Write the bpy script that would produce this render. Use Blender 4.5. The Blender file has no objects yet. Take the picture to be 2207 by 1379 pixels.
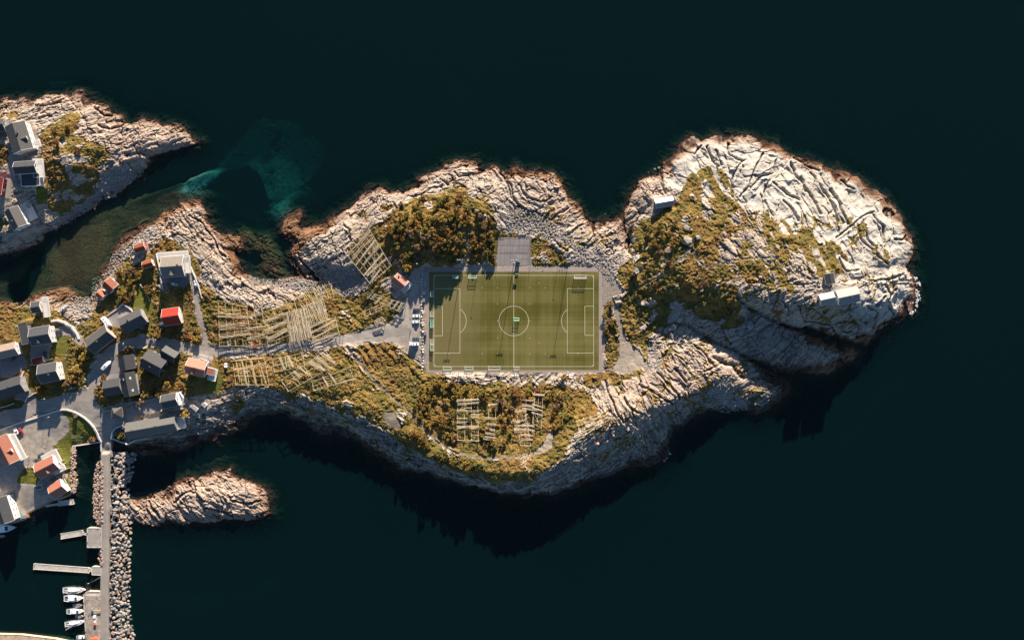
import bpy, math, random
import numpy as np
from mathutils import Vector

# ---------------------------------------------------------------- camera, sky, sun, exposure
sc = bpy.context.scene
COL = sc.collection
PXM = 3.45            # photo pixels per metre at the height of the football pitch
CAMZ = 505.0          # camera height above the sea
ZP = 5.0              # pitch height above the sea
cam = bpy.data.objects.new('camera', bpy.data.cameras.new('camera'))
COL.objects.link(cam)
cam.location = (0, 0, CAMZ)
cam.rotation_euler = (0, 0, 0)
cam.data.sensor_width = 36
cam.data.lens = 36 * (CAMZ - ZP) / (2207 / PXM)
cam.data.clip_start = 1
cam.data.clip_end = 20000
sc.camera = cam

SUN_ELEV = math.radians(16.2)
SUN_AZ = math.radians(9.0)      # clockwise from +Y (towards +X)
world = bpy.data.worlds.new('World')
sc.world = world
world.use_nodes = True
wn = world.node_tree.nodes
sky = wn.new('ShaderNodeTexSky')
sky.sky_type = 'NISHITA'
sky.sun_disc = False
sky.sun_elevation = SUN_ELEV
sky.sun_rotation = SUN_AZ
sky.air_density = 1.0
sky.dust_density = 0.2
sky.ozone_density = 4.0
world.node_tree.links.new(sky.outputs[0], wn['Background'].inputs[0])
wn['Background'].inputs[1].default_value = 0.05
sl = bpy.data.lights.new('sun', 'SUN')
sl.energy = 5.0
sl.angle = math.radians(0.5)
sl.color = (1.0, 0.86, 0.70)
sun = bpy.data.objects.new('sun', sl)
COL.objects.link(sun)
sun.location = (60, 380, 200)
sdir = Vector((-math.sin(SUN_AZ) * math.cos(SUN_ELEV), -math.cos(SUN_AZ) * math.cos(SUN_ELEV), -math.sin(SUN_ELEV)))
sun.rotation_euler = sdir.to_track_quat('-Z', 'Y').to_euler()
sc.view_settings.view_transform = 'Standard'
sc.view_settings.look = 'None'
sc.view_settings.gamma = 1
sc.view_settings.exposure = 1.8
try:
    sc.cycles.max_bounces = 4
    sc.cycles.diffuse_bounces = 2
    sc.cycles.glossy_bounces = 2
    sc.cycles.transmission_bounces = 3
    sc.cycles.transparent_max_bounces = 8
    sc.cycles.caustics_reflective = False
    sc.cycles.caustics_refractive = False
except Exception:
    pass

rnd = random.Random(7)
PCX, PCY = 1103.5, 689.5


def W(px, py, z=ZP):
    """a photo pixel of a point that stands at height z -> its place in metres"""
    k = (CAMZ - z) / (CAMZ - ZP) / PXM
    return (px - PCX) * k, -(py - PCY) * k


# ---------------------------------------------------------------- noise
_perm = np.random.RandomState(11).permutation(4096).astype(np.int64)
_ga = np.random.RandomState(12).rand(4096) * 2 * np.pi
_gx, _gy = np.cos(_ga), np.sin(_ga)
_r1 = np.random.RandomState(13).rand(4096)
_r2 = np.random.RandomState(14).rand(4096)
_r3 = np.random.RandomState(15).rand(4096)


def _h(i, j, s=0):
    return _perm[(_perm[(i + s * 131) & 4095] + j) & 4095]


def perlin(x, y, s=0):
    i = np.floor(x).astype(np.int64)
    j = np.floor(y).astype(np.int64)
    fx, fy = x - i, y - j
    u = fx * fx * fx * (fx * (fx * 6 - 15) + 10)
    v = fy * fy * fy * (fy * (fy * 6 - 15) + 10)
    def g(a, b):
        h = _h(i + a, j + b, s)
        return _gx[h] * (fx - a) + _gy[h] * (fy - b)
    a = g(0, 0); b = g(1, 0); c = g(0, 1); d = g(1, 1)
    return ((a + (b - a) * u) * (1 - v) + (c + (d - c) * u) * v) * 1.5


def fbm(x, y, o=4, s=0, gain=0.5):
    r = 0; a = 1.0; f = 1.0
    for k in range(o):
        r = r + a * perlin(x * f, y * f, s + k)
        a *= gain; f *= 2.03
    return r


def worley(x, y, s=0):
    """F1, F2 and three random numbers of the nearest cell, plus the offset to its centre"""
    i = np.floor(x).astype(np.int64)
    j = np.floor(y).astype(np.int64)
    f1 = np.full(x.shape, 9.0); f2 = np.full(x.shape, 9.0)
    hid = np.zeros(x.shape, np.int64)
    ox = np.zeros(x.shape); oy = np.zeros(x.shape)
    for a in (-1, 0, 1):
        for b in (-1, 0, 1):
            h = _h(i + a, j + b, s)
            dx = i + a + 0.1 + 0.8 * _r1[h] - x
            dy = j + b + 0.1 + 0.8 * _r2[h] - y
            d = np.sqrt(dx * dx + dy * dy)
            m = d < f1
            f2 = np.where(m, f1, np.minimum(f2, d))
            hid = np.where(m, h, hid)
            ox = np.where(m, dx, ox); oy = np.where(m, dy, oy)
            f1 = np.where(m, d, f1)
    return f1, f2, _r1[(hid + 7) & 4095], _r2[(hid + 9) & 4095], _r3[hid], ox, oy


def sstep(a, b, x):
    t = np.clip((x - a) / (b - a), 0, 1)
    return t * t * (3 - 2 * t)


# ---------------------------------------------------------------- outlines read off the place (photo pixels)
COAST_A = [(-260,235),(-60,228),(0,222),(20,220),(45,212),(60,218),(80,216),(100,212),(140,205),(150,208),(160,198),(178,196),(190,206),(200,215),(218,224),(232,230),(240,247),(262,252),(268,262),(258,268),(282,270),(300,262),(330,262),(345,268),(372,270),(388,273),(400,282),(408,290),(425,305),(415,314),(385,322),(360,330),(340,343),(318,355),(305,372),(285,392),(262,408),(240,425),(225,432),(205,445),(175,462),(150,478),(120,495),(95,512),(70,530),(40,540),(15,550),(-60,570),(-260,600)]
COAST_B = [(-260,670),(-60,660),(0,652),(25,650),(38,652),(55,648),(65,636),(100,630),(130,622),(152,622),(165,638),(190,650),(197,640),(208,622),(215,605),(222,588),(238,570),(243,545),(255,525),(270,505),(290,492),(310,480),(330,478),(350,465),(370,455),(385,445),(395,435),(410,430),(425,432),(433,434),(439,449),(451,465),(446,470),(454,485),(455,491),(472,498),(483,512),(498,506),(511,512),(521,525),(525,535),(517,543),(501,542),(504,548),(517,565),(514,571),(527,591),(540,597),(555,605),(579,610),(604,604),(628,596),(645,596),(640,582),(633,570),(630,555),(628,530),(620,511),(610,501),(610,482),(620,465),(636,457),(646,457),(648,470),(643,486),(656,495),(669,486),(694,482),(705,478),(716,472),(726,465),(742,454),(759,444),(770,436),(784,424),(800,410),(824,403),(840,411),(857,411),(873,424),(885,405),(904,398),(902,387),(918,377),(942,370),(958,358),(982,350),(1010,346),(1024,351),(1031,365),(1048,365),(1062,358),(1074,363),(1083,375),(1090,369),(1103,380),(1105,362),(1118,361),(1134,372),(1164,370),(1172,380),(1193,376),(1208,387),(1219,408),(1223,422),(1242,437),(1252,456),(1261,475),(1271,477),(1278,481),(1294,475),(1311,479),(1328,473),(1336,477),(1345,490),(1348,520),(1352,540),(1356,520),(1350,495),(1344,478),(1343,465),(1353,448),(1355,437),(1353,431),(1360,417),(1372,402),(1385,391),(1395,384),(1411,375),(1424,376),(1431,365),(1433,346),(1452,341),(1458,320),(1471,310),(1494,299),(1505,308),(1520,301),(1543,291),(1560,296),(1581,293),(1616,293),(1630,299),(1637,306),(1651,303),(1679,314),(1691,328),(1704,338),(1729,344),(1753,347),(1776,360),(1802,364),(1819,375),(1847,384),(1876,400),(1893,413),(1904,428),(1923,451),(1938,466),(1951,494),(1966,513),(1971,532),(1966,553),(1955,572),(1966,594),(1974,615),(1970,650),(1958,675),(1950,660),(1945,677),(1918,694),(1897,714),(1879,729),(1866,741),(1836,736),(1800,725),(1770,715),(1738,704),(1732,710),(1745,722),(1775,734),(1805,746),(1830,750),(1853,755),(1851,760),(1843,774),(1825,783),(1810,791),(1766,805),(1740,809),(1723,806),(1695,803),(1660,795),(1636,783),(1632,790),(1650,803),(1680,814),(1712,826),(1701,848),(1679,868),(1649,883),(1631,892),(1614,889),(1592,885),(1562,881),(1523,887),(1485,906),(1450,931),(1438,956),(1441,973),(1434,989),(1411,1000),(1369,1005),(1341,1010),(1290,1033),(1253,1045),(1206,1062),(1165,1069),(1130,1069),(1095,1065),(1037,1056),(1002,1042),(956,1033),(921,1019),(875,1014),(858,1012),(833,991),(790,967),(768,948),(742,935),(720,928),(703,935),(681,928),(655,911),(637,904),(616,896),(594,898),(577,891),(550,898),(524,917),(503,930),(463,944),(420,954),(400,965),(370,972),(330,974),(300,974),(285,968),(262,957),(247,952),(243,975),(243,1100),(242,1250),(241,1500),(188,1500),(183,1342),(180,1280),(188,1273),(216,1273),(217,1180),(219,1000),(218,953),(158,960),(154,1015),(156,1063),(131,1076),(99,1089),(65,1105),(64,1115),(30,1121),(0,1126),(-260,1150)]
COAST_C = [(268,1078),(284,1075),(309,1078),(322,1078),(337,1063),(355,1055),(377,1044),(390,1037),(402,1028),(415,1035),(423,1032),(438,1023),(456,1021),(485,1013),(497,1011),(500,1024),(529,1035),(554,1047),(570,1058),(579,1073),(574,1088),(581,1106),(558,1119),(537,1126),(521,1122),(488,1120),(456,1124),(423,1128),(374,1130),(342,1130),(309,1125),(284,1117),(266,1100)]
COASTS = [COAST_A, COAST_B, COAST_C]

# spot heights: (photo x, photo y, metres above the sea)
SPOTS = [(-100,300,8),(0,300,9),(60,300,9),(120,290,9),(180,250,6),(180,320,9),(240,320,6),(300,305,6),(350,300,5.5),(395,300,3.5),(140,390,8),(90,400,8),(60,470,8),(20,520,6),(200,380,5),(150,345,13),(155,430,4),(220,400,3.5),(80,240,4),(-100,450,8),(330,330,4),(270,360,4.5),(110,470,4),(0,420,8),
 (300,540,3.5),(375,580,6.5),(430,450,3.5),(410,470,4),(450,520,4),(480,570,4.5),(400,500,5.5),(330,500,3.5),(560,640,3.5),(600,640,4),(500,600,4),(500,640,5.5),(490,530,2),(640,620,2.5),(600,690,5),(680,690,5),(520,690,5.5),(560,750,5),(450,755,5),(440,690,6),(330,640,4.5),(370,685,5),(250,640,3.5),(225,700,4),(280,720,4),(215,740,4),(150,700,4),(100,700,4),(50,720,4),(0,720,4),(100,660,2.5),(170,660,2),(0,800,4),(100,800,4),(180,860,4),(220,800,4),(300,780,5),(370,790,6),(430,790,6.5),(300,850,5),(370,860,6),(330,920,5),(250,910,4),(400,900,5),(270,940,4.5),(380,940,4),(430,880,6),(450,905,4.5),(440,850,5.5),(50,900,3.5),(0,950,3.2),(100,920,3),(190,930,3.5),(140,1000,3),(60,1050,2.8),(30,1100,2.5),(0,1100,2.5),(100,1070,2.5),(-100,800,4),(-100,1000,3.5),
 (640,775,6.5),(540,790,7),(480,830,6.5),(500,850,6),(530,835,9.5),(560,838,10),(600,838,10.5),(650,850,11),(700,868,11),(740,878,11.5),(760,883,11.5),(800,892,11.5),(840,912,11.5),(880,942,12),(930,975,13),(965,992,13.5),(1000,1008,14.5),(1050,1022,15.5),(1100,1028,16.5),(1140,1024,16.5),(1170,1015,16.5),(1200,1000,16.5),(1230,980,16),(1260,955,15.5),(1290,930,15.5),(1310,905,15.5),(1340,890,15.5),(1370,880,15.5),(1420,872,15),(1460,858,14.5),(1500,842,14),(1530,825,13),(1560,808,11.5),(1600,800,6.5),(1440,905,5),(1500,870,6),(1380,950,8),(1290,985,8),
 (860,880,8),(960,955,8.5),(1040,985,9.5),(1150,970,10),(1000,870,7.5),(1080,870,7.5),(1160,870,8),(1220,880,8.5),(1100,820,6.5),(1000,822,6.5),(1220,820,6.5),(950,820,6),(880,800,5.5),(820,760,6),(760,800,8),(820,850,8),(1000,935,7.5),(1150,930,8.5),(1290,850,8),(1330,840,8),(900,900,7.5),
 (919,576,5),(1000,577,5),(1100,577,5),(1200,577,5),(1298,576,5),(919,690,5),(919,803,5),(1100,803,5),(1200,803,5),(1298,803,5),(1298,690,5),(1100,690,5),(890,700,5),(870,745,5),(1340,760,5),(1320,640,5),(1370,780,5),(1390,760,4.5),
 (1500,758,10.5),(1460,772,11),(1545,785,11),(1390,810,8.5),(1400,850,11),(1470,830,11),(1350,860,11.5),(1440,735,4),(1520,728,4.5),(1580,745,5),(1410,715,4),(1410,745,4),(1600,780,5),(1640,845,5),(1660,850,4.5),(1600,850,5),
 (1450,560,13),(1500,560,15),(1600,400,8),(1600,480,13),(1600,560,17),(1700,400,7),(1700,480,14),(1700,560,18.5),(1700,610,19),(1560,610,16.5),(1630,625,18),(1800,440,8),(1800,540,16),(1800,600,19),(1880,500,9),(1900,590,10.5),(1920,640,9.5),(1900,662,11),(1880,642,15.5),(1930,560,7),(1930,640,5),(1860,690,8),(1865,668,14.5),(1840,670,18),(1790,672,19),(1740,672,19),(1790,656,21.5),(1830,652,21),(1780,685,9),(1830,715,4.5),(1700,655,21.5),(1740,660,21),(1640,684,4),(1665,690,3),(1690,698,2.5),(1715,707,1.5),(1745,698,9),(1650,650,20),(1640,680,4),(1620,672,6),(1600,645,18.5),(1560,690,7),(1540,620,17),(1490,620,15),(1490,660,8),(1440,610,13),(1440,655,6.5),(1400,600,9.5),(1390,650,5.5),(1350,610,5.5),(1360,560,6),(1380,520,8),(1420,500,11),(1430,440,8.5),(1380,430,4.5),(1400,400,3.5),(1480,480,13),(1500,400,8),(1480,350,4),(1560,330,4.5),(1640,340,4.5),(1540,360,6.5),
 (1690,735,5),(1730,745,5),(1770,757,4.5),(1810,765,2.5),(1660,755,8.5),(1690,765,7.5),(1640,790,4),(1740,780,3),(1600,720,5.5),(1830,590,17),(1930,600,7),
 (700,520,5.5),(740,500,6.5),(660,520,3.5),(650,550,4),(690,545,6),(720,552,7),(750,560,7),(662,556,4),(690,564,7),(718,570,7),(745,572,7.5),(668,576,.8),(696,584,.8),(726,590,1),(752,598,1.2),(772,600,1.5),(775,575,6.5),(830,440,6),(860,470,8),(900,470,10),(950,470,12),(975,500,12.5),(930,510,13.5),(992,530,9.5),(1008,520,8),(940,545,12),(965,540,11.5),(980,552,9),(900,540,11.5),(920,552,10),(960,430,9),(1000,390,5.5),(1050,400,5.5),(1010,430,8),(1080,430,6),(1150,430,5),(1200,430,4.5),(1120,480,4.5),(1180,500,5),(1220,540,5.5),(1260,560,6),(1300,520,4.5),(1320,500,4),(1320,560,4.5),(1200,395,3),(1140,390,3),(1050,460,8.5),(1035,510,8),(1050,550,6),(1010,555,5.5),(1000,370,3.5),(1030,480,9),(870,560,7),(860,605,4.8),(800,500,7),(840,560,5.5),(800,560,4.5),(790,600,2.5),(750,605,2),(710,600,2),(780,640,4),(830,650,4.6),(720,640,3.5),(1107,543,5),(1075,515,5.2),(1140,515,5.2),(1260,590,5),(1240,500,4.5),
 (450,1060,4),(400,1070,4),(340,1090,2.8),(500,1060,4.5),(550,1080,3),(450,1095,4.5),(500,1100,3.5),(400,1105,3),(230,960,3),(230,1100,3),(230,1250,3),(230,1379,3),(230,1480,3),(200,1300,2.6),(200,1379,2.6)]

WEED = [[(98,632),(130,618),(155,615),(172,640),(198,655),(205,640),(190,665),(150,655),(110,645),(60,655),(55,645)], [(-60,640),(30,645),(50,660),(0,668),(-60,670)],
 [(595,500),(600,455),(655,445),(660,480),(720,465),(700,500),(665,520),(640,560),(660,600),(700,600),(690,620),(640,612),(540,605),(500,590),(490,560),(470,500),(500,500),(530,525),(520,570),(545,600),(600,595),(635,590),(625,540)],
 [(205,600),(235,560),(255,510),(320,470),(390,430),(430,425),(445,450),(400,450),(330,490),(275,520),(250,570),(225,620)], [(1085,355),(1170,360),(1230,400),(1265,470),(1240,455),(1205,400),(1160,385),(1100,390)], [(1640,290),(1740,325),(1850,375),(1950,480),(1935,480),(1840,395),(1730,350),(1640,320)]]

WARM = [[(60,205),(180,195),(300,260),(430,300),(300,370),(200,330),(150,240)], [(200,370),(310,365),(280,400),(200,450),(120,500),(110,480)], [(260,1070),(330,1050),(440,1015),(590,1050),(590,1110),(500,1135),(300,1135)], [(1340,480),(1355,400),(1425,365),(1430,460),(1380,475)], [(1265,470),(1345,470),(1350,540),(1280,530)], [(1100,360),(1200,370),(1265,470),(1190,470),(1150,420)], [(1330,800),(1470,750),(1580,760),(1600,820),(1400,900),(1310,900)], [(230,600),(280,500),(400,435),(460,470),(520,560),(640,600),(700,620),(600,650),(480,600),(400,500),(300,540)], [(600,450),(800,410),(820,440),(700,500),(640,570)], [(100,640),(200,640),(200,690),(150,690)]]

CRACKS = [[(1426,374),(1427,395),(1433,420)],[(1510,316),(1498,332)],[(1525,315),(1529,332),(1539,350),(1551,360)],[(1543,324),(1553,344),(1558,358)],[(1569,311),(1571,330),(1586,339),(1602,346)],[(1602,346),(1586,370),(1576,391),(1578,412),(1580,424)],[(1645,332),(1632,355),(1619,384),(1614,400),(1597,423)],[(1673,344),(1666,374),(1642,379),(1630,393),(1616,405)],[(1661,388),(1647,412),(1645,424)],[(1704,351),(1715,375),(1738,406),(1757,436),(1770,460)],[(1725,381),(1738,413)],[(1768,396),(1787,423),(1800,457),(1808,479)],[(1789,409),(1806,436),(1821,466),(1827,483)],[(1815,389),(1840,407)],[(1668,394),(1695,413),(1721,432)],[(1689,432),(1708,455),(1721,475)],[(1881,457),(1859,466),(1840,481),(1804,513)],[(1847,489),(1859,517),(1881,538)],[(1864,489),(1870,511),(1885,530)],[(1881,462),(1904,489),(1906,523)],[(1930,517),(1945,519),(1951,511)],[(1768,527),(1775,546)],[(1790,546),(1792,581)],[(1810,557),(1823,583),(1849,583)],[(1890,548),(1914,568)],[(1886,607),(1910,603),(1945,592)],[(1908,614),(1920,637)],[(1590,432),(1570,448)],[(1710,340),(1735,356),(1765,366)],[(1745,372),(1760,386)],
 [(1650,640),(1645,668)],[(1690,648),(1702,672),(1696,690)],[(1720,660),(1735,690)],[(1760,668),(1790,690),(1800,715)],[(1830,676),(1850,700),(1846,728)],[(1870,660),(1895,672),(1880,705)],[(1740,690),(1790,700),(1840,690)],[(1905,640),(1890,660)],[(1930,620),(1915,650),(1925,675)]]
CRACKS += [[(1078,372),(1099,399),(1114,439),(1130,454),(1156,462),(1183,475)],[(1086,385),(1101,418),(1118,448)],[(1118,399),(1135,425),(1164,435),(1189,425)],[(1225,505),(1257,484)],[(1278,481),(1280,509),(1265,521)],[(1185,475),(1223,448)],[(1221,542),(1193,519)],[(1240,542),(1265,556),(1294,576)],[(977,370),(989,382),(1008,377)],[(847,438),(859,462),(864,483)],[(741,483),(753,493),(755,509)],[(774,434),(798,417)],[(949,387),(968,401)],[(410,464),(433,478),(449,498),(462,521),(472,540),(485,553)],[(628,557),(645,576),(661,604)],[(645,557),(664,579),(685,604)],[(204,233),(224,249),(241,251)],[(214,274),(241,278),(263,268)],[(88,229),(130,221)],[(273,349),(285,361)],[(1457,794),(1480,824)],[(1418,803),(1450,836),(1466,857)],[(1378,829),(1418,852),(1452,871)],[(1322,873),(1332,896),(1346,910)],[(1346,857),(1357,880),(1374,891)],[(1304,819),(1322,868)],[(1500,745),(1540,790)],[(1520,800),(1560,780)],[(322,1078),(330,1095),(345,1115)],[(415,1035),(421,1060),(440,1080)],[(380,1080),(400,1060),(421,1062)],[(500,1075),(530,1085),(560,1080)],[(440,1095),(470,1100),(500,1112)]]
GULLY = [[(1590,645),(1620,662),(1655,682),(1700,702),(1740,712)],[(1420,700),(1480,700),(1530,735),(1590,760),(1640,786)],[(1540,770),(1580,790),(1600,812)]]

# strata direction: (photo x, photo y, degrees)
DIRS = [(1700,450,-62),(1850,520,-66),(1500,380,-55),(1600,330,20),(1480,800,-48),(1400,860,-60),(1280,980,42),(1180,1040,30),(950,1030,-22),(700,890,-24),(480,900,12),(380,940,8),(400,1090,-50),(500,1070,-25),(650,520,38),(760,470,36),(850,430,30),(980,380,22),(1100,420,-58),(1180,400,-35),(1210,470,35),(1310,510,36),(120,250,20),(330,310,30),(430,480,-55),(470,560,-40),(300,500,30),(1760,760,45),(1460,700,40),(1850,700,30),(1620,860,20),(640,620,-30)]

PITCH_OUT = (919, 576, 1298, 803)
TURF = (925, 585.5, 1290, 797.5)

VEG = [
 ([(745,538),(789,486),(848,572),(800,610)], .9),
 ([(620,842),(700,858),(780,880),(830,900),(870,950),(820,925),(760,895),(680,872),(610,852)], .8),
 ([(815,880),(885,885),(890,930),(840,930)], .62),
 ([(765,568),(800,585),(850,560),(872,585),(840,600),(845,640),(800,625),(765,600)], .75),
 ([(85,290),(130,250),(170,240),(180,290),(230,320),(240,350),(215,390),(190,440),(120,470),(95,440),(90,350)], .72),
 ([(-260,250),(0,248),(40,240),(75,255),(60,265),(0,262),(-260,270)], .55),
 ([(-260,300),(15,310),(17,360),(-260,360)], .8),
 ([(-260,460),(10,465),(22,500),(10,530),(-260,540)], .75),
 ([(-260,680),(0,660),(60,664),(110,668),(150,680),(190,690),(215,640),(240,600),(262,560),(300,565),(335,525),(370,515),(410,540),(425,560),(440,620),(470,640),(540,660),(590,665),(640,645),(690,610),(725,600),(760,620),(800,620),(850,640),(870,660),(845,695),(780,712),(700,735),(600,750),(500,758),(440,750),(420,745),(300,725),(250,740),(190,800),(180,850),(100,860),(0,890),(-260,900)], .95),
 ([(205,800),(240,765),(300,745),(440,765),(500,770),(560,765),(740,745),(850,737),(880,770),(915,790),(925,805),(1000,812),(1100,815),(1290,808),(1310,800),(1330,800),(1390,800),(1375,815),(1320,830),(1280,850),(1290,890),(1240,930),(1230,950),(1215,990),(1180,1018),(1140,1038),(1060,1036),(990,1018),(930,990),(860,955),(800,900),(740,865),(680,850),(620,842),(560,834),(500,828),(480,850),(440,850),(400,865),(380,850),(300,860),(220,880),(200,840)], .95),
 ([(790,490),(830,470),(865,440),(900,425),(960,410),(1000,405),(1040,420),(1070,450),(1070,490),(1090,505),(1140,505),(1180,520),(1210,550),(1240,577),(919,577),(905,590),(860,592),(850,560),(830,540)], .93),
 ([(1355,520),(1365,480),(1420,460),(1455,430),(1475,395),(1490,365),(1530,355),(1570,375),(1572,420),(1600,440),(1640,455),(1680,470),(1720,480),(1760,490),(1800,510),(1820,560),(1810,600),(1740,610),(1700,640),(1620,620),(1590,640),(1612,695),(1560,712),(1500,680),(1450,665),(1440,700),(1400,720),(1385,800),(1330,800),(1300,700),(1300,650),(1340,620),(1320,590),(1345,560)], .9),
 ([(640,620),(700,590),(725,620),(690,650)], .3),
 ([(1225,560),(1290,560),(1300,577),(1225,577)], .5),
]
BARE = [([(1000,405),(1060,420),(1080,450),(1050,442),(1010,425)], .8), ([(1020,445),(1062,468),(1042,482)], .9), ([(905,420),(925,425),(938,452),(915,450)], .8), ([(950,475),(965,470),(968,490),(955,492)], .7),  # bare rock, sand or stones inside the growth
 ([(960,815),(1000,808),(1080,812),(1130,815),(1200,812),(1280,815),(1320,830),(1300,850),(1200,830),(1100,832),(1040,822),(1000,828),(950,822)], .75),
 ([(60,645),(150,640),(200,690),(170,695),(120,670),(60,668)], .75),
 ([(425,560),(480,600),(560,650),(600,660),(580,640),(520,610),(450,570)], .8),
 ([(1575,360),(1640,340),(1640,420),(1600,440),(1580,400)], .9),
 ([(1590,440),(1640,450),(1700,500),(1660,560),(1600,540)], .35),
 ([(1690,560),(1740,550),(1760,585),(1720,595)], .8),
 ([(1580,600),(1660,625),(1660,650),(1600,640)], .8),
 ([(1440,330),(1500,310),(1500,360),(1455,425),(1430,410)], .9),
 ([(750,598),(800,610),(790,640),(740,640)], .7),
 ([(1100,820),(1140,870),(1100,900)], .2),
]
LAWN = [
 [(285,660),(303,612),(318,630),(328,655),(330,675),(305,678)],
 [(130,884),(160,890),(185,905),(205,930),(214,948),(158,957),(150,1015),(155,1062),(140,1070),(128,1040),(150,1030),(140,1000),(122,985),(112,975),(118,960),(150,930),(150,910)],
 [(445,795),(470,790),(482,820),(470,850),(445,850),(448,820)],
 [(50,1010),(70,1008),(84,1030),(80,1043),(40,1050),(36,1035)],
 [(118,720),(135,722),(150,740),(140,765),(112,765),(118,740)],
 [(80,402),(105,405),(100,440),(78,440)],
]
SCREE = [
 [(1085,470),(1110,450),(1150,455),(1185,475),(1215,500),(1240,510),(1230,530),(1200,520),(1150,505),(1100,500)],
 [(1230,520),(1270,540),(1310,560),(1330,550),(1350,540),(1340,570),(1325,590),(1320,620),(1300,590),(1280,570),(1240,560)],
 [(205,440),(200,400),(230,370),(300,360),(310,372),(285,392),(262,408),(225,432)],
 [(100,500),(130,470),(200,420),(205,445),(150,478)],
 [(700,580),(760,575),(800,600),(790,625),(740,640),(690,610),(640,598),(560,606),(530,592),(560,615),(640,625),(700,640)],
 [(1400,800),(1395,750),(1410,745),(1430,780),(1420,800)],
 [(200,600),(225,590),(245,545),(330,480),(340,500),(270,560),(225,640),(195,655)],
 [(150,640),(200,640),(200,690),(150,670)],
 [(1480,860),(1560,820),(1620,880),(1560,890)],
]
ROADS = {   # name: (list of centre lines with half width in photo pixels, polygons, kind of surface)
 'road': [([(-260,975),(-80,925),(0,905),(50,890),(95,872),(140,862),(185,862)], 11),
          ([(190,866),(203,830),(212,800),(222,778),(240,757),(265,742),(300,736),(350,738),(400,747),(450,757),(500,760),(560,755),(620,748),(680,741),(740,731),(790,722),(840,718),(880,715)], 9.5),
          ([(180,850),(205,880),(222,915),(231,950),(231,1000),(229,1100),(228,1250),(225,1500)], 11)],
 'lane': [([(210,905),(255,905),(300,885),(340,872),(385,865)], 12),
          ([(398,580),(414,600),(422,640),(430,680),(438,715),(446,752)], 5),
          ([(100,730),(135,712),(158,715),(172,735)], 9),
          ([(30,340),(20,400),(8,440),(-60,460)], 9)],
}
ROAD_POLYS = {
 'car_park': [[(745,738),(790,708),(822,703),(847,692),(866,664),(884,622),(888,602),(884,588),(900,577),(917,577),(910,600),(907,700),(907,762),(900,768),(885,765),(868,744),(840,738),(800,736),(760,742)],
              [(-260,1000),(0,926),(60,903),(130,888),(148,902),(150,928),(118,958),(108,975),(88,985),(70,1005),(48,1010),(32,1035),(25,1060),(38,1085),(70,1080),(100,1078),(100,1086),(66,1102),(30,1117),(0,1122),(-260,1145)], [(30,1040),(84,1044),(120,1068),(128,1075),(99,1086),(60,1095),(36,1088)]],
 'yard': [[(346,592),(398,590),(410,600),(396,622),(352,628),(344,605)],
          [(232,684),(268,655),(290,680),(262,705),(244,705)],
          [(250,765),(222,785),(232,815),(240,825),(258,815),(258,775)],
          [(415,762),(458,768),(458,785),(415,775)],
          [(60,870),(38,855),(60,845),(90,870)], 
          [(66,745),(105,742),(105,775),(66,775)],
          [(0,770),(50,765),(60,790),(20,815),(0,815)]],
 'gravel_path': [[(1298,577),(1315,585),(1330,608),(1342,622),(1345,632),(1330,636),(1320,640),(1335,675),(1343,712),(1352,735),(1372,752),(1390,770),(1398,785),(1380,795),(1352,806),(1320,800),(1305,798),(1325,785),(1335,768),(1335,740),(1330,700),(1318,660),(1308,655),(1300,662)],
                 [(1298,722),(1308,722),(1308,755),(1298,760)],
                 [(1184,930),(1192,930),(1190,965),(1162,978),(1148,975),(1170,955)],
                 [(826,888),(846,886),(866,908),(860,926),(844,922),(824,900)]],
}
PATHS = [([(748,748),(765,770),(790,800),(812,826),(840,850),(870,878),(895,900),(915,925),(945,955),(985,977),(1030,986),(1080,987),(1130,983),(1165,973)], 2.9),
         ([(1495,540),(1508,566),(1530,580),(1550,566),(1590,560),(1640,556),(1672,556),(1690,575),(1720,597),(1770,604)], 2.0),
         ([(1340,628),(1380,618),(1420,596),(1450,570),(1495,545)], 1.6),
         ([(1000,577),(1010,545),(1005,520),(1000,490)], 3)]

# ---------------------------------------------------------------- masks in photo space
RX0, RY0, RX1, RY1 = -270, 150, 2120, 1520
RW, RH = RX1 - RX0, RY1 - RY0
_yy, _xx = np.mgrid[RY0:RY1, RX0:RX1]


def fill(polys, val=1.0, out=None, add=False):
    m = np.zeros((RH, RW), np.float32) if out is None else out
    for P in polys:
        P = np.array(P, float)
        x0 = max(int(P[:, 0].min()) - 1, RX0); x1 = min(int(P[:, 0].max()) + 2, RX1)
        y0 = max(int(P[:, 1].min()) - 1, RY0); y1 = min(int(P[:, 1].max()) + 2, RY1)
        if x1 <= x0 or y1 <= y0:
            continue
        X = _xx[y0 - RY0:y1 - RY0, x0 - RX0:x1 - RX0] + 0.0
        Y = _yy[y0 - RY0:y1 - RY0, x0 - RX0:x1 - RX0] + 0.0
        ins = np.zeros(X.shape, bool)
        n = len(P)
        for i in range(n):
            ax, ay = P[i]; bx, by = P[(i + 1) % n]
            if ay == by:
                continue
            c = ((ay > Y) != (by > Y)) & (X < (bx - ax) * (Y - ay) / (by - ay) + ax)
            ins ^= c
        sub = m[y0 - RY0:y1 - RY0, x0 - RX0:x1 - RX0]
        sub[ins] = val
    return m


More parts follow.
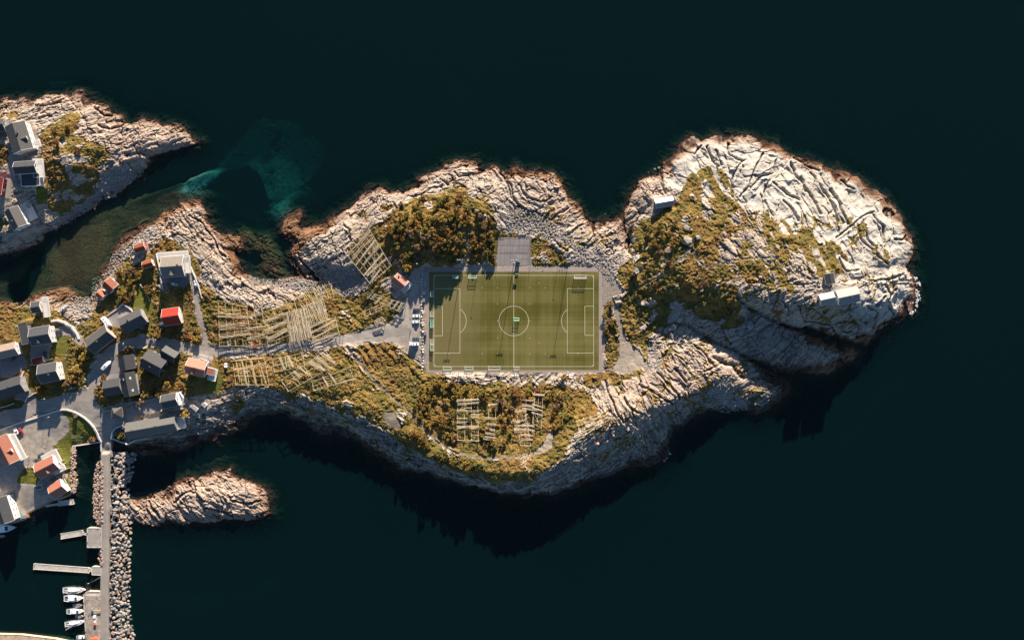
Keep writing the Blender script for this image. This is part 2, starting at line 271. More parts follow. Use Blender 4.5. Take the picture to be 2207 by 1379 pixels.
def stroke(lines, out=None):
    m = np.zeros((RH, RW), np.float32) if out is None else out
    for pts, hw in lines:
        for (ax, ay), (bx, by) in zip(pts[:-1], pts[1:]):
            x0 = max(int(min(ax, bx) - hw - 2), RX0); x1 = min(int(max(ax, bx) + hw + 3), RX1)
            y0 = max(int(min(ay, by) - hw - 2), RY0); y1 = min(int(max(ay, by) + hw + 3), RY1)
            if x1 <= x0 or y1 <= y0:
                continue
            X = _xx[y0 - RY0:y1 - RY0, x0 - RX0:x1 - RX0]
            Y = _yy[y0 - RY0:y1 - RY0, x0 - RX0:x1 - RX0]
            L2 = (bx - ax) ** 2 + (by - ay) ** 2 + 1e-6
            t = np.clip(((X - ax) * (bx - ax) + (Y - ay) * (by - ay)) / L2, 0, 1)
            d = np.hypot(X - ax - t * (bx - ax), Y - ay - t * (by - ay))
            sub = m[y0 - RY0:y1 - RY0, x0 - RX0:x1 - RX0]
            np.maximum(sub, np.clip(hw - d + 0.5, 0, 1), out=sub)
    return m


def blur(m, r):
    for _ in range(2):
        for ax in (0, 1):
            k = 2 * r + 1
            p = np.pad(m, [(r + 1, r) if a == ax else (0, 0) for a in (0, 1)], mode='edge')
            c = np.cumsum(p, axis=ax, dtype=np.float64)
            m = ((c[k:] - c[:-k]) if ax == 0 else (c[:, k:] - c[:, :-k])) / k
    return m.astype(np.float32)


def samp(m, px, py):
    """bilinear reading of a photo-space mask"""
    x = np.clip(px - RX0, 0, RW - 1.001); y = np.clip(py - RY0, 0, RH - 1.001)
    i = x.astype(int); j = y.astype(int); fx = x - i; fy = y - j
    return (m[j, i] * (1 - fx) + m[j, i + 1] * fx) * (1 - fy) + (m[j + 1, i] * (1 - fx) + m[j + 1, i + 1] * fx) * fy


land_m = fill(COASTS)
veg_m = np.zeros((RH, RW), np.float32)
for P, v in VEG:
    veg_m = np.maximum(veg_m, fill([P], v))
for P, v in BARE:
    veg_m = np.minimum(veg_m, 1 - fill([P], v))
lawn_m = fill(LAWN)
scree_m = fill(SCREE)
road_m = stroke(ROADS['road'])
road_m = fill([[(118,870),(180,856),(215,875),(224,912),(240,955),(220,970),(216,945),(203,918),(172,892),(145,881),(130,881)], [(200,860),(235,900),(250,935),(222,925)]], out=road_m)
lane_m = stroke(ROADS['lane'])
park_m = fill(ROAD_POLYS['car_park'])
yard_m = fill(ROAD_POLYS['yard'])
grav_m = np.maximum(fill(ROAD_POLYS['gravel_path']), stroke(PATHS) * .72)
grav_m = np.where(fill([[(800,870),(890,870),(890,945),(830,945)]]) > .5, grav_m * .72, grav_m)
x0, y0, x1, y1 = PITCH_OUT
pitch_m = fill([[(x0, y0), (x1, y0), (x1, y1), (x0, y1)]])
court_m = fill([[(1075, 513.5), (1142, 513.5), (1143, 572), (1071, 572)]])
sea_m = np.clip(1 - land_m, 0, 1)
for nm in (road_m, lane_m, park_m, yard_m):
    nm *= land_m
hard_m0 = np.clip(road_m + lane_m + park_m + yard_m + pitch_m + court_m, 0, 1)
veg_m = veg_m * (1 - np.clip(road_m + lane_m + park_m + yard_m + grav_m + pitch_m + court_m, 0, 1))
lawn_m = lawn_m * (1 - np.clip(road_m + lane_m + park_m + yard_m, 0, 1))
bush_m = fill([[(1300,660),(1312,650),(1322,668),(1332,700),(1336,720),(1318,732),(1302,725)], [(1304,738),(1325,735),(1330,765),(1322,792),(1306,796)], [(1372,690),(1388,705),(1400,760),(1390,780),(1378,745)]])
grav_m = grav_m * (1 - bush_m)
veg_m = np.maximum(veg_m, bush_m * .95)
veg_b = blur(veg_m, 6) * (1 - hard_m0)
lawn_b = blur(lawn_m, 1)
scree_b = blur(scree_m, 4)
hard_m = np.clip(road_m + lane_m + park_m + yard_m + pitch_m + court_m, 0, 1)
hard_b = blur(fill([[(p[0], p[1]) for p in []]], out=hard_m.copy()) if False else hard_m, 3)
smooth_hill = blur(fill([[(1430,300),(1640,280),(1850,370),(1990,520),(1990,690),(1860,680),(1790,640),(1740,560),(1640,470),(1560,420),(1500,420),(1430,400)]]), 8)
# sea bed: sand and shallows
sand_m = blur(fill([[(398,415),(405,385),(440,372),(480,335),(505,305),(530,262),(556,240),(600,245),(640,262),(688,300),(702,345),(665,392),(625,415),(605,455),(590,462),(568,440),(556,400),(545,366),(505,368),(465,376),(440,398)],
                     [(95,140),(130,125),(150,150),(130,170),(100,165)]]), 15) * 1.15
green_m = blur(fill([[(385,415),(400,385),(440,368),(480,365),(470,385),(440,402),(410,412)]]), 4)
shal_m = blur(fill([[(-260,590),(0,585),(60,560),(130,505),(180,470),(240,445),(300,420),(380,395),(410,395),(400,425),(340,470),(270,495),(240,545),(215,600),(180,640),(110,640),(60,645),(0,660),(-260,670)]]), 5)
olive_m = blur(fill([[(545,600),(560,560),(580,530),(605,545),(622,600)], [(500,470),(540,490),(580,500),(600,540),(560,560),(530,520)], [(100,560),(170,500),(230,480),(235,540),(200,610),(120,620)]]), 5)
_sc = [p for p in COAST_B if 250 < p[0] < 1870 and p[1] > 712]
weed_m = fill(WEED)
weed_m = blur(stroke([(_sc, 21), ([(1853, 757), (1958, 675)], 10)], np.maximum(weed_m, 0) * 1.0), 4)
dark_m = blur(stroke([([p for p in _sc if p[0] < 1700], 52)]), 10)  # south cliff band where shade goes into the rock colour
tip_m = blur(fill([[(600,450),(665,440),(720,462),(712,500),(680,520),(650,545),(625,560)]]), 8)
_far = []
def polydist(lines, r):
    m = stroke([(l, r) for l in lines]) * 0
    D_ = np.full((RH, RW), 99., np.float32)
    for pts_ in lines:
        for (ax, ay), (bx, by) in zip(pts_[:-1], pts_[1:]):
            x0 = int(min(ax, bx) - r - RX0); x1 = int(max(ax, bx) + r - RX0) + 1; y0 = int(min(ay, by) - r - RY0); y1 = int(max(ay, by) + r - RY0) + 1
            X_ = _xx[y0:y1, x0:x1]; Y_ = _yy[y0:y1, x0:x1]
            t = np.clip(((X_ - ax) * (bx - ax) + (Y_ - ay) * (by - ay)) / ((bx - ax) ** 2 + (by - ay) ** 2 + 1e-6), 0, 1)
            D_[y0:y1, x0:x1] = np.minimum(D_[y0:y1, x0:x1], np.hypot(X_ - ax - t * (bx - ax), Y_ - ay - t * (by - ay)))
    return D_


crack_d = polydist(CRACKS, 14); gully_d = polydist(GULLY, 30)
warm_m = blur(fill(WARM), 10)
deeppool_m = blur(fill([[(15,618),(30,612),(48,600),(70,560),(90,540),(75,600),(58,640),(45,649),(30,647),(15,630)]]), 2)

# ---------------------------------------------------------------- base height by scattered spot heights
pts = [(*W(x, y, z), z) for x, y, z in SPOTS]
for C in COASTS:
    n = len(C)
    acc = 0
    for i in range(n):
        a = C[i]; b = C[(i + 1) % n]
        L = math.hypot(b[0] - a[0], b[1] - a[1])
        k = max(1, int(L / 11))
        for q in range(k):
            t = q / k
            pts.append((*W(a[0] + (b[0] - a[0]) * t, a[1] + (b[1] - a[1]) * t, 0), 0.0))
P = np.array(pts)
_n = len(P)
D = np.hypot(P[:, None, 0] - P[None, :, 0], P[:, None, 1] - P[None, :, 1])
A = np.zeros((_n + 1, _n + 1))
A[:_n, :_n] = D - np.eye(_n) * 2.0
A[:_n, _n] = 1; A[_n, :_n] = 1
wts = np.linalg.solve(A, np.append(P[:, 2], 0))

GX0, GX1, GY0, GY1 = -376.0, 268.0, -232.0, 152.0
cs = 2.0
cxs = np.arange(GX0, GX1 + cs, cs); cys = np.arange(GY0, GY1 + cs, cs)
CX, CY = np.meshgrid(cxs, cys)


def by_rows(fn, X, Y):
    out = np.empty(X.shape)
    for r in range(0, X.shape[0], 16):
        out[r:r + 16] = fn(X[r:r + 16], Y[r:r + 16])
    return out


def rbf(X, Y):
    d = np.hypot(X[..., None] - P[:, 0], Y[..., None] - P[:, 1])
    return d @ wts[:_n] + wts[_n]


coast_pts = []
for C in COASTS:
    n = len(C)
    for i in range(n):
        a = C[i]; b = C[(i + 1) % n]
        L = math.hypot(b[0] - a[0], b[1] - a[1]); k = max(1, int(L / 5))
        for q in range(k):
            t = q / k
            coast_pts.append(W(a[0] + (b[0] - a[0]) * t, a[1] + (b[1] - a[1]) * t, 0))
CP = np.array(coast_pts)
base_c = by_rows(rbf, CX, CY)
dist_c = by_rows(lambda X, Y: np.sqrt(((X[..., None] - CP[:, 0]) ** 2 + (Y[..., None] - CP[:, 1]) ** 2).min(-1)), CX, CY)
base_c = base_c.astype(np.float64)


def csamp(m, X, Y):
    x = np.clip((X - GX0) / cs, 0, m.shape[1] - 1.001); y = np.clip((Y - GY0) / cs, 0, m.shape[0] - 1.001)
    i = x.astype(int); j = y.astype(int); fx = x - i; fy = y - j
    return (m[j, i] * (1 - fx) + m[j, i + 1] * fx) * (1 - fy) + (m[j + 1, i] * (1 - fx) + m[j + 1, i + 1] * fx) * fy


def to_px(X, Y, z):
    k = (CAMZ - ZP) / (CAMZ - z) * PXM
    return PCX + X * k, PCY - Y * k


def base_at(px, py):
    """base ground height under a photo pixel"""
    z = 5.0
    for _ in range(3):
        x, y = W(px, py, z)
        z = float(csamp(base_c, np.array([x]), np.array([y]))[0])
    return max(z, 0.5)


# ---------------------------------------------------------------- fine grid
gs = 0.5
xs = np.arange(GX0, GX1 + gs * .5, gs); ys = np.arange(GY0, GY1 + gs * .5, gs)
GXm, GYm = np.meshgrid(xs, ys)
NY, NX = GXm.shape
wx = fbm(GXm / 9, GYm / 9, 4, 40) * 1.6
wy = fbm(GXm / 9, GYm / 9, 4, 50) * 1.6
# blocky edge: shift the shore by whole rock blocks
_, _, b1, b2, b3, _, _ = worley(GXm / 5.5 + wx * .15, GYm / 5.5 + wy * .15, 3)
edge = (b1 - .5) * 2.6
man = blur(fill([[(140,940),(300,940),(300,1500),(140,1500)], [(-260,1030),(160,1030),(160,1160),(-260,1160)]]), 4)
pxc, pyc = to_px(GXm, GYm, 0.0)
mk = 1 - np.clip(samp(man, pxc, pyc), 0, 1)
sxx = GXm + (wx + edge * .6) * mk; syy = GYm + (wy + edge * .6) * mk
base = csamp(base_c, sxx, syy)
dist = csamp(dist_c, sxx, syy)
q0, q1 = to_px(sxx, syy, 0.0)
inside = samp(land_m, q0, q1) > 0.5
sd = np.where(inside, dist, -dist)
PXg, PYg = to_px(GXm, GYm, np.clip(base, 0, 30))

# flat things
flat = blur(hard_m, 4)
F = samp(flat, PXg, PYg)
Fh = samp(hard_m, PXg, PYg)
pit = samp(blur(fill([[(912,572),(1302,572),(1302,806),(912,806)], [(1067,509),(1146,509),(1147,580),(1066,580)]]), 3), PXg, PYg)
V = np.clip(samp(veg_b, PXg, PYg), 0, 1)
S = np.clip(samp(scree_b, PXg, PYg), 0, 1)
LW = np.clip(samp(lawn_b, PXg, PYg), 0, 1)
SM = samp(smooth_hill, PXg, PYg)
GR = samp(grav_m, PXg, PYg)

# strata direction field
den = np.zeros((NY, NX)); c2 = np.zeros((NY, NX)); s2 = np.zeros((NY, NX))
for x, y, a in DIRS:
    X0, Y0 = W(x, y)
    w = np.exp(-((GXm - X0) ** 2 + (GYm - Y0) ** 2) / (2 * 22 ** 2)) + 1e-9
    c2 += w * math.cos(2 * math.radians(a)); s2 += w * math.sin(2 * math.radians(a)); den += w
th = 0.5 * np.arctan2(s2, c2) + fbm(GXm / 40, GYm / 40, 2, 60) * .25
NA = 16
jw = fbm(GXm / 12, GYm / 12, 3, 61) * .12
aq = np.round((th + jw) / (math.pi / NA)).astype(int) % NA


def oriented(fn):
    """evaluate fn(u, v) with u along the local direction of the rock layers"""
    out = None
    for k in range(NA):
        m = aq == k
        if not m.any():
            continue
        a = k * math.pi / NA
        X = GXm[m] + wx[m] * .6; Y = GYm[m] + wy[m] * .6
        r = fn(X * math.cos(a) + Y * math.sin(a), -X * math.sin(a) + Y * math.cos(a))
        if out is None:
            out = np.zeros((len(r),) + GXm.shape)
        for q in range(len(r)):
            out[q][m] = r[q]
    return out


def rock(u, v):
    # layers: long ridges across v
    n1 = perlin(u / 17, v / 3.1, 70); n2 = perlin(u / 9, v / 1.5, 71)
    rid = 1 - 2 * np.abs(n1); rid2 = 1 - 2 * np.abs(n2)
    rid = rid * .8 + 1.2 * perlin(u / 32, v / 6.5, 69)
    # broken into blocks
    F1, F2, a, b, c, ox, oy = worley(u / 9.5, v / 4.2, 72)
    blk = (a - .5) * 1.5 + (b - .5) * 1.6 * oy + (c - .5) * .9 * ox
    K1, K2, ka, kb, kc, kx, ky = worley(u / 20, v / 9.5, 75)
    blk = blk * .75 + (ka - .5) * 1.8 + (kb - .5) * 3.0 * ky + (kc - .5) * 1.6 * kx - 1.5 * np.exp(-((K2 - K1) / .035) ** 2)
    cr = np.exp(-((F2 - F1) / .06) ** 2) * sstep(-.35, .2, perlin(u / 8, v / 5, 68))
    G1, G2, d, e, f, px_, py_ = worley(u / 3.4, v / 1.5, 73)
    blk2 = (d - .5) * .55 + (e - .5) * .7 * py_
    cr2 = np.exp(-((G2 - G1) / .10) ** 2)
    # large slabs for the bald hill
    H1, H2, g, h, i_, hx, hy = worley(u / 36 + .3 * perlin(u / 14, v / 14, 76), v / 9.0 + .5 * perlin(u / 18, v / 11, 77), 74)
    slab = (g - .5) * 1.2 + (h - .5) * 2.2 * hy - .8 * hy * hy
    cr3 = np.exp(-((H2 - H1) / .045) ** 2) * sstep(-.25, .25, perlin(u / 12, v / 6, 78))
    slab = slab + .7 * perlin(u / 30, v / 6.5, 79)
    lay = perlin(u / 24, v / 1.15, 62) + .6 * perlin(u / 11, v / .6, 63) + .5 * perlin(u / 40, v / 5, 64)
    wide = np.maximum(np.exp(-((H2 - H1) / .10) ** 2), np.exp(-((K2 - K1) / .10) ** 2))
    wide = np.maximum(wide, .9 * np.exp(-((F2 - F1) / .12) ** 2))
    return rid, rid2, blk, cr, blk2, cr2, slab, cr3, lay, wide


RID, RID2, BLK, CR, BLK2, CR2, SLAB, CR3, LAY, WIDE = oriented(rock)
f3 = fbm(GXm / 3.0, GYm / 3.0, 3, 80)
f1 = fbm(GXm / 1.1, GYm / 1.1, 2, 84)
f12 = fbm(GXm / 14, GYm / 14, 3, 88)
DA = .40 + .95 * sstep(-.35, .35, fbm(GXm / 24, GYm / 24, 2, 99))
f40 = fbm(GXm / 45, GYm / 45, 2, 90)
rockA = (RID * .60 + RID2 * .34 * DA + BLK * .66 + BLK2 * .55 * DA - CR * 1.4 - CR2 * .45 * DA + f3 * .20 * DA + f1 * .10) * (0.78 + .35 * sstep(-.5, .5, f12))
rockB = SLAB * .85 - CR3 * 1.0 - CR * .25 * sstep(-.1, .6, f12) + BLK * .12 + BLK2 * .05 * DA + f3 * .07 + f12 * .9 + RID * .07
wqx = PXg + wx * 2.0; wqy = PYg + wy * 2.0
CKD = samp(crack_d, wqx, wqy); GLD = samp(gully_d, wqx, wqy)
rockz = rockA * (1 - SM) + rockB * SM
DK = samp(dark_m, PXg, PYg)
rockz = rockz * (1 - .30 * DK) + DK * (.50 * LAY - .35 * CR2)
rockz = rockz - 2.1 * np.exp(-(CKD / 1.9) ** 2) + .5 * np.exp(-((CKD - 5) / 3.5) ** 2) - 3.0 * np.exp(-(GLD / 5.0) ** 2)
# stones
s1, s2_, sa, sb, sc_, _, _ = worley(GXm / 1.5 + wx * .2, GYm / 1.5, 31)
stones = (0.55 - s1) * 1.3 * (0.4 + sa) - .2
# growth: tufts
g1, g2, ga, gb, gc, _, _ = worley(GXm / 2.3 + wx * .3, GYm / 2.3 + wy * .3, 33)
tuft = (0.5 - g1) * .75 * (0.3 + ga) + f1 * .18 + f3 * .35
rowm = samp(blur(fill([[(765,752),(790,742),(860,742),(905,790),(915,815),(900,840),(880,850),(830,815),(790,785)]]), 3), PXg, PYg)
rc_ = (PXg * .66 + PYg * .75 * -1) 
tuft = tuft + rowm * (np.abs(((PXg - PYg * .88 + f12 * 9 + f3 * 3) / 22.0) % 1 - .5) * 2.8 - .8 + f3 * .3) * sstep(-.6, .2, f12 + f40)
tuft = tuft + np.clip(f12 - .15, 0, 1) * 1.2 * (V > .5)
# the growth gives way to rock where the ground stands proud
VSM = samp(blur(fill([[(1500,360),(1860,400),(1880,620),(1700,650),(1600,620),(1560,560),(1500,480)]]), 10), PXg, PYg)
EA = perlin((GXm * .45 - GYm * .89) / 15, (GXm * .89 + GYm * .45) / 4.2, 95) + .5 * perlin((GXm * .45 - GYm * .89) / 7, (GXm * .89 + GYm * .45) / 2.4, 96)
thr = V + f12 * .38 + fbm(GXm / 6, GYm / 6, 3, 97) * .22 - np.clip(rockz, -1, 1.5) * .20 + f3 * .10 - VSM * (.25 + .75 * EA) - (.25 * sstep(.1, .5, fbm(GXm / 7, GYm / 7, 3, 98))) * (1 - VSM) * (PXg > 1340)
VG = sstep(.42, .60, thr) * (V > .02)
crv = samp(blur(fill([[(1480,380),(1600,440),(1860,470),(1935,560),(1930,650),(1850,715),(1700,700),(1600,690),(1560,560)], [(1330,700),(1560,720),(1690,800),(1620,880),(1440,920),(1300,1000),(1230,960),(1320,860)], [(430,830),(700,880),(850,930),(1000,1030),(860,1000),(700,915),(500,900)], [(700,470),(850,430),(1000,380),(1200,430),(1330,520),(1240,560),(1080,470),(880,440),(720,530)]]), 10), PXg, PYg)
VG = np.maximum(VG, sstep(.55, .85, WIDE * crv * (.55 + .8 * sstep(-.3, .4, f12))) * .95 * (base > 2.2))
VG = np.maximum(VG, LW)
rel = rockz * (1 - VG) + (tuft * (1 - LW) + rockz * .25) * VG
rel = rel * (1 - S) + stones * S
rel *= (1 - np.clip(F * 1.15, 0, 1)) * (1 - np.clip(1.25 * GR, 0, .95)) * (1 - .8 * LW)
ramp = sstep(-1, 5, sd)
z = np.where(sd > 0, np.maximum(base, 0.12 + .25 * np.minimum(sd, 3)), 0)
z = z + rel * (.35 + .65 * ramp)
# under water
sh = np.clip(samp(shal_m, pxc, pyc), 0, 1); sn = np.clip(samp(sand_m, pxc, pyc), 0, 1)
sn = np.clip(sn * 1.25, 0, 1) * (.6 + .4 * sstep(-.6, .3, fbm(GXm / 16, GYm / 16, 4, 240) + sn * .9 - .3))
gn = np.clip(samp(green_m, pxc, pyc), 0, 1); ol = np.clip(samp(olive_m, pxc, pyc), 0, 1)
dp = np.clip(samp(deeppool_m, pxc, pyc), 0, 1)
wd = np.clip(samp(weed_m, pxc, pyc), 0, 1)
dd = np.clip(-sd, 0, 60)
zu = -(0.35 * dd + .012 * dd * dd)
zu = zu * (1 - sn) + np.maximum(zu, -6.6 + f40 * 1.2 + f12 * .5) * sn
zu = zu * (1 - sh) + np.maximum(zu, -1.35 + .5 * f12) * sh
zu = zu * (1 - gn) + np.maximum(zu, -2.3) * gn
zu = zu * (1 - ol) + np.maximum(zu, -0.75) * ol
zu = zu - dp * 3
zu = zu + (rockA * .45 + f3 * .3) * sstep(0, 4, dd) * (1 - .8 * sn) * (1 - .85 * sh)
inmask = sd > 0
z = np.where(inmask, np.maximum(z, .10 + .1 * f1), np.minimum(zu + rel * .5 * (1 - sstep(0, 3, dd)), -.05 + .25 * f3 * (dd < 2.5)))
z = np.maximum(z, -13)
# flat ground: the pitch, its surround, roads
zsm = base
z = z * (1 - F) + np.where(inmask, np.maximum(zsm, .6), z) * F
z = z * (1 - pit) + ZP * pit
# the causeway and quays stand clear of the water
cz = samp(blur(fill([[(221,975),(239,975),(239,1500),(219,1500)], [(190,1136),(222,1136),(222,1181),(190,1181)], [(186,1276),(222,1276),(222,1500),(190,1500)]]), 1), pxc, pyc)
z = z * (1 - cz) + 3.0 * cz


def ground(x, y):
    fx = min(max((x - GX0) / gs, 0), NX - 1.01); fy = min(max((y - GY0) / gs, 0), NY - 1.01)
    i, j = int(fx), int(fy); a, b = fx - i, fy - j
    return float((z[j, i] * (1 - a) + z[j, i + 1] * a) * (1 - b) + (z[j + 1, i] * (1 - a) + z[j + 1, i + 1] * a) * b)


def level(x, y, rx, ry, ang, zc=None, fall=2.0):
    """level the ground under a building"""
    global z
    R = math.hypot(rx, ry) + fall * 3
    i0 = max(int((x - R - GX0) / gs), 0); i1 = min(int((x + R - GX0) / gs) + 2, NX)
    j0 = max(int((y - R - GY0) / gs), 0); j1 = min(int((y + R - GY0) / gs) + 2, NY)
    if i1 <= i0 or j1 <= j0:
        return zc if zc is not None else 3.0
    X = GXm[j0:j1, i0:i1] - x; Y = GYm[j0:j1, i0:i1] - y
    a = np.abs(X * math.cos(ang) + Y * math.sin(ang)) - rx
    b = np.abs(-X * math.sin(ang) + Y * math.cos(ang)) - ry
    d = np.hypot(np.maximum(a, 0), np.maximum(b, 0))
    if zc is None:
        zc = float(np.mean(z[j0:j1, i0:i1][d < .5])) if (d < .5).any() else ground(x, y)
        zc = max(zc, 1.5)
    w = 1 - sstep(0, fall, d)
    z[j0:j1, i0:i1] = z[j0:j1, i0:i1] * (1 - w) + zc * w
    return zc


def gxy(px, py):
    """ground point seen at a photo pixel"""
    zz = 5.0
    for _ in range(4):
        x, y = W(px, py, zz)
        zz = ground(x, y)
    return x, y, zz
# ---------------------------------------------------------------- materials
_M = {}


def newmat(name):
    m = bpy.data.materials.new(name); m.use_nodes = True
    return m, m.node_tree.nodes, m.node_tree.links


def mat(name, col, rough=.7, var=.12, scale=1.5, metal=0, spec=.3, bump=0, wave=None, objvar=0, coord='Object'):
    if name in _M:
        return _M[name]
    m, n, l = newmat(name)
    b = n['Principled BSDF']
    b.inputs['Roughness'].default_value = rough
    b.inputs['Metallic'].default_value = metal
    b.inputs['Specular IOR Level'].default_value = spec
    tc = n.new('ShaderNodeTexCoord')
    no = n.new('ShaderNodeTexNoise'); no.inputs['Scale'].default_value = scale; no.inputs['Detail'].default_value = 5
    l.new(tc.outputs[coord], no.inputs['Vector'])
    ra = n.new('ShaderNodeMapRange'); ra.inputs[1].default_value = .3; ra.inputs[2].default_value = .7
    ra.inputs[3].default_value = 1 - var; ra.inputs[4].default_value = 1 + var
    l.new(no.outputs[0], ra.inputs[0])
    last = ra.outputs[0]
    if wave:
        wv = n.new('ShaderNodeTexWave'); wv.inputs['Scale'].default_value = wave[0]; wv.bands_direction = wave[1]
        l.new(tc.outputs['Object'], wv.inputs['Vector'])
        r2 = n.new('ShaderNodeMapRange'); r2.inputs[3].default_value = 1 - wave[2]; r2.inputs[4].default_value = 1
        l.new(wv.outputs['Fac'], r2.inputs[0])
        mu = n.new('ShaderNodeMath'); mu.operation = 'MULTIPLY'
        l.new(last, mu.inputs[0]); l.new(r2.outputs[0], mu.inputs[1]); last = mu.outputs[0]
    if objvar:
        oi = n.new('ShaderNodeObjectInfo')
        r3 = n.new('ShaderNodeMapRange'); r3.inputs[3].default_value = 1 - objvar; r3.inputs[4].default_value = 1 + objvar
        l.new(oi.outputs['Random'], r3.inputs[0])
        mu = n.new('ShaderNodeMath'); mu.operation = 'MULTIPLY'
        l.new(last, mu.inputs[0]); l.new(r3.outputs[0], mu.inputs[1]); last = mu.outputs[0]
    vm = n.new('ShaderNodeVectorMath'); vm.operation = 'SCALE'
    vm.inputs[0].default_value = col[:3]
    l.new(last, vm.inputs['Scale'])
    l.new(vm.outputs[0], b.inputs['Base Color'])
    if bump:
        bp = n.new('ShaderNodeBump'); bp.inputs['Strength'].default_value = 1; bp.inputs['Distance'].default_value = bump
        l.new(no.outputs[0], bp.inputs['Height']); l.new(bp.outputs[0], b.inputs['Normal'])
    _M[name] = m
    return m


def leafmat(name, c1, c2, objvar=.25):
    if name in _M:
        return _M[name]
    m, n, l = newmat(name)
    b = n['Principled BSDF']; b.inputs['Roughness'].default_value = .8; b.inputs['Specular IOR Level'].default_value = .15
    g = n.new('ShaderNodeNewGeometry')
    no = n.new('ShaderNodeTexNoise'); no.inputs['Scale'].default_value = .8; no.inputs['Detail'].default_value = 3
    l.new(g.outputs['Position'], no.inputs['Vector'])
    ad = n.new('ShaderNodeMath'); ad.operation = 'MULTIPLY_ADD'; ad.inputs[1].default_value = .55
    l.new(g.outputs['Random Per Island'], ad.inputs[0])
    sb = n.new('ShaderNodeMath'); sb.operation = 'MULTIPLY_ADD'; sb.inputs[1].default_value = 1.6; sb.inputs[2].default_value = -.55
    l.new(no.outputs[0], sb.inputs[0]); l.new(sb.outputs[0], ad.inputs[2])
    mx = n.new('ShaderNodeMix'); mx.data_type = 'RGBA'; mx.clamp_factor = True
    mx.inputs[6].default_value = (*c1, 1); mx.inputs[7].default_value = (*c2, 1)
    l.new(ad.outputs[0], mx.inputs[0])
    oi = n.new('ShaderNodeObjectInfo')
    r3 = n.new('ShaderNodeMapRange'); r3.inputs[3].default_value = 1 - objvar; r3.inputs[4].default_value = 1 + objvar
    l.new(oi.outputs['Random'], r3.inputs[0])
    vm = n.new('ShaderNodeVectorMath'); vm.operation = 'SCALE'
    l.new(mx.outputs[2], vm.inputs[0]); l.new(r3.outputs[0], vm.inputs['Scale'])
    l.new(vm.outputs[0], b.inputs['Base Color'])
    _M[name] = m
    return m


class NT:
    """small helper to write node maths"""
    def __init__(s, name):
        s.m, s.n, s.l = newmat(name)
        s.b = s.n['Principled BSDF']
        s.g = s.n.new('ShaderNodeNewGeometry')
        s.tc = s.n.new('ShaderNodeTexCoord')
        s.pos = s.g.outputs['Position']

    def val(s, v, sock):
        if isinstance(v, bpy.types.NodeSocket):
            s.l.new(v, sock)
        else:
            sock.default_value = v

    def math(s, op, a, b=0.0, c=0.0, clamp=False):
        q = s.n.new('ShaderNodeMath'); q.operation = op; q.use_clamp = clamp
        s.val(a, q.inputs[0]); s.val(b, q.inputs[1]); s.val(c, q.inputs[2])
        return q.outputs[0]

    def noise(s, scale, detail=4, vec=None, rough=.5, dist=0):
        q = s.n.new('ShaderNodeTexNoise'); q.inputs['Scale'].default_value = scale; q.inputs['Detail'].default_value = detail
        q.inputs['Roughness'].default_value = rough; q.inputs['Distortion'].default_value = dist
        s.l.new(vec or s.pos, q.inputs['Vector'])
        return q.outputs[0]

    def step(s, x, a, b):
        q = s.n.new('ShaderNodeMapRange'); q.interpolation_type = 'SMOOTHSTEP'
        s.val(x, q.inputs[0]); q.inputs[1].default_value = a; q.inputs[2].default_value = b
        return q.outputs[0]

    def mix(s, f, a, b):
        q = s.n.new('ShaderNodeMix'); q.data_type = 'RGBA'; q.clamp_factor = True
        s.val(f, q.inputs[0])
        for v, k in ((a, 6), (b, 7)):
            if isinstance(v, tuple):
                q.inputs[k].default_value = (*v, 1)
            else:
                s.l.new(v, q.inputs[k])
        return q.outputs[2]

    def scale(s, c, f):
        q = s.n.new('ShaderNodeVectorMath'); q.operation = 'SCALE'
        s.val(c, q.inputs[0]); s.val(f, q.inputs['Scale'])
        return q.outputs[0]

    def mapv(s, sc, rot=0):
        q = s.n.new('ShaderNodeMapping'); q.inputs['Scale'].default_value = sc; q.inputs['Rotation'].default_value = (0, 0, rot)
        s.l.new(s.pos, q.inputs['Vector'])
        return q.outputs[0]

    def attr(s, name):
        q = s.n.new('ShaderNodeAttribute'); q.attribute_name = name
        return q


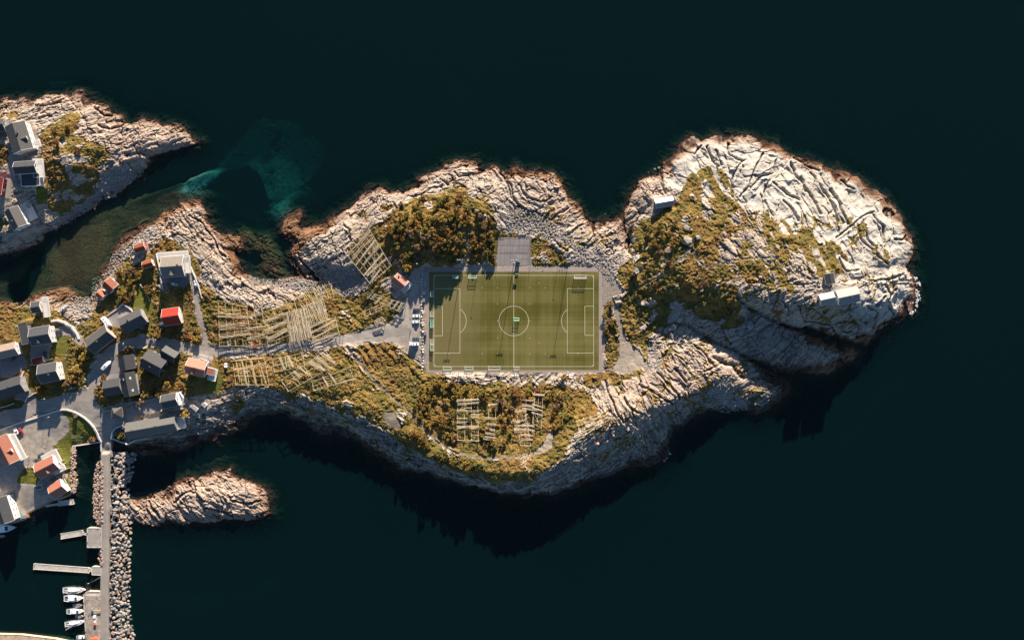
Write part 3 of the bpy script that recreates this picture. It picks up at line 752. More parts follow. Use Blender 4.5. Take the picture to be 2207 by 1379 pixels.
def terrain_material():
    t = NT('rock_and_growth')
    a = t.attr('cover'); sp = t.n.new('ShaderNodeSeparateColor'); t.l.new(a.outputs['Color'], sp.inputs[0])
    veg, soil, lawn = sp.outputs[0], sp.outputs[1], sp.outputs[2]
    a2 = t.attr('bed'); sp2 = t.n.new('ShaderNodeSeparateColor'); t.l.new(a2.outputs['Color'], sp2.inputs[0])
    sand, bald, scree = sp2.outputs[0], sp2.outputs[1], sp2.outputs[2]
    a3 = t.attr('shoal'); shoal = a3.outputs['Fac']
    z = t.n.new('ShaderNodeSeparateXYZ'); t.l.new(t.pos, z.inputs[0]); z = z.outputs[2]
    n_big = t.noise(.045, 4); n_mid = t.noise(.35, 6, rough=.6); n_fine = t.noise(1.6, 5, rough=.65)
    streak = t.noise(.5, 5, t.mapv((.35, 2.2, 1), math.radians(-30)), .6)
    rock = t.mix(t.step(n_mid, .35, .68), (.335, .288, .243), (.20, .168, .14))
    rock = t.mix(t.math('MULTIPLY', t.step(n_big, .46, .62), .5), rock, (.30, .23, .175))
    lay = t.attr('layer').outputs['Fac']
    rock = t.mix(t.math('MULTIPLY', t.step(lay, .15, .7), .60), rock, (.125, .11, .095))
    rock = t.mix(t.math('MULTIPLY', t.step(lay, -.2, -.7), .5), rock, (.37, .30, .235))
    rock = t.mix(t.math('MULTIPLY', t.step(streak, .55, .7), .35), rock, (.15, .125, .10))
    pale = t.mix(t.step(n_mid, .42, .78), (.37, .345, .305), (.24, .215, .185))
    pale = t.mix(t.math('MULTIPLY', t.step(lay, .35, .9), .35), pale, (.17, .15, .13))
    pale = t.mix(t.math('MULTIPLY', t.step(n_big, .50, .66), .45), pale, (.215, .19, .16))
    rock = t.mix(t.math('MULTIPLY', bald, .9), rock, pale)
    rock = t.mix(t.math('MULTIPLY', t.step(n_fine, .60, .72), .30), rock, (.07, .065, .06))
    rock = t.mix(t.math('MULTIPLY', t.attr('warm').outputs['Fac'], t.math('ADD', t.math('MULTIPLY', t.step(n_mid, .3, .7), .30), .24)), rock, t.mix(t.step(lay, -.4, .4), (.33, .235, .175), (.23, .155, .11)))
    rock = t.mix(t.math('MULTIPLY', t.attr('cliff_shade').outputs['Fac'], t.math('ADD', t.math('MULTIPLY', t.step(lay, -.3, .4), .75), .15)), rock, (.095, .09, .08))  # shade of the south cliffs painted into the rock colour
    # weed and tide-stained bands above the water
    zz = t.math('ADD', z, t.math('MULTIPLY', t.math('SUBTRACT', n_mid, .5), 2.6))
    zz = t.math('ADD', zz, t.math('MULTIPLY', t.math('SUBTRACT', n_big, .5), 4.0))
    tan = t.mix(n_fine, (.33, .235, .175), (.17, .105, .07))
    rock = t.mix(t.math('SUBTRACT', 1, t.step(zz, .8, 2.2)), rock, tan)
    wb = t.mix(t.math('ADD', t.math('MULTIPLY', n_fine, .7), t.math('MULTIPLY', lay, .35)), (.20, .10, .045), (.04, .024, .014))
    wb = t.mix(t.attr('cliff_shade').outputs['Fac'], wb, (.055, .045, .034))  # wet weed, painted darker along the south cliff shade band
    wa = t.attr('weed').outputs['Fac']
    wf = t.math('MULTIPLY', wa, t.math('SUBTRACT', 1, t.step(t.math('SUBTRACT', t.math('ADD', z, t.math('MULTIPLY', n_mid, -2.8)), t.math('MULTIPLY', t.math('MAXIMUM', t.math('SUBTRACT', wa, 1), 0), 3)), .1, 1.4)), clamp=True)
    rock = t.mix(t.math('MULTIPLY', wf, .9), rock, wb)
    rust = t.mix(n_fine, (.085, .040, .024), (.028, .016, .012))
    rock = t.mix(t.math('SUBTRACT', 1, t.step(zz, .1, .85)), rock, rust)
    scr = t.mix(t.step(n_fine, .4, .65), (.33, .28, .25), (.15, .13, .12))
    rock = t.mix(t.math('MULTIPLY', scree, t.step(z, .9, 1.8)), rock, scr)
    # growth
    v1 = t.noise(.14, 4); v2 = t.noise(.9, 5, rough=.65); v3 = t.noise(.055, 3)
    gr = t.mix(t.step(v1, .38, .62), (.175, .115, .032), (.085, .072, .018))
    gr = t.mix(t.math('MULTIPLY', t.step(v3, .50, .62), .6), gr, (.155, .080, .028))
    gr = t.mix(t.math('MULTIPLY', t.step(v2, .50, .72), .65), gr, (.055, .042, .014))
    gr = t.mix(t.math('MULTIPLY', t.step(v2, .44, .28), .35), gr, (.30, .23, .10))
    vv = t.step(t.math('ADD', veg, t.math('MULTIPLY', t.math('SUBTRACT', n_fine, .5), .7)), .35, .62)
    c = t.mix(vv, rock, gr)
    lw = t.mix(t.step(v2, .3, .7), (.13, .125, .022), (.085, .088, .018))
    c = t.mix(t.step(lawn, .4, .6), c, lw)
    so = t.mix(n_mid, (.27, .235, .19), (.20, .165, .13))
    so = t.mix(t.step(soil, .80, .95), t.scale(so, .55), so)
    c = t.mix(t.step(soil, .30, .55), c, so)
    # below the sea
    kelp = t.mix(t.step(n_mid, .35, .65), (.030, .017, .010), (.007, .006, .005))
    kelp = t.mix(shoal, kelp, t.mix(t.step(n_fine, .35, .62), (.115, .075, .032), (.035, .024, .011)))
    kelp = t.mix(t.math('MULTIPLY', t.step(n_big, .48, .60), .5), kelp, (.045, .016, .012))
    sc2 = t.mix(t.step(n_mid, .52, .70), (.26, .27, .25), (.06, .06, .045))
    bed = t.mix(t.math('MULTIPLY', sand, 1.0), kelp, sc2)
    c = t.mix(t.step(z, .02, -.25), c, bed)
    t.l.new(c, t.b.inputs['Base Color'])
    t.b.inputs['Roughness'].default_value = .92
    t.b.inputs['Specular IOR Level'].default_value = .15
    h = t.math('ADD', t.math('MULTIPLY', t.noise(1.1, 6, rough=.7), .7), t.math('MULTIPLY', t.noise(4.5, 3), .25))
    bp = t.n.new('ShaderNodeBump'); bp.inputs['Distance'].default_value = .55; bp.inputs['Strength'].default_value = .9
    t.l.new(h, bp.inputs['Height']); t.l.new(bp.outputs[0], t.b.inputs['Normal'])
    return t.m


def sea_material():
    t = NT('sea_water')
    d = t.attr('depth').outputs['Fac']
    n = t.n; l = t.l
    def tr(k):
        return t.math('POWER', 2.718, t.math('MULTIPLY', d, -k))
    cc = n.new('ShaderNodeCombineColor')
    l.new(tr(.46), cc.inputs[0]); l.new(tr(.215), cc.inputs[1]); l.new(tr(.222), cc.inputs[2])
    tb = n.new('ShaderNodeBsdfTransparent'); l.new(cc.outputs[0], tb.inputs[0])
    big = t.noise(.004, 3)
    dc = t.mix(t.step(big, .35, .65), (.0008, .0062, .0068), (.0007, .0054, .0060))
    dc = t.scale(dc, t.math('SUBTRACT', 1, tr(.3)))
    df = n.new('ShaderNodeBsdfDiffuse'); l.new(dc, df.inputs[0])
    a1 = n.new('ShaderNodeAddShader'); l.new(tb.outputs[0], a1.inputs[0]); l.new(df.outputs[0], a1.inputs[1])
    gl = n.new('ShaderNodeBsdfGlossy'); gl.inputs['Roughness'].default_value = .12
    gl.inputs['Color'].default_value = (1, 1, .66, 1)
    bp = n.new('ShaderNodeBump'); bp.inputs['Distance'].default_value = .12; bp.inputs['Strength'].default_value = .6
    hh = t.math('ADD', t.noise(.5, 4), t.math('MULTIPLY', t.noise(.12, 3), 1.5))
    l.new(hh, bp.inputs['Height']); l.new(bp.outputs[0], gl.inputs['Normal'])
    dt = n.new('ShaderNodeVectorMath'); dt.operation = 'DOT_PRODUCT'
    l.new(t.g.outputs['Incoming'], dt.inputs[0]); l.new(t.g.outputs['Normal'], dt.inputs[1])
    sch = t.math('POWER', t.math('SUBTRACT', 1, t.math('ABSOLUTE', dt.outputs['Value'])), 5)
    refl = t.math('ADD', t.math('MULTIPLY', sch, .80), .0205)
    mx = n.new('ShaderNodeMixShader')
    l.new(refl, mx.inputs[0]); l.new(a1.outputs[0], mx.inputs[1]); l.new(gl.outputs[0], mx.inputs[2])
    l.new(mx.outputs[0], n['Material Output'].inputs[0])
    return t.m


def asphalt(name, c1, c2, sc_=.12):
    t = NT(name)
    a = t.noise(sc_, 5, rough=.6); f = t.noise(2.5, 4, rough=.7)
    st = t.noise(.25, 4, t.mapv((.25, 1.6, 1), .3))
    c = t.mix(t.step(a, .35, .65), c1, c2)
    c = t.mix(t.math('MULTIPLY', t.step(st, .55, .66), .35), c, tuple(v * .7 for v in c1))
    c = t.mix(t.math('MULTIPLY', t.step(f, .45, .7), .25), c, tuple(v * .65 for v in c2))
    t.l.new(c, t.b.inputs['Base Color']); t.b.inputs['Roughness'].default_value = .9
    t.b.inputs['Specular IOR Level'].default_value = .2
    bp = t.n.new('ShaderNodeBump'); bp.inputs['Distance'].default_value = .03
    t.l.new(f, bp.inputs['Height']); t.l.new(bp.outputs[0], t.b.inputs['Normal'])
    return t.m


def turf_material():
    t = NT('artificial_turf')
    x = t.noise(1.0, 4, t.mapv((.9, .004, 1)), .7); y = t.noise(1.0, 4, t.mapv((.004, .9, 1)), .7)
    xb = t.noise(1.0, 2, t.mapv((.11, .003, 1)), .5); yb = t.noise(1.0, 2, t.mapv((.003, .10, 1)), .5)
    big = t.noise(.018, 3); mid = t.noise(.09, 4)
    s = t.math('ADD', t.math('MULTIPLY', x, .55), t.math('MULTIPLY', y, .55))
    s = t.math('ADD', s, t.math('MULTIPLY', xb, .6)); s = t.math('ADD', s, t.math('MULTIPLY', yb, .5))
    s = t.math('ADD', s, t.math('MULTIPLY', big, .75)); s = t.math('ADD', s, t.math('MULTIPLY', mid, .35))
    c = t.mix(t.step(s, 1.42, 1.88), (.062, .058, .010), (.130, .116, .040))
    # worn towards the left end, as the fibres are there
    pz = t.n.new('ShaderNodeSeparateXYZ'); t.l.new(t.pos, pz.inputs[0])
    e = t.step(t.math('ADD', pz.outputs[0], t.math('MULTIPLY', t.math('SUBTRACT', xb, .5), 40)), -14, -34)
    c = t.mix(t.math('MULTIPLY', e, .7), c, (.135, .115, .050))
    t.l.new(c, t.b.inputs['Base Color']); t.b.inputs['Roughness'].default_value = .9
    t.b.inputs['Specular IOR Level'].default_value = .1
    return t.m


# ---------------------------------------------------------------- mesh helpers
def link(o, parent=None):
    COL.objects.link(o)
    if parent is not None:
        o.parent = parent
    return o


def tag(o, label=None, cat=None, group=None, kind=None):
    if label: o['label'] = label
    if cat: o['category'] = cat
    if group: o['group'] = group
    if kind: o['kind'] = kind
    return o


def thing(name, label, cat, loc=(0, 0, 0), rz=0.0, group=None):
    o = bpy.data.objects.new(name, None)
    o.empty_display_size = .5
    COL.objects.link(o)
    o.location = loc; o.rotation_euler = (0, 0, rz)
    return tag(o, label, cat, group)


def copy_tree(o, parent=None):
    c = o.copy(); COL.objects.link(c); c.parent = parent
    for ch in o.children:
        copy_tree(ch, c)
    return c


class MB:
    def __init__(s):
        s.v = []; s.f = []

    def add(s, vs, fs):
        b = len(s.v); s.v += [tuple(p) for p in vs]; s.f += [tuple(i + b for i in q) for q in fs]
        return s

    def box(s, x, y, z, sx, sy, sz, rot=0.0):
        """centre x, y; bottom z"""
        c, n = math.cos(rot), math.sin(rot)
        vs = []
        for k in (0, sz):
            for a, b in ((-.5, -.5), (.5, -.5), (.5, .5), (-.5, .5)):
                u, w = a * sx, b * sy
                vs.append((x + u * c - w * n, y + u * n + w * c, z + k))
        return s.add(vs, [(3, 2, 1, 0), (4, 5, 6, 7), (0, 1, 5, 4), (1, 2, 6, 5), (2, 3, 7, 6), (3, 0, 4, 7)])

    def beam(s, p, q, w, h=None):
        h = h or w
        p = Vector(p); q = Vector(q); d = (q - p)
        if d.length < 1e-6: return s
        d.normalize()
        up = Vector((0, 0, 1)) if abs(d.z) < .95 else Vector((1, 0, 0))
        a = d.cross(up).normalized() * w / 2; b = a.cross(d).normalized() * h / 2
        vs = [p - a - b, p + a - b, p + a + b, p - a + b, q - a - b, q + a - b, q + a + b, q - a + b]
        return s.add(vs, [(0, 1, 2, 3), (7, 6, 5, 4), (0, 4, 5, 1), (1, 5, 6, 2), (2, 6, 7, 3), (3, 7, 4, 0)])

    def tube(s, p, q, r0, r1=None, n=7):
        r1 = r0 if r1 is None else r1
        p = Vector(p); q = Vector(q); d = (q - p).normalized()
        up = Vector((0, 0, 1)) if abs(d.z) < .95 else Vector((1, 0, 0))
        a = d.cross(up).normalized(); b = a.cross(d)
        vs = [p + (a * math.cos(t) + b * math.sin(t)) * r0 for t in [2 * math.pi * i / n for i in range(n)]]
        vs += [q + (a * math.cos(t) + b * math.sin(t)) * r1 for t in [2 * math.pi * i / n for i in range(n)]]
        fs = [(i, (i + 1) % n, n + (i + 1) % n, n + i) for i in range(n)] + [tuple(range(n))[::-1], tuple(range(n, 2 * n))]
        return s.add(vs, fs)

    def prism(s, poly, z0, z1):
        n = len(poly)
        ar = sum(poly[i][0] * poly[(i + 1) % n][1] - poly[(i + 1) % n][0] * poly[i][1] for i in range(n))
        if ar < 0: poly = poly[::-1]
        vs = [(x, y, z0) for x, y in poly] + [(x, y, z1) for x, y in poly]
        return s.add(vs, [(i, (i + 1) % n, n + (i + 1) % n, n + i) for i in range(n)] + [tuple(range(n))[::-1], tuple(range(n, 2 * n))])

    def build(s, name, material, parent=None, smooth=False, bevel=0):
        me = bpy.data.meshes.new(name)
        me.from_pydata(s.v, [], s.f); me.update()
        if material: me.materials.append(material)
        if smooth:
            me.polygons.foreach_set('use_smooth', [True] * len(me.polygons))
        o = bpy.data.objects.new(name, me)
        if bevel:
            bv = o.modifiers.new('bevel', 'BEVEL'); bv.width = bevel; bv.segments = 2
        return link(o, parent)


def np_mesh(name, verts, quads, material, parent=None, smooth=False):
    me = bpy.data.meshes.new(name)
    me.vertices.add(len(verts)); me.vertices.foreach_set('co', np.ascontiguousarray(verts, np.float32).ravel())
    k = quads.shape[1]
    me.loops.add(quads.size); me.loops.foreach_set('vertex_index', np.ascontiguousarray(quads, np.int32).ravel())
    me.polygons.add(len(quads))
    me.polygons.foreach_set('loop_start', np.arange(0, quads.size, k, dtype=np.int32))
    me.polygons.foreach_set('loop_total', np.full(len(quads), k, np.int32))
    me.polygons.foreach_set('use_smooth', np.full(len(quads), bool(smooth)))
    me.update(calc_edges=True)
    me.materials.append(material)
    return link(bpy.data.objects.new(name, me), parent)


def grid_part(name, mask, lift, material, label=None, kind='structure'):
    """a sheet of the ground's own cells, laid just above it"""
    cell = (mask[:-1, :-1] & mask[1:, :-1] & mask[:-1, 1:] & mask[1:, 1:])
    j, i = np.nonzero(cell)
    if len(j) == 0: return None
    q = np.stack([j * NX + i, j * NX + i + 1, (j + 1) * NX + i + 1, (j + 1) * NX + i], 1)
    uq, inv = np.unique(q, return_inverse=True)
    vs = np.stack([GXm.ravel()[uq], GYm.ravel()[uq], z.ravel()[uq] + lift], 1)
    o = np_mesh(name, vs, inv.reshape(q.shape), material, smooth=True)
    return tag(o, label, None, None, kind)
# ---------------------------------------------------------------- building list
# name, px, py (of the roof), length, width (photo pixels), ridge angle, eave height, ridge rise, roof, wall, label, options
HOUSES = [
 ('house', 42, 297, 60, 44, -72, 6.0, 2.6, 'grey', 'white', 'large white house with plain grey roof and white deck above the small north-west headland', dict(chim=[(-.12,.1)], deck=[(20,6,16,58,3.2)], dorm=[(.12,1)])),
 ('house', 55, 361, 46, 26, 4, 6.2, 2.2, 'dark', 'white', 'white house with dark roof and stacked balconies beside the north-west lane', dict(chim=[(.2,.0)], deck=[(24,-2,22,40,4.2)])),
 ('house', 66, 388, 40, 26, 3, 4.8, .25, 'slate', 'white', 'flat roofed white annex with terrace below the house with balconies', dict(flat=1)),
 ('house', 33, 470, 44, 32, -63, 5.5, 2.4, 'grey', 'white', 'white house with grey roof and pale stone terrace at the end of the north-west lane', dict(chim=[(.1,-.2)], deck=[(-6,24,40,22,1.0)])),
 ('house', -6, 400, 36, 22, 82, 4.5, 2.2, 'red', 'red', 'dark red roofed cottage cut by the left edge beside the lane', {}),
 ('house', -4, 272, 34, 26, 5, 5, 2.4, 'dark', 'grey', 'dark roofed house cut by the left edge next to the large white house', {}),
 ('shed', 302, 534, 23, 17, 17, 2.6, 1.4, 'rust', 'red', 'rust orange boathouse standing alone on the pale shore rocks', {}),
 ('shed', 319, 569, 22, 15, 17, 2.5, 1.3, 'rust', 'white', 'small rust roofed shed with a white gable in the shrubs', {}),
 ('boathouse', 239, 615, 24, 26, -42, 3.2, 2.2, 'rust', 'white', 'larger rust roofed boathouse at the edge of the tidal inlet', {}),
 ('boathouse', 219, 635, 16, 20, -42, 2.8, 1.8, 'orange', 'white', 'small orange roofed lean-to at the lower end of the boathouse', {}),
 ('house', 373, 575, 47, 44, 4, 5.0, 3.4, 'pale', 'white', 'big white house with pale roof above a walled yard on the rocks', dict(chim=[(.3,.05)], dorm=[(-.05,-1)], deck=[(0,26,66,14,3.6),(30,4,12,38,3.6)])),
 ('house', 371, 682, 37, 36, 9, 4.2, 3.4, 'redbright', 'white', 'small white house with vivid red roof between the shrubs above the bend', dict(chim=[(0,0)])),
 ('house', 287, 691, 52, 34, 27, 4.2, 3.2, 'grey', 'grey', 'grey roofed house beside the paved terrace with the white camper', dict(chim=[(-.1,.12)])),
 ('house', 215, 731, 56, 36, 38, 3.8, 3.2, 'grey', 'pink', 'grey roofed house with pale outlined eaves at the road bend', dict(chim=[(-.05,-.1)], trim='pinkw')),
 ('house', 274, 781, 30, 34, -80, 4.0, 3.0, 'dark', 'dark', 'dark gabled house next to the yard with the covered boat', {}),
 ('house', 279, 828, 50, 32, -78, 4.0, 3.0, 'dark', 'grey', 'long dark roofed house with square white skylights', dict(sky=[(-.25,1),(.28,1),(-.25,-1)])),
 ('house', 244, 834, 36, 34, 10, 4.0, 3.0, 'dark', 'grey', 'dark roofed wing joined to the house with skylights', {}),
 ('house', 332, 782, 46, 42, -28, 4.6, 3.4, 'dark', 'dark', 'black walled gabled house between shrubs south of the bend', dict(chim=[(0,-.2)])),
 ('house', 366, 763, 32, 24, -30, 3.6, 2.6, 'dark', 'dark', 'small black garage at the roadside beside the black gabled house', {}),
 ('house', 424, 792, 42, 34, -13, 4.0, 3.4, 'salmon', 'white', 'salmon roofed house with dormer beside the road and the fish racks', dict(chim=[(.0,.0)], dorm=[(-.1,-1)], deck=[(34,-8,18,26,1.6)])),
 ('house', 450, 799, 14, 24, 75, 3.0, .8, 'salmon', 'white', 'low salmon roofed porch at the east end of the salmon roofed house', {}),
 ('hall', 327, 920, 106, 36, 10, 4.2, 3.0, 'light', 'grey', 'very long hall with pale grey corrugated roof above the south shore', dict(chim=[(-.35,.02),(.12,.02)], deck=[(60,-2,18,26,1.2)], light=1)),
 ('hut', 252, 889, 23, 23, 2, 3.2, 3.6, 'grey', 'grey', 'square hut with pointed grey pyramid roof at the road junction', dict(hip=1)),
 ('house', 366, 863, 34, 28, 12, 4.0, 2.8, 'slate', 'white', 'slate roofed house with white gable frame above the long hall', dict(gablev=1)),
 ('shed', 417, 881, 16, 13, -38, 2.4, .9, 'light', 'white', 'pale roofed shed on the south shore rocks, the larger of two', {}),
 ('shed', 438, 875, 9, 13, -38, 2.2, .8, 'light', 'white', 'tiny white shed on the south shore rocks, the smaller of two', {}),
 ('house', 79, 662, 20, 24, 8, 6.0, 1.8, 'slate', 'white', 'narrow white house with dark roof by the stony beach', dict(deck=[(19,-2,14,44,5.0)])),
 ('house', 53, 719, 46, 20, -78, 5.0, .3, 'slate', 'dark', 'long flat dark roofed wing west of the curved drive', dict(flat=1)),
 ('house', 88, 723, 44, 38, 9, 6.2, 2.8, 'slate', 'white', 'tall white house with slate roof at the top of the curved drive', dict(dorm=[(-.1,-1)])),
 ('shed', 82, 777, 24, 14, 15, 2.6, .7, 'red', 'white', 'low red roofed garage below the tall white house', {}),
 ('house', 106, 803, 42, 40, 11, 6.2, 2.8, 'slate', 'white', 'white house with slate roof and blank east gable above the road', dict(chim=[(.1,-.1)])),
 ('house', 13, 756, 50, 28, 13, 5.2, 2.4, 'salmonpale', 'white', 'white house with faded pink roof cut by the left edge', {}),
 ('house', 20, 836, 62, 36, 17, 5.0, 2.8, 'slate', 'grey', 'grey roofed house with tall chimney just above the western road', dict(chim=[(.1,.05)])),
 ('house', 13, 970, 62, 36, -63, 5.0, 3.0, 'salmon', 'white', 'salmon roofed house with white balcony beside the gravel car park', dict(dorm=[(.1,1)], deck=[(4,22,60,14,3.0)])),
 ('house', 100, 1006, 46, 34, 27, 5.0, 3.0, 'salmon', 'white', 'salmon roofed house with wide white terrace on the lawn by the basin', dict(dorm=[(.0,-1)], deck=[(14,12,36,30,3.2),(18,-16,28,14,3.2)])),
 ('house', 125, 1053, 32, 32, 31, 4.6, 2.6, 'salmon', 'white', 'small salmon roofed cottage at the corner of the quay', {}),
 ('shed', 84, 1050, 16, 9, 15, 2.2, .3, 'light', 'white', 'low glass sided shed on the edge of the lawn', dict(flat=1)),
 ('house', 6, 1099, 56, 34, -72, 7.0, 2.6, 'slate', 'white', 'tall white quayside house with dark roof cut by the left edge', {}),
 ('boathouse', 1432, 436, 39, 20, 10, 2.8, 1.8, 'silver', 'red', 'red boathouse with silver metal roof on the western rocks of the east hill', {}),
 ('house', 862, 607, 30, 25, -40, 3.0, 2.4, 'salmon', 'white', 'salmon roofed clubhouse beside the car park and the pitch corner', dict(chim=[(-.28,.3)], deck=[(19,0,10,26,.25)])),
 ('hut', 1788, 601, 22, 20, -80, 2.6, .9, 'slate', 'white', 'small hut with slate blue lean roof, northernmost of the three on the east hill', {}),
 ('hut', 1783, 644, 30, 24, 12, 2.8, 1.9, 'silver', 'white', 'white cottage with pale metal roof on the east hill beside the larger one', {}),
 ('hut', 1828, 638, 44, 32, 12, 3.0, 2.2, 'silver', 'white', 'largest white cottage with pale metal roof on the brow of the east hill', dict(chim=[(.1,-.1)], deck=[(28,2,14,15,.5)])),
 ('kiosk', 1372, 585, 8, 7, 40, 2.2, .15, 'glass', 'light', 'tiny flat roofed kiosk beside the hill path', dict(flat=1)),
]
ROOFC = {'grey': ((.062,.060,.058), .10), 'dark': ((.034,.035,.036), .10), 'slate': ((.045,.047,.050), .10), 'red': ((.16,.018,.015), .1),
         'redbright': ((.24,.015,.003), .06), 'rust': ((.17,.038,.010), .15), 'orange': ((.27,.062,.018), .1), 'pale': ((.15,.13,.112), .08),
         'salmon': ((.27,.105,.068), .08), 'salmonpale': ((.24,.18,.15), .08), 'light': ((.105,.105,.096), .08), 'silver': ((.23,.22,.205), .06),
         'glass': ((.16,.20,.20), .05)}
WALLC = {'white': (.58,.56,.53), 'grey': (.22,.22,.22), 'red': (.30,.03,.025), 'pink': (.42,.25,.20), 'dark': (.035,.035,.037), 'light': (.5,.5,.5)}

HP = []
for (nm, px, py, L, Wd, an, he, hr, rf, wl, lb, op) in HOUSES:
    zb = base_at(px, py)
    x, y = W(px, py, zb + he)
    HP.append((x, y, L / PXM, Wd / PXM, math.radians(an)))
ZH = [level(x, y, L / 2 + .8, w / 2 + .8, a, fall=2.5) for (x, y, L, w, a) in HP]
# the ground under the cars, boats ashore and masts is used as it is
# ---------------------------------------------------------------- ground, sea, roads
tm = terrain_material()
keep = (sd > -42) | (sn > .05) | (sh > .05)
cell = keep[:-1, :-1] & keep[1:, 1:]
j, i = np.nonzero(cell)
q = np.stack([j * NX + i, j * NX + i + 1, (j + 1) * NX + i + 1, (j + 1) * NX + i], 1)
uq, inv = np.unique(q, return_inverse=True)
vs = np.stack([GXm.ravel()[uq], GYm.ravel()[uq], z.ravel()[uq]], 1)
terr = np_mesh('terrain', vs, inv.reshape(q.shape), tm, smooth=False)
tag(terr, 'pale rock headland with autumn growth and pools of shade', None, None, 'structure')
soil = np.clip(GR + samp(grav_m, *to_px(GXm, GYm, np.clip(z, 0, 30))) * 0, 0, 1)


wr = samp(warm_m, pxc, pyc)


def put_attr(o, name, arrs):
    at = o.data.attributes.new(name, 'FLOAT_COLOR', 'POINT')
    c = np.ones((len(uq), 4), np.float32)
    for k, a in enumerate(arrs):
        c[:, k] = a.ravel()[uq]
    at.data.foreach_set('color', c.ravel())


put_attr(terr, 'cover', [VG, soil, LW])
at = terr.data.attributes.new('layer', 'FLOAT', 'POINT'); at.data.foreach_set('value', LAY.ravel()[uq].astype(np.float32))
wd2 = np.clip(np.maximum(wd, samp(tip_m, pxc, pyc) * 2), 0, 2)
at = terr.data.attributes.new('warm', 'FLOAT', 'POINT'); at.data.foreach_set('value', samp(warm_m, pxc, pyc).ravel()[uq].astype(np.float32))
at = terr.data.attributes.new('cliff_shade', 'FLOAT', 'POINT'); at.data.foreach_set('value', (DK * (1 - wr)).ravel()[uq].astype(np.float32))
at = terr.data.attributes.new('weed', 'FLOAT', 'POINT'); at.data.foreach_set('value', wd2.ravel()[uq].astype(np.float32))
at = terr.data.attributes.new('shoal', 'FLOAT', 'POINT'); at.data.foreach_set('value', np.clip(sh * .75 + ol, 0, 1).ravel()[uq].astype(np.float32))
put_attr(terr, 'bed', [np.maximum(sn, np.maximum(gn, ol * .0)) , SM, S])
# open sea bed far out
mb = MB()
mb.add([(-9000, -9000, -13.2), (9000, -9000, -13.2), (9000, 9000, -13.2), (-9000, 9000, -13.2)], [(0, 1, 2, 3)])
tag(mb.build('seabed', mat('mud', (.02, .02, .015), .95, scale=.05)), None, None, None, 'structure')
# the sea
ax = np.concatenate([[-9000, -3000, -1000, -500], np.arange(GX0, GX1 + .1, 1.5), [270, 330, 420, 600, 1500, 4000, 9000]])
ay = np.concatenate([[-9000, -3000, -1000, -400, -260], np.arange(GY0, GY1 + .1, 1.5), [156, 200, 400, 1500, 4000, 9000]])
SX, SY = np.meshgrid(ax, ay)
ix = np.clip(((SX - GX0) / gs).round().astype(int), 0, NX - 1); iy = np.clip(((SY - GY0) / gs).round().astype(int), 0, NY - 1)
dep = np.clip(-z[iy, ix], 0, 13)
dep = np.where((SX < GX0) | (SX > GX1) | (SY < GY0) | (SY > GY1), 13, dep)
dep = np.where(~keep[iy, ix], 13, dep)
ny, nx = SX.shape
jj, ii = np.mgrid[0:ny - 1, 0:nx - 1]
qq = np.stack([(jj * nx + ii).ravel(), (jj * nx + ii + 1).ravel(), ((jj + 1) * nx + ii + 1).ravel(), ((jj + 1) * nx + ii).ravel()], 1)
sea = np_mesh('sea', np.stack([SX.ravel(), SY.ravel(), np.zeros(SX.size)], 1), qq, sea_material(), smooth=True)
sea['kind'] = 'structure'
at = sea.data.attributes.new('depth', 'FLOAT', 'POINT'); at.data.foreach_set('value', dep.ravel().astype(np.float32))

zc_ = np.clip(z, 0, 30)
PX2, PY2 = to_px(GXm, GYm, zc_)
A_ROAD = asphalt('road_asphalt', (.25, .225, .20), (.205, .185, .165))
A_GRAV = asphalt('gravel', (.31, .275, .235), (.22, .19, .16), .3)
A_GREY = asphalt('old_asphalt', (.19, .175, .17), (.165, .15, .15))
A_PATH = asphalt('pitch_edge_gravel', (.27, .225, .195), (.24, .20, .175))
used = np.zeros((NY, NX), bool)
for nm, m, lift, mt in [('road', road_m, .05, A_ROAD), ('car_park', park_m, .045, A_GRAV), ('lane', lane_m, .04, A_ROAD), ('yard_paving', yard_m, .035, A_GREY)]:
    k = (samp(m, PX2, PY2) > .5) & inmask & (pit < .6)
    k2 = k & ~used
    # keep neighbouring sheets touching
    used |= k
    grid_part(nm, k, lift, mt)
# pitch surround, turf, court
x0, y0 = W(919, 803); x1, y1 = W(1298, 576)
mb = MB(); mb.prism([(x0, y0), (x1, y0), (x1, y1), (x0, y1)], ZP - 2.5, ZP + .10)
tag(mb.build('pitch_edge', A_PATH), 'grey gravel walkway round the football pitch', None, None, 'structure')
x0, y0 = W(925, 797.3); x1, y1 = W(1290.5, 585.7)
mb = MB(); mb.add([(x0, y0, ZP + .115), (x1, y0, ZP + .115), (x1, y1, ZP + .115), (x0, y1, ZP + .115)], [(0, 1, 2, 3)])
pitch = mb.build('football_pitch', turf_material())
tag(pitch, 'artificial grass football pitch with white markings', None, None, 'structure')
white = mat('line_paint', (.62, .58, .44), .8, .06)
faint = mat('faint_paint', (.36, .34, .26), .8, .06)


def L_(mb, a, b, w=.16):
    p = W(*a); q_ = W(*b); mb.beam((p[0], p[1], ZP + .125), (q_[0], q_[1], ZP + .125), w, .012)


def arc(mb, c, r, a0, a1, w=.16, n=48):
    cx, cy = W(*c)
    pts_ = [(cx + r * math.cos(math.radians(a0 + (a1 - a0) * k / n)), cy + r * math.sin(math.radians(a0 + (a1 - a0) * k / n))) for k in range(n + 1)]
    for p, q_ in zip(pts_[:-1], pts_[1:]):
        mb.beam((*p, ZP + .125), (*q_, ZP + .125), w, .012)


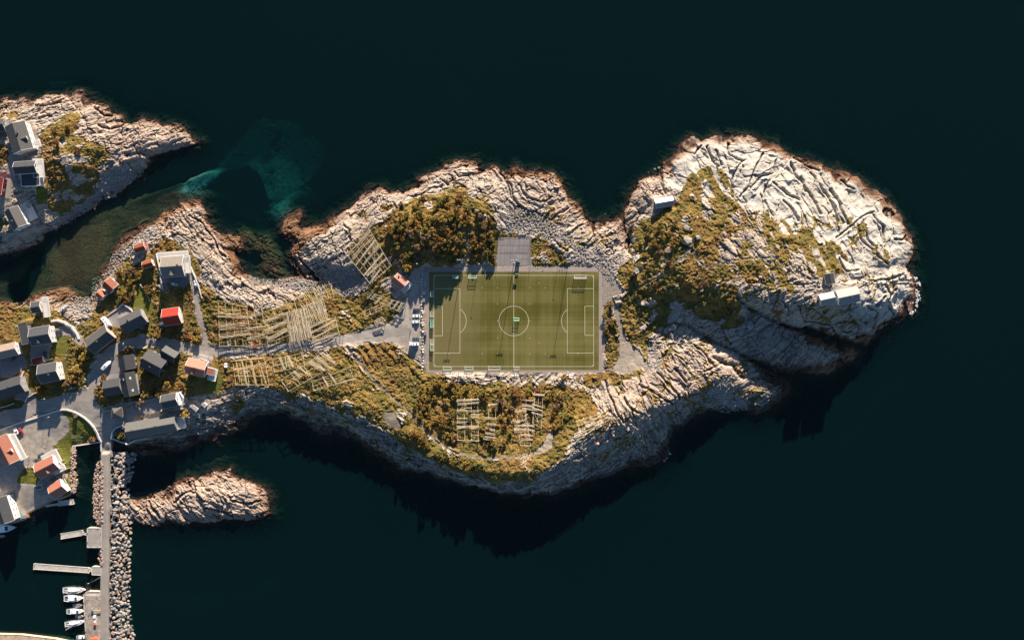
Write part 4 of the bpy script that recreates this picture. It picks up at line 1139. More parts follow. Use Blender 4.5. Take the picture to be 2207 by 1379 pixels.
mb = MB()
l, r, t, b = 935.3, 1279.5, 593.5, 789.6
for a, c in [((l, t), (r, t)), ((l, b), (r, b)), ((l, t), (l, b)), ((r, t), (r, b)), ((1107.3, t), (1107.3, b)),
             ((l, 622), (991.3, 622)), ((l, 760.8), (991.3, 760.8)), ((991.3, 622), (991.3, 760.8)),
             ((r, 622), (1222.6, 622)), ((r, 760.8), (1222.6, 760.8)), ((1222.6, 622), (1222.6, 760.8)),
             ((l, 660.4), (953.7, 660.4)), ((l, 723.5), (953.7, 723.5)), ((953.7, 660.4), (953.7, 723.5)),
             ((r, 660), (1260.5, 660)), ((r, 722.4), (1260.5, 722.4)), ((1260.5, 660), (1260.5, 722.4))]:
    L_(mb, a, c)
arc(mb, (1107.3, 691.6), 9.25, 0, 360)
arc(mb, (973.3, 691.6), 9.15, -53, 53); arc(mb, (1241.8, 691.6), 9.15, 127, 233)
for c, a0 in (((l, t), -90), ((r, t), 180), ((l, b), 0), ((r, b), 90)):
    arc(mb, c, 1.0, a0, a0 + 90, n=8)
o = mb.build('pitch_markings', white); tag(o, None, None, None, 'structure')
mb = MB()
for (px, py) in [(968, 620), (1039, 620), (1072, 620), (1142, 620), (1175, 620), (1246, 620), (1072, 655), (1142, 655), (1072, 691), (1142, 691), (1072, 728.5), (1142, 728.5), (1162, 610), (1162, 738), (968, 762), (1039, 762), (1072, 762), (1142, 762), (1175, 762), (1246, 762)]:
    x, y = W(px, py); mb.box(x, y, ZP + .118, .45, .45, .012)
tag(mb.build('faint_markings', faint), None, None, None, 'structure')
mb = MB(); mb.prism([W(*p) for p in [(1075, 513.5), (1142, 513.5), (1143, 572), (1071, 572)]], ZP - 3, ZP + .06)
tag(mb.build('ball_court', A_GREY), 'worn grey asphalt ball court above the pitch', None, None, 'structure')
mb = MB()  # shadow lines of the fence, painted dark on the asphalt
for a, c in [((1078, 572), (1078, 518)), ((1136, 572), (1136, 518)), ((1078, 545), (1136, 545)), ((1088, 572), (1088, 535)), ((1120, 520), (1120, 568)), ((1100, 516), (1100, 570)), ((1120, 548), (1136, 548)), ((1120, 558), (1136, 558))]:
    p = W(*a); q_ = W(*c); mb.beam((*p, ZP + .068), (*q_, ZP + .068), .12, .012)
tag(mb.build('court_shadow_lines', mat('shadow_line_paint', (.06, .055, .05), .9)), None, None, None, 'structure')
# ---------------------------------------------------------------- shared parts
GLASS = mat('window_glass', (.03, .045, .055), .12, .05, spec=.6)
FRAMEW = mat('white_trim', (.72, .71, .68), .6, .05)
BRICK = mat('chimney_brick', (.10, .08, .075), .9, .2)
DECKW = mat('pale_decking', (.52, .49, .45), .8, .12, 2, wave=(2.2, 'X', .18))
DOORM = mat('door_paint', (.12, .10, .09), .6)
_sh = {}


def shared(key, fn):
    """one mesh, used again by every object that looks the same"""
    if key not in _sh:
        _sh[key] = fn().data
    return _sh[key]


def put(me, name, parent, loc, rz=0.0):
    o = bpy.data.objects.new(name, me); COL.objects.link(o); o.parent = parent
    o.location = loc; o.rotation_euler = (0, 0, rz)
    return o


def _mesh(mb, name, m):
    me = bpy.data.meshes.new(name); me.from_pydata(mb.v, [], mb.f); me.update(); me.materials.append(m)
    return me


WIN = _mesh(MB().box(0, 0, -.6, 1.1, .08, 1.2), 'window', GLASS)
_f = MB()
for a in (-.6, 0, .6): _f.box(a, 0, -.68, .1, .14, 1.36)
for a in (-.69, .59): _f.box(0, 0, a, 1.3, .16, .1)
WFR = _mesh(_f, 'window_frame', FRAMEW)
DOOR = _mesh(MB().box(0, 0, 0, 1.0, .1, 2.05), 'door', DOORM)
DHN = _mesh(MB().box(.38, -.09, 1.0, .12, .1, .05), 'door_handle', FRAMEW)


def house(nm, x, y, zc, L, w, a, he, hr, rf, wl, lb, op):
    cat = {'house': 'house', 'shed': 'shed', 'boathouse': 'boathouse', 'hall': 'hall', 'hut': 'hut', 'kiosk': 'kiosk'}[nm]
    root = thing(nm, lb, cat, (x, y, zc), a)
    wm = mat('wall_' + wl, WALLC[wl], .8, .06, 1.2, wave=(3.0, 'Z', .12))
    rc, rv = ROOFC[rf]
    rm = mat('roof_' + rf, rc, .6 if rf != 'silver' else .4, rv, .8, wave=(1.5, 'X', .16), bump=.02, metal=.25 if rf == 'silver' else 0, objvar=.10)
    oh = .45 if min(L, w) > 5 else .2
    h2, w2, l2 = he, w / 2 - oh, L / 2 - oh
    mb = MB()
    if op.get('flat') or op.get('hip'):
        mb.box(0, 0, -2.5, 2 * l2, 2 * w2, he + 2.5)
    else:
        pr = [(-w2, -2.5), (w2, -2.5), (w2, he), (0, he + hr * w2 / (w / 2)), (-w2, he)]
        vs = [(-l2, p, q_) for p, q_ in pr] + [(l2, p, q_) for p, q_ in pr]
        mb.add(vs, [(0, 1, 2, 3, 4)[::-1], (5, 6, 7, 8, 9)] + [(k, (k + 1) % 5, 5 + (k + 1) % 5, 5 + k)[::-1] for k in range(5)][:5])
    mb.build('wall', wm, root)
    tk = .22
    mb = MB(); tr = MB()
    if op.get('flat'):
        mb.box(0, 0, he + .01, L, w, .25)
        for s in (-1, 1):
            tr.box(0, s * (w / 2 - .1), he + .262, L, .2, .16)
            tr.box(s * (L / 2 - .1), 0, he + .262, .2, w - .42, .16)
    elif op.get('hip'):
        mb.add([(-L / 2, -w / 2, he), (L / 2, -w / 2, he), (L / 2, w / 2, he), (-L / 2, w / 2, he), (0, 0, he + hr)],
               [(3, 2, 1, 0), (0, 1, 4), (1, 2, 4), (2, 3, 4), (3, 0, 4)])
        for k in range(4):
            c, n = math.cos(k * PI / 2), math.sin(k * PI / 2)
            tr.box((L / 2 + .06) * c, (L / 2 + .06) * n, he - .12, .1, w + .2, .16, k * PI / 2)
    else:
        sl_ = hr / (w / 2)
        eo = -.0
        for s in (-1, 1):
            vs = []
            for xx in (-L / 2, L / 2):
                vs += [(xx, s * w / 2, he - .05), (xx, 0, he + hr), (xx, 0, he + hr + tk), (xx, s * w / 2, he + tk - .05)]
            fs = [(0, 1, 2, 3), (7, 6, 5, 4), (0, 4, 5, 1), (1, 5, 6, 2), (2, 6, 7, 3), (3, 7, 4, 0)]
            if s < 0: fs = [f[::-1] for f in fs]
            mb.add(vs, fs)
            for e in (-1, 1):
                tr.beam((e * (L / 2 + .05), s * (w / 2 + .02), he + .04), (e * (L / 2 + .05), 0, he + hr + .10), .09, .30)
            tr.box(0, s * (w / 2 + .07), he - .08, L - .05, .12, .16)
        mb.box(0, 0, he + hr + tk - .04, L, .28, .1)
    roof = mb.build('roof', rm, root)
    tmx = mat('pink_trim', (.62, .48, .42), .7) if op.get('trim') else FRAMEW
    if wl in ('grey', 'dark') and not op.get('trim'): tmx = mat('grey_trim', (.16, .16, .16), .7)
    tr.build('roof_trim', tmx, root)
    for (u_, v_) in op.get('chim', []):
        zt = he + hr * (1 - abs(v_) * 2)
        m2 = MB().box(u_ * L, v_ * w, zt - .4, .8, .7, 1.7)
        c_ = m2.build('chimney', BRICK, roof)
        MB().box(u_ * L, v_ * w, zt + 1.302, .95, .85, .12).build('chimney_cap', mat('cap', (.06, .06, .06), .8), root)
    for (u_, s) in op.get('sky', []):
        yy_ = s * w * .24; zz_ = he + hr * .52 + tk
        m2 = MB(); an_ = math.atan2(hr, w / 2)
        dy = .5 * math.cos(an_); dz = -.5 * math.sin(an_) * s
        m2.beam((u_ * L, yy_ - dy, zz_ - dz + .06), (u_ * L, yy_ + dy, zz_ + dz + .06), 1.3, .14)
        m2.build('skylight', mat('skylight_frame', (.62, .62, .6), .4), roof)
        m3 = MB(); m3.beam((u_ * L, yy_ - dy * .5, zz_ - dz * .5 + .11), (u_ * L, yy_ + dy * .5, zz_ + dz * .5 + .11), .6, .1)
        m3.build('skylight_pane', GLASS, root)
    for (u_, s) in op.get('dorm', []):
        dw = min(2.6, L * .25); d0 = w * .06; d1 = w * .40
        zt = he + hr * .86; m2 = MB()
        ze = he + hr * (1 - d1 / (w / 2)) - .1
        pr = [(-dw / 2, ze), (dw / 2, ze), (dw / 2, zt - .8), (0, zt), (-dw / 2, zt - .8)]
        vs = [(u_ * L + p, s * d1, q_) for p, q_ in pr] + [(u_ * L + p, s * d0, q_) for p, q_ in pr]
        fs = [(0, 1, 2, 3, 4), (9, 8, 7, 6, 5)] + [(k, (k + 1) % 5, 5 + (k + 1) % 5, 5 + k)[::-1] for k in range(5)]
        if s > 0: fs = [f[::-1] for f in fs]
        m2.add(vs, fs)
        dm = m2.build('dormer', wm, root)
        m3 = MB()
        for e in (-1, 1):
            m3.beam((u_ * L + e * dw * .28, s * (d1 + .25), zt - .36), (u_ * L + e * dw * .28, s * d0, zt - .36), dw * .62, .1)
            for kk in range(len(m3.v) - 8, len(m3.v)):
                vx = m3.v[kk]; m3.v[kk] = (vx[0], vx[1], vx[2] - (abs(vx[0] - u_ * L) - dw * .28) * (.8 / (dw / 2)))
        m3.build('dormer_roof', rm, root)
    for k, (dx, dy, sx, sy, hh) in enumerate(op.get('deck', [])):
        dx, dy, sx, sy = dx / PXM, dy / PXM, sx / PXM, sy / PXM
        c, n = math.cos(-a), math.sin(-a)
        if L and True:
            pass
        m2 = MB().box(dx, dy, hh - .2, sx, sy, .2 + .004 * k)
        for ax_ in (-.45, .45):
            for ay_ in (-.45, .45):
                m2.box(dx + ax_ * sx, dy + ay_ * sy, -2.5, .2, .2, hh + 2.3)
        dk = m2.build('deck', DECKW, root)
        m3 = MB()
        for s in (-1, 1):
            m3.box(dx, dy + s * (sy / 2 - .05), hh + .9, sx, .08, .08); m3.box(dx + s * (sx / 2 - .05), dy, hh + .9, .08, sy - .2, .08)
            m3.box(dx, dy + s * (sy / 2 - .05), hh + .45, sx, .04, .06); m3.box(dx + s * (sx / 2 - .05), dy, hh + .45, .04, sy - .2, .06)
            for q_ in np.arange(-.5, .51, 1 / max(1, int(sx / 1.5))): m3.box(dx + q_ * (sx - .1), dy + s * (sy / 2 - .05), hh, .06, .06, .95)
            for q_ in np.arange(-.5, .51, 1 / max(1, int(sy / 1.5))): m3.box(dx + s * (sx / 2 - .05), dy + q_ * (sy - .1), hh, .06, .06, .95)
        m3.build('railing', FRAMEW, dk)
    if op.get('gablev'):
        m2 = MB()
        for s in (-1, 1):
            m2.beam((L / 2 + 2.2, s * w / 2, he + .3), (L / 2 + 4.2, 0, he + hr * .4), .7, .3)
        m2.box(L / 2 + 1.4, 0, he - .1, 2.6, w, .2)
        for s in (-1, 1):
            m2.box(L / 2 + 2.4, s * (w / 2 - .2), -2.5, .25, .25, he + 2.4)
        m2.build('porch', FRAMEW, root)
    if min(L, w) > 3.5 and he > 2.3:
        fl = [1.5] + ([4.2] if he > 4.9 else [])
        n_ = max(1, int((L - 2) / 3.2))
        for zf in fl:
            for s in (-1, 1):
                for k in range(n_):
                    xx = (k + .5) / n_ * (L - 2) - (L - 2) / 2
                    if s < 0 and zf < 2 and k == n_ // 2: continue
                    wi = put(WIN, 'window', root, (xx, s * w2, zf)); put(WFR, 'window_frame', wi, (0, 0, 0))
            m_ = 2 if w > 7 else 1
            for s in (-1, 1):
                for k in range(m_):
                    yy_ = (k + .5) / m_ * (w - 2.4) - (w - 2.4) / 2
                    wi = put(WIN, 'window', root, (s * l2, yy_, zf), PI / 2); put(WFR, 'window_frame', wi, (0, 0, 0))
        d = put(DOOR, 'door', root, (((n_ // 2) + .5) / n_ * (L - 2) - (L - 2) / 2, -w2, 0))
        put(DHN, 'door_handle', d, (0, 0, 0))
    else:
        d = put(DOOR, 'door', root, (l2, 0, 0), PI / 2); put(DHN, 'door_handle', d, (0, 0, 0))
    return root


PI = math.pi
for H, (x, y, L, w, a), zc in zip(HOUSES, HP, ZH):
    house(H[0], x, y, zc, L, w, a, H[6], H[7], H[8], H[9], H[10], H[11])

# ---------------------------------------------------------------- walls along the roads
CONC = mat('concrete_wall', (.50, .48, .45), .85, .12, .8)


def wall(pts_, h, wd, lb, name='parapet_wall', down=2.0, m=None, cat='wall', cap=False):
    """pts in photo pixels"""
    P3 = []
    for (ax, ay), (bx, by) in zip(pts_[:-1], pts_[1:]):
        k = max(1, int(math.hypot(bx - ax, by - ay) / 8))
        for q_ in range(k):
            P3.append((ax + (bx - ax) * q_ / k, ay + (by - ay) * q_ / k))
    P3.append(pts_[-1])
    G = [gxy(*p) for p in P3]
    zs = [g[2] for g in G]
    zs = [max(zs[max(0, k - 1):k + 2]) for k in range(len(zs))]
    mb = MB()
    n = len(G)
    for k in range(n):
        p = Vector(G[max(k - 1, 0)][:2]); q_ = Vector(G[min(k + 1, n - 1)][:2]); d = (q_ - p).normalized() * wd / 2
        nx_, ny_ = -d.y, d.x
        x, y = G[k][:2]; zt = zs[k] + h
        mb.v += [(x - nx_, y - ny_, zt - h - down), (x + nx_, y + ny_, zt - h - down), (x + nx_, y + ny_, zt), (x - nx_, y - ny_, zt)]
        if k:
            b_ = 4 * k - 4
            mb.f += [(b_, b_ + 4, b_ + 7, b_ + 3), (b_ + 1, b_ + 2, b_ + 6, b_ + 5), (b_ + 3, b_ + 7, b_ + 6, b_ + 2), (b_, b_ + 1, b_ + 5, b_ + 4)]
    mb.f += [(0, 3, 2, 1), (4 * n - 4, 4 * n - 3, 4 * n - 2, 4 * n - 1)]
    return tag(mb.build(name, m or CONC), lb, cat)


wall([(-60, 938), (0, 927), (40, 912), (90, 896), (133, 882.5), (145, 882.5), (160, 887), (172, 893), (183, 900), (195, 911), (203, 920), (211, 934), (216, 946), (219, 954), (219.5, 973)], .7, .9, 'long white parapet wall curving along the inner side of the road junction')
wall([(218, 952), (190, 956), (158, 960.5), (157, 985), (154.5, 1014)], .5, .8, 'pale quay wall around the head of the small basin', 'quay_wall', 3)
wall([(266, 916), (250, 922), (243.5, 930), (244, 944), (262, 952), (279, 957), (290, 949), (315, 944)], .8, .7, 'white wall round the yard at the west end of the long hall')
wall([(338, 546), (345, 580), (347, 600), (352, 626)], .8, .6, 'white wall along the west side of the walled yard on the rocks', down=3)
wall([(412, 575), (418, 590), (428, 615), (436, 643)], .6, .6, 'white wall curving beside the drive east of the big white house', down=2)
wall([(110, 692), (125, 690), (140, 695), (155, 705), (166, 718), (171, 731)], .6, 1.3, 'pale curved retaining wall round the drive of the tall white house')
wall([(113, 696), (127, 694), (140, 700), (153, 710), (163, 722)], .9, .35, 'dark inner railing wall following the curved drive', 'railing_wall', m=mat('dark_wall', (.05, .05, .052), .8))
wall([(231, 681), (250, 668), (266, 655), (278, 663), (288, 673)], .6, .45, 'low wall along the terrace edge above the camper')
wall([(303, 613), (312, 625), (320, 640), (324, 650)], .8, .3, 'pale fence along the east side of the garden lawn', 'fence', cat='fence', m=mat('pale_wood', (.42, .38, .33), .85))
wall([(446, 786), (432, 781), (424, 779), (432, 772), (450, 778)], .7, .35, 'white fence round the small terrace of the salmon roofed house by the racks', 'fence', cat='fence')
wall([(66, 786), (80, 783), (116, 772)], .8, .4, 'white wall below the red roofed garage', down=2)
wall([(15, 823), (25, 815), (48, 810), (52, 800)], .8, 1.0, 'pink parapet wall at the end of the west yard', m=mat('pink_wall', (.50, .38, .33), .85))
wall([(54, 866), (60, 856), (78, 846), (80, 845)], .8, .4, 'white fence on the bank above the western road', 'fence', cat='fence')
wall([(3, 878), (15, 875), (31, 869)], .9, .4, 'short pale fence on the bank at the left edge', 'fence', cat='fence')
wall([(96, 1012), (96, 1012.5)], .8, .3, 'x') if False else None
wall([(1645, 653), (1640, 640)], .8, .3, 'x') if False else None
wall([(1800, 668), (1830, 671), (1850, 661)], .4, .5, 'dark retaining wall below the largest cottage on the hill brow', 'retaining_wall', m=mat('stone_wall', (.17, .165, .16), .9))
wall([(855, 590), (848, 596)], .6, .3, 'x') if False else None

# ---------------------------------------------------------------- goals
GPOST = mat('goal_paint', (.80, .80, .76), .4, .03)


def netmat(name, col, a):
    m, n, l = newmat(name)
    b = n['Principled BSDF']; b.inputs['Base Color'].default_value = (*col, 1); b.inputs['Roughness'].default_value = .9
    b.inputs['Alpha'].default_value = a
    return m


NETG = netmat('green_net', (.10, .55, .30), .38)
NETP = netmat('pale_green_net', (.28, .52, .33), .28)
NETW = netmat('white_net', (.62, .56, .48), .25)


def goal(px, py, w, h, dep, rz, net, lb, grp=None):
    """the goal mouth looks along local -y; px, py = middle of its footprint"""
    x, y = W(px, py, ZP)
    t = thing('football_goal', lb, 'goal', (x, y, ZP + .115), rz, grp)
    r = .14 if w > 6 else .13
    mb = MB()
    d0, d1 = -dep / 2, dep / 2
    for s in (-1, 1):
        mb.box(s * w / 2, d0, 0, r, r, h)
    mb.box(0, d0, h + .002, w + r, r, r)
    mb.build('goal_frame', GPOST, t)
    mb = MB()
    td = dep * .92
    for s in (-1, 1):
        mb.beam((s * w / 2, d0 + .1, h), (s * w / 2, d0 + td, h - .15), .09)
        mb.beam((s * w / 2, d0 + td, h - .15), (s * w / 2, d1, .05), .08)
        mb.beam((s * w / 2, d0 + .1, .05), (s * w / 2, d1, .05), .09)
    mb.beam((-w / 2 - .04, d1, .05), (w / 2 + .04, d1, .05), .1)
    mb.beam((-w / 2 - .04, d0 + td, h - .1), (w / 2 + .04, d0 + td, h - .1), .1)
    mb.build('back_frame', GPOST, t)
    mb = MB()
    a = w / 2 - .03
    n_ = 8
    prof = [(d0 + .1, h - .02), (d0 + td * .5, h - .22), (d0 + td, h - .16), (d1 - .03, .3), (d1 - .03, .06)]
    vs = []
    for (yy_, zz_) in prof:
        for k in range(n_ + 1):
            vs.append((-a + 2 * a * k / n_, yy_, zz_ - .06 * math.sin(PI * k / n_)))
    fs = [(r_ * (n_ + 1) + k, r_ * (n_ + 1) + k + 1, (r_ + 1) * (n_ + 1) + k + 1, (r_ + 1) * (n_ + 1) + k) for r_ in range(4) for k in range(n_)]
    mb.add(vs, fs)
    for s in (-a, a):
        mb.add([(s, d0 + .1, h - .03), (s, d0 + td, h - .2), (s, d1 - .03, .06), (s, d0 + .1, .06)], [(0, 1, 2, 3)])
    mb.build('net', net, t)
    return t


GG = 'small training goals parked round the pitch'
goal(982, 597.2, 3.3, 2.0, 1.7, 0, NETG, 'small green netted goal on the top touchline inside the corner shadow')
goal(1019, 597.2, 5.0, 2.0, 1.7, 0, NETP, 'five metre goal with green net on the top touchline, beside the smaller one in shadow')
goal(1250, 597, 7.4, 2.44, 2.3, 0, NETW, 'full size white goal parked on the top touchline near the right corner')
goal(1113, 688.3, 3.3, 2.0, 1.9, 0, NETG, 'small green netted goal standing in the centre circle')
for yy_, w_, nt, lb in [(634, 3.3, NETP, 'small goal nearest the shaded corner, left of the pitch line'), (677.5, 3.3, NETP, 'small goal left of the pitch line just above the large green one'),
                        (697, 5.0, NETG, 'large goal with deep green net left of the pitch line'), (737.5, 3.0, NETW, 'small goal with pale net left of the pitch line, above its twin'),
                        (749.7, 3.3, NETP, 'lowest of the small goals left of the pitch line')]:
    goal(931, yy_, w_, 2.0, 1.9, PI / 2, nt, lb)
goal(964, 793.6, 5.0, 2.0, 2.0, PI, NETP, 'five metre goal on the bottom touchline, leftmost')
goal(1011, 793.6, 5.0, 2.0, 2.0, PI, NETP, 'five metre goal on the bottom touchline, between the leftmost and the full size goal')
goal(1065, 793.3, 7.4, 2.44, 2.2, PI, NETW, 'full size white goal on the bottom touchline')
goal(1113, 793.6, 3.3, 2.0, 1.9, PI, NETW, 'small pale goal on the bottom touchline at the halfway line')

# ---------------------------------------------------------------- floodlight masts
STEEL = mat('galvanised_steel', (.20, .20, .20), .5, .05, metal=.3)
LAMP = mat('lamp_housing', (.62, .62, .58), .4, .05)


def mast(px, py, h, lb, rz=0.0):
    zb = base_at(px, py); x, y = W(px, py, zb + h)
    zb = ground(x, y)
    t = thing('floodlight_mast', lb, 'floodlight', (x, y, zb), rz, 'floodlight masts round the pitch')
    MB().tube((0, 0, -1), (0, 0, h), .19, .11, 8).build('pole', STEEL, t)
    MB().box(0, 0, h - .1, 3.4, .18, .18).build('crossarm', STEEL, t)
    MB().box(0, 0, -.3, .9, .9, .6).build('footing', CONC, t)
    for k, a in enumerate((-1.6, -.3, 1.3)):
        m2 = MB(); m2.beam((a, -.15, h + .15), (a, .5, h + .35), .85, .3)
        lm = m2.build('lamp', LAMP, t)
    return t


mast(992, 561, 17, 'floodlight mast behind the shaded top left corner of the pitch')
mast(1108, 562, 17, 'floodlight mast between the ball court and the halfway line')
mast(1229, 560, 16.5, 'floodlight mast in the growth above the top right of the pitch')
mast(985, 808, 16, 'floodlight mast below the bottom touchline, leftmost of three', PI)
mast(1110, 808, 16, 'floodlight mast below the bottom touchline at the halfway line', PI)
mast(1228, 807, 16, 'floodlight mast below the bottom touchline, rightmost of three', PI)


def lamp_post(px, py, h, lb, rz=0.0, arm=1.6, base=None):
    x, y, zb = gxy(px, py)
    t = thing('street_lamp', lb, 'street lamp', (x, y, zb), rz)
    MB().tube((0, 0, -.5), (0, 0, h), .10, .06, 7).build('pole', STEEL, t)
    if arm:
        MB().tube((0, 0, h), (arm, 0, h + .35), .05, .05, 6).build('arm', STEEL, t)
    MB().box(arm, 0, h + .3, .8, .35, .16).build('lamp_head', LAMP, t)
    return t


lamp_post(1032, 571, 9.5, 'slim grey lamp pole at the top edge of the pitch right of the dark gap', 0, .5)
lamp_post(1203, 571, 6, 'short lamp pole at the top edge of the pitch near the right shrubs', 0, .4)
lamp_post(899, 570, 7, 'lamp pole in the shade behind the pitch corner', 0, .8)
lamp_post(216, 1243, 7, 'lamp post leaning out over the harbour from the causeway', PI + .4, 4.0)
lamp_post(104, 858, 8, 'double armed lamp beside the western road', .2, 2.4)
lamp_post(110, 898, 6, 'street lamp on the slope inside the road curve', .3, 2.2)
lamp_post(275, 744, 7, 'street lamp at the bend below the grey roofed houses', 1.0, 1.6)
lamp_post(452, 762, 7, 'street lamp where the drive meets the road by the racks', 1.0, 1.4)
lamp_post(740, 728, 8, 'street lamp on the road before the car park', 1.2, 1.2)
lamp_post(130, 1002, 5, 'white garden lamp on the lawn beside the salmon roofed house', .2, 2.6)


def pole_line(pp, h, lb):
    for k, ((px, py), l_) in enumerate(zip(pp, lb)):
        x, y, zb = gxy(px, py)
        t = thing('utility_pole', l_, 'utility pole', (x, y, max(zb, -1)), .5, 'wooden utility poles')
        MB().tube((0, 0, -1), (0, 0, h), .14, .10, 7).build('pole', WOOD, t)
        MB().box(0, 0, h - .8, 1.8, .14, .14).build('crossarm', WOOD, t)


WOOD = mat('weathered_wood', (.47, .42, .36), .85, .18, 1.2)
pole_line([(124, 640), (345, 655), (196, 700), (1425, 560)], 8, ['utility pole on the shore of the tidal inlet', 'utility pole above the vivid red roof', 'utility pole in the shrubs west of the road bend', 'utility pole on the shaded flank of the east hill'])
# ---------------------------------------------------------------- fish drying racks
WOODS = [mat('grey_pole_wood', (.47, .39, .28), .85, .2, 1.0, objvar=.12), mat('dark_pole_wood', (.43, .345, .225), .85, .2, 1.0, objvar=.12), mat('yellow_pole_wood', (.50, .38, .20), .85, .2, 1.0, objvar=.12)]


def rack(quad, nu, nv, hgt, poles, lb, seed, mt=0, lean=None, pw=.19, bw=.22):
    """quad: corners in photo pixels (a, b, c, d); nu beams run a->d, nv beams run a->b;
    poles: list of (u0, u1, v0, v1, count, jitter) bundles lying from (u0,v0) to (u1,v1) spread"""
    r = random.Random(seed)
    cx = sum(p[0] for p in quad) / 4; cy = sum(p[1] for p in quad) / 4
    zt = base_at(cx, cy) + hgt
    Q = [W(px, py, zt) for px, py in quad]
    ox, oy = W(cx, cy, zt)
    zs = [ground(*q_) for q_ in Q] + [ground(ox, oy)]
    zt = max(sum(zs) / 5 + hgt, max(zs) + hgt * .6)
    root = thing('drying_rack', lb, 'fish rack', (ox, oy, ground(ox, oy)), 0, 'wooden fish drying racks on the headland')
    zo = root.location[2]
    Q = [W(px, py, zt) for px, py in quad]

    def pt(u_, v_, dz=0):
        a, b, c, d = Q
        x = (a[0] * (1 - u_) + b[0] * u_) * (1 - v_) + (d[0] * (1 - u_) + c[0] * u_) * v_
        y = (a[1] * (1 - u_) + b[1] * u_) * (1 - v_) + (d[1] * (1 - u_) + c[1] * u_) * v_
        return Vector((x - ox, y - oy, zt - zo + dz))
    wm = WOODS[mt]
    for k in range(nu):                       # beams across
        u_ = k / max(1, nu - 1); e = r.uniform(.0, .03)
        mb = MB(); ju = r.uniform(-.02, .02)
        mb.beam(pt(u_ + ju, -e), pt(u_ - ju, 1 + e), bw, bw)
        mb.build('beam', wm, root)
    for k in range(nv):
        v_ = k / max(1, nv - 1); e = r.uniform(0, .03); jv = r.uniform(-.02, .02)
        mb = MB(); mb.beam(pt(-e, v_ + jv, .25), pt(1 + e, v_ - jv, .25), bw * .9, bw * .9)
        mb.build('beam', wm, root)
    np_ = 0
    for k in range(nu):
        for q_ in range(nv):
            if nu * nv > 30 and (k + q_) % 2: continue
            p = pt(k / max(1, nu - 1), q_ / max(1, nv - 1), .1)
            g = ground(p.x + ox, p.y + oy) - zo
            mb = MB(); mb.beam(p, (p.x + r.uniform(-.3, .3), p.y + r.uniform(-.3, .3), g - .5), .2, .2)
            mb.build('post', wm, root)
    m_ = []
    for (u0, v0, u1, v1, su, sv, n, j) in poles:
        for k in range(n):
            t_ = (k + r.uniform(-.4, .4)) / max(1, n - 1) if n > 1 else .5
            a = pt(u0 + su * t_ + r.uniform(-j, j), v0 + sv * t_ + r.uniform(-j, j), .45 + r.uniform(0, .2))
            b = pt(u1 + su * t_ + r.uniform(-j, j), v1 + sv * t_ + r.uniform(-j, j), .45 + r.uniform(0, .2))
            m_.append((a, b))
    for k, (a, b) in enumerate(m_):
        mb = MB(); mb.tube(a, b, pw * .5 * r.uniform(.85, 1.15), pw * .40, 5)
        mb.build('pole', WOODS[mt if r.random() < .75 else 0], root)
    return root


R0 = []
# large field north of the road
rack([(470, 648), (531, 662), (542, 743), (474, 748)], 5, 5, 3.6,
     [(-.05, .30, 1.0, .24, 0, .06, 6, .03), (-.03, .52, .9, .42, .05, .10, 7, .03), (.0, .72, 1.0, .62, .0, .12, 7, .03), (.35, .45, 1.0, .40, 0, .05, 5, .03), (.1, .2, .8, .1, 0, .1, 4, .03)],
     'weathered drying rack at the west end of the rack field, nearest the drive', 1, 1)
rack([(531, 656), (561, 652), (578, 742), (542, 743)], 3, 5, 3.6,
     [(-.3, .58, 1.3, .52, 0, .08, 5, .03), (-.2, .82, 1.0, .74, 0, .08, 6, .03), (.0, .3, 1.0, .26, 0, .04, 3, .02)],
     'narrow drying rack with sparse poles, second from the drive', 2, 1)
rack([(566, 684), (618, 676), (624, 722), (580, 738)], 3, 4, 3.6,
     [(-.02, .12, 1.0, -.04, 0, .12, 9, .04), (-.02, .45, 1.0, .30, 0, .16, 12, .04), (-.02, .80, 1.0, .62, 0, .18, 11, .04)],
     'drying rack with long level poles in three bands in the middle of the rack field', 3, 1)
rack([(616, 674), (664, 662), (676, 727), (624, 738)], 2, 4, 3.8,
     [(.0, .0, .04, .98, .92, 0, 34, .02), (.05, .45, .1, 1.02, .85, 0, 22, .03), (.3, -.06, .34, .5, .6, 0, 10, .02)],
     'drying rack packed with upright looking pale poles beside the road', 4, 0)
rack([(652, 660), (696, 646), (708, 690), (664, 700)], 2, 3, 3.8,
     [(.0, .0, .08, .95, .9, 0, 24, .03), (.5, -.2, .6, .6, .4, 0, 8, .03)],
     'drying rack with tight rows of poles north east in the rack field', 5, 0)
rack([(666, 700), (722, 684), (732, 722), (676, 736)], 3, 3, 3.6,
     [(-.02, .12, .8, -.05, 0, .1, 6, .04), (.0, .45, .95, .1, 0, .1, 6, .05), (.05, .75, 1.0, .4, 0, .1, 6, .05), (.0, 1.0, 1.0, .78, 0, .1, 6, .04), (.3, .9, .6, .2, .3, 0, 3, .04)],
     'drying rack with fanned poles at the east end of the rack field', 6, 0)
rack([(584, 655), (632, 640), (640, 668), (592, 680)], 4, 3, 3.2,
     [(.1, .3, .9, .2, 0, .4, 5, .05)],
     'yellowish bare drying rack at the upper edge of the rack field', 7, 2)
rack([(640, 640), (712, 612), (720, 640), (652, 662)], 7, 3, 3.0,
     [(.05, -.2, .12, 1.0, .9, 0, 12, .03)],
     'yellowish drying rack reaching up to the stony beach', 8, 2)
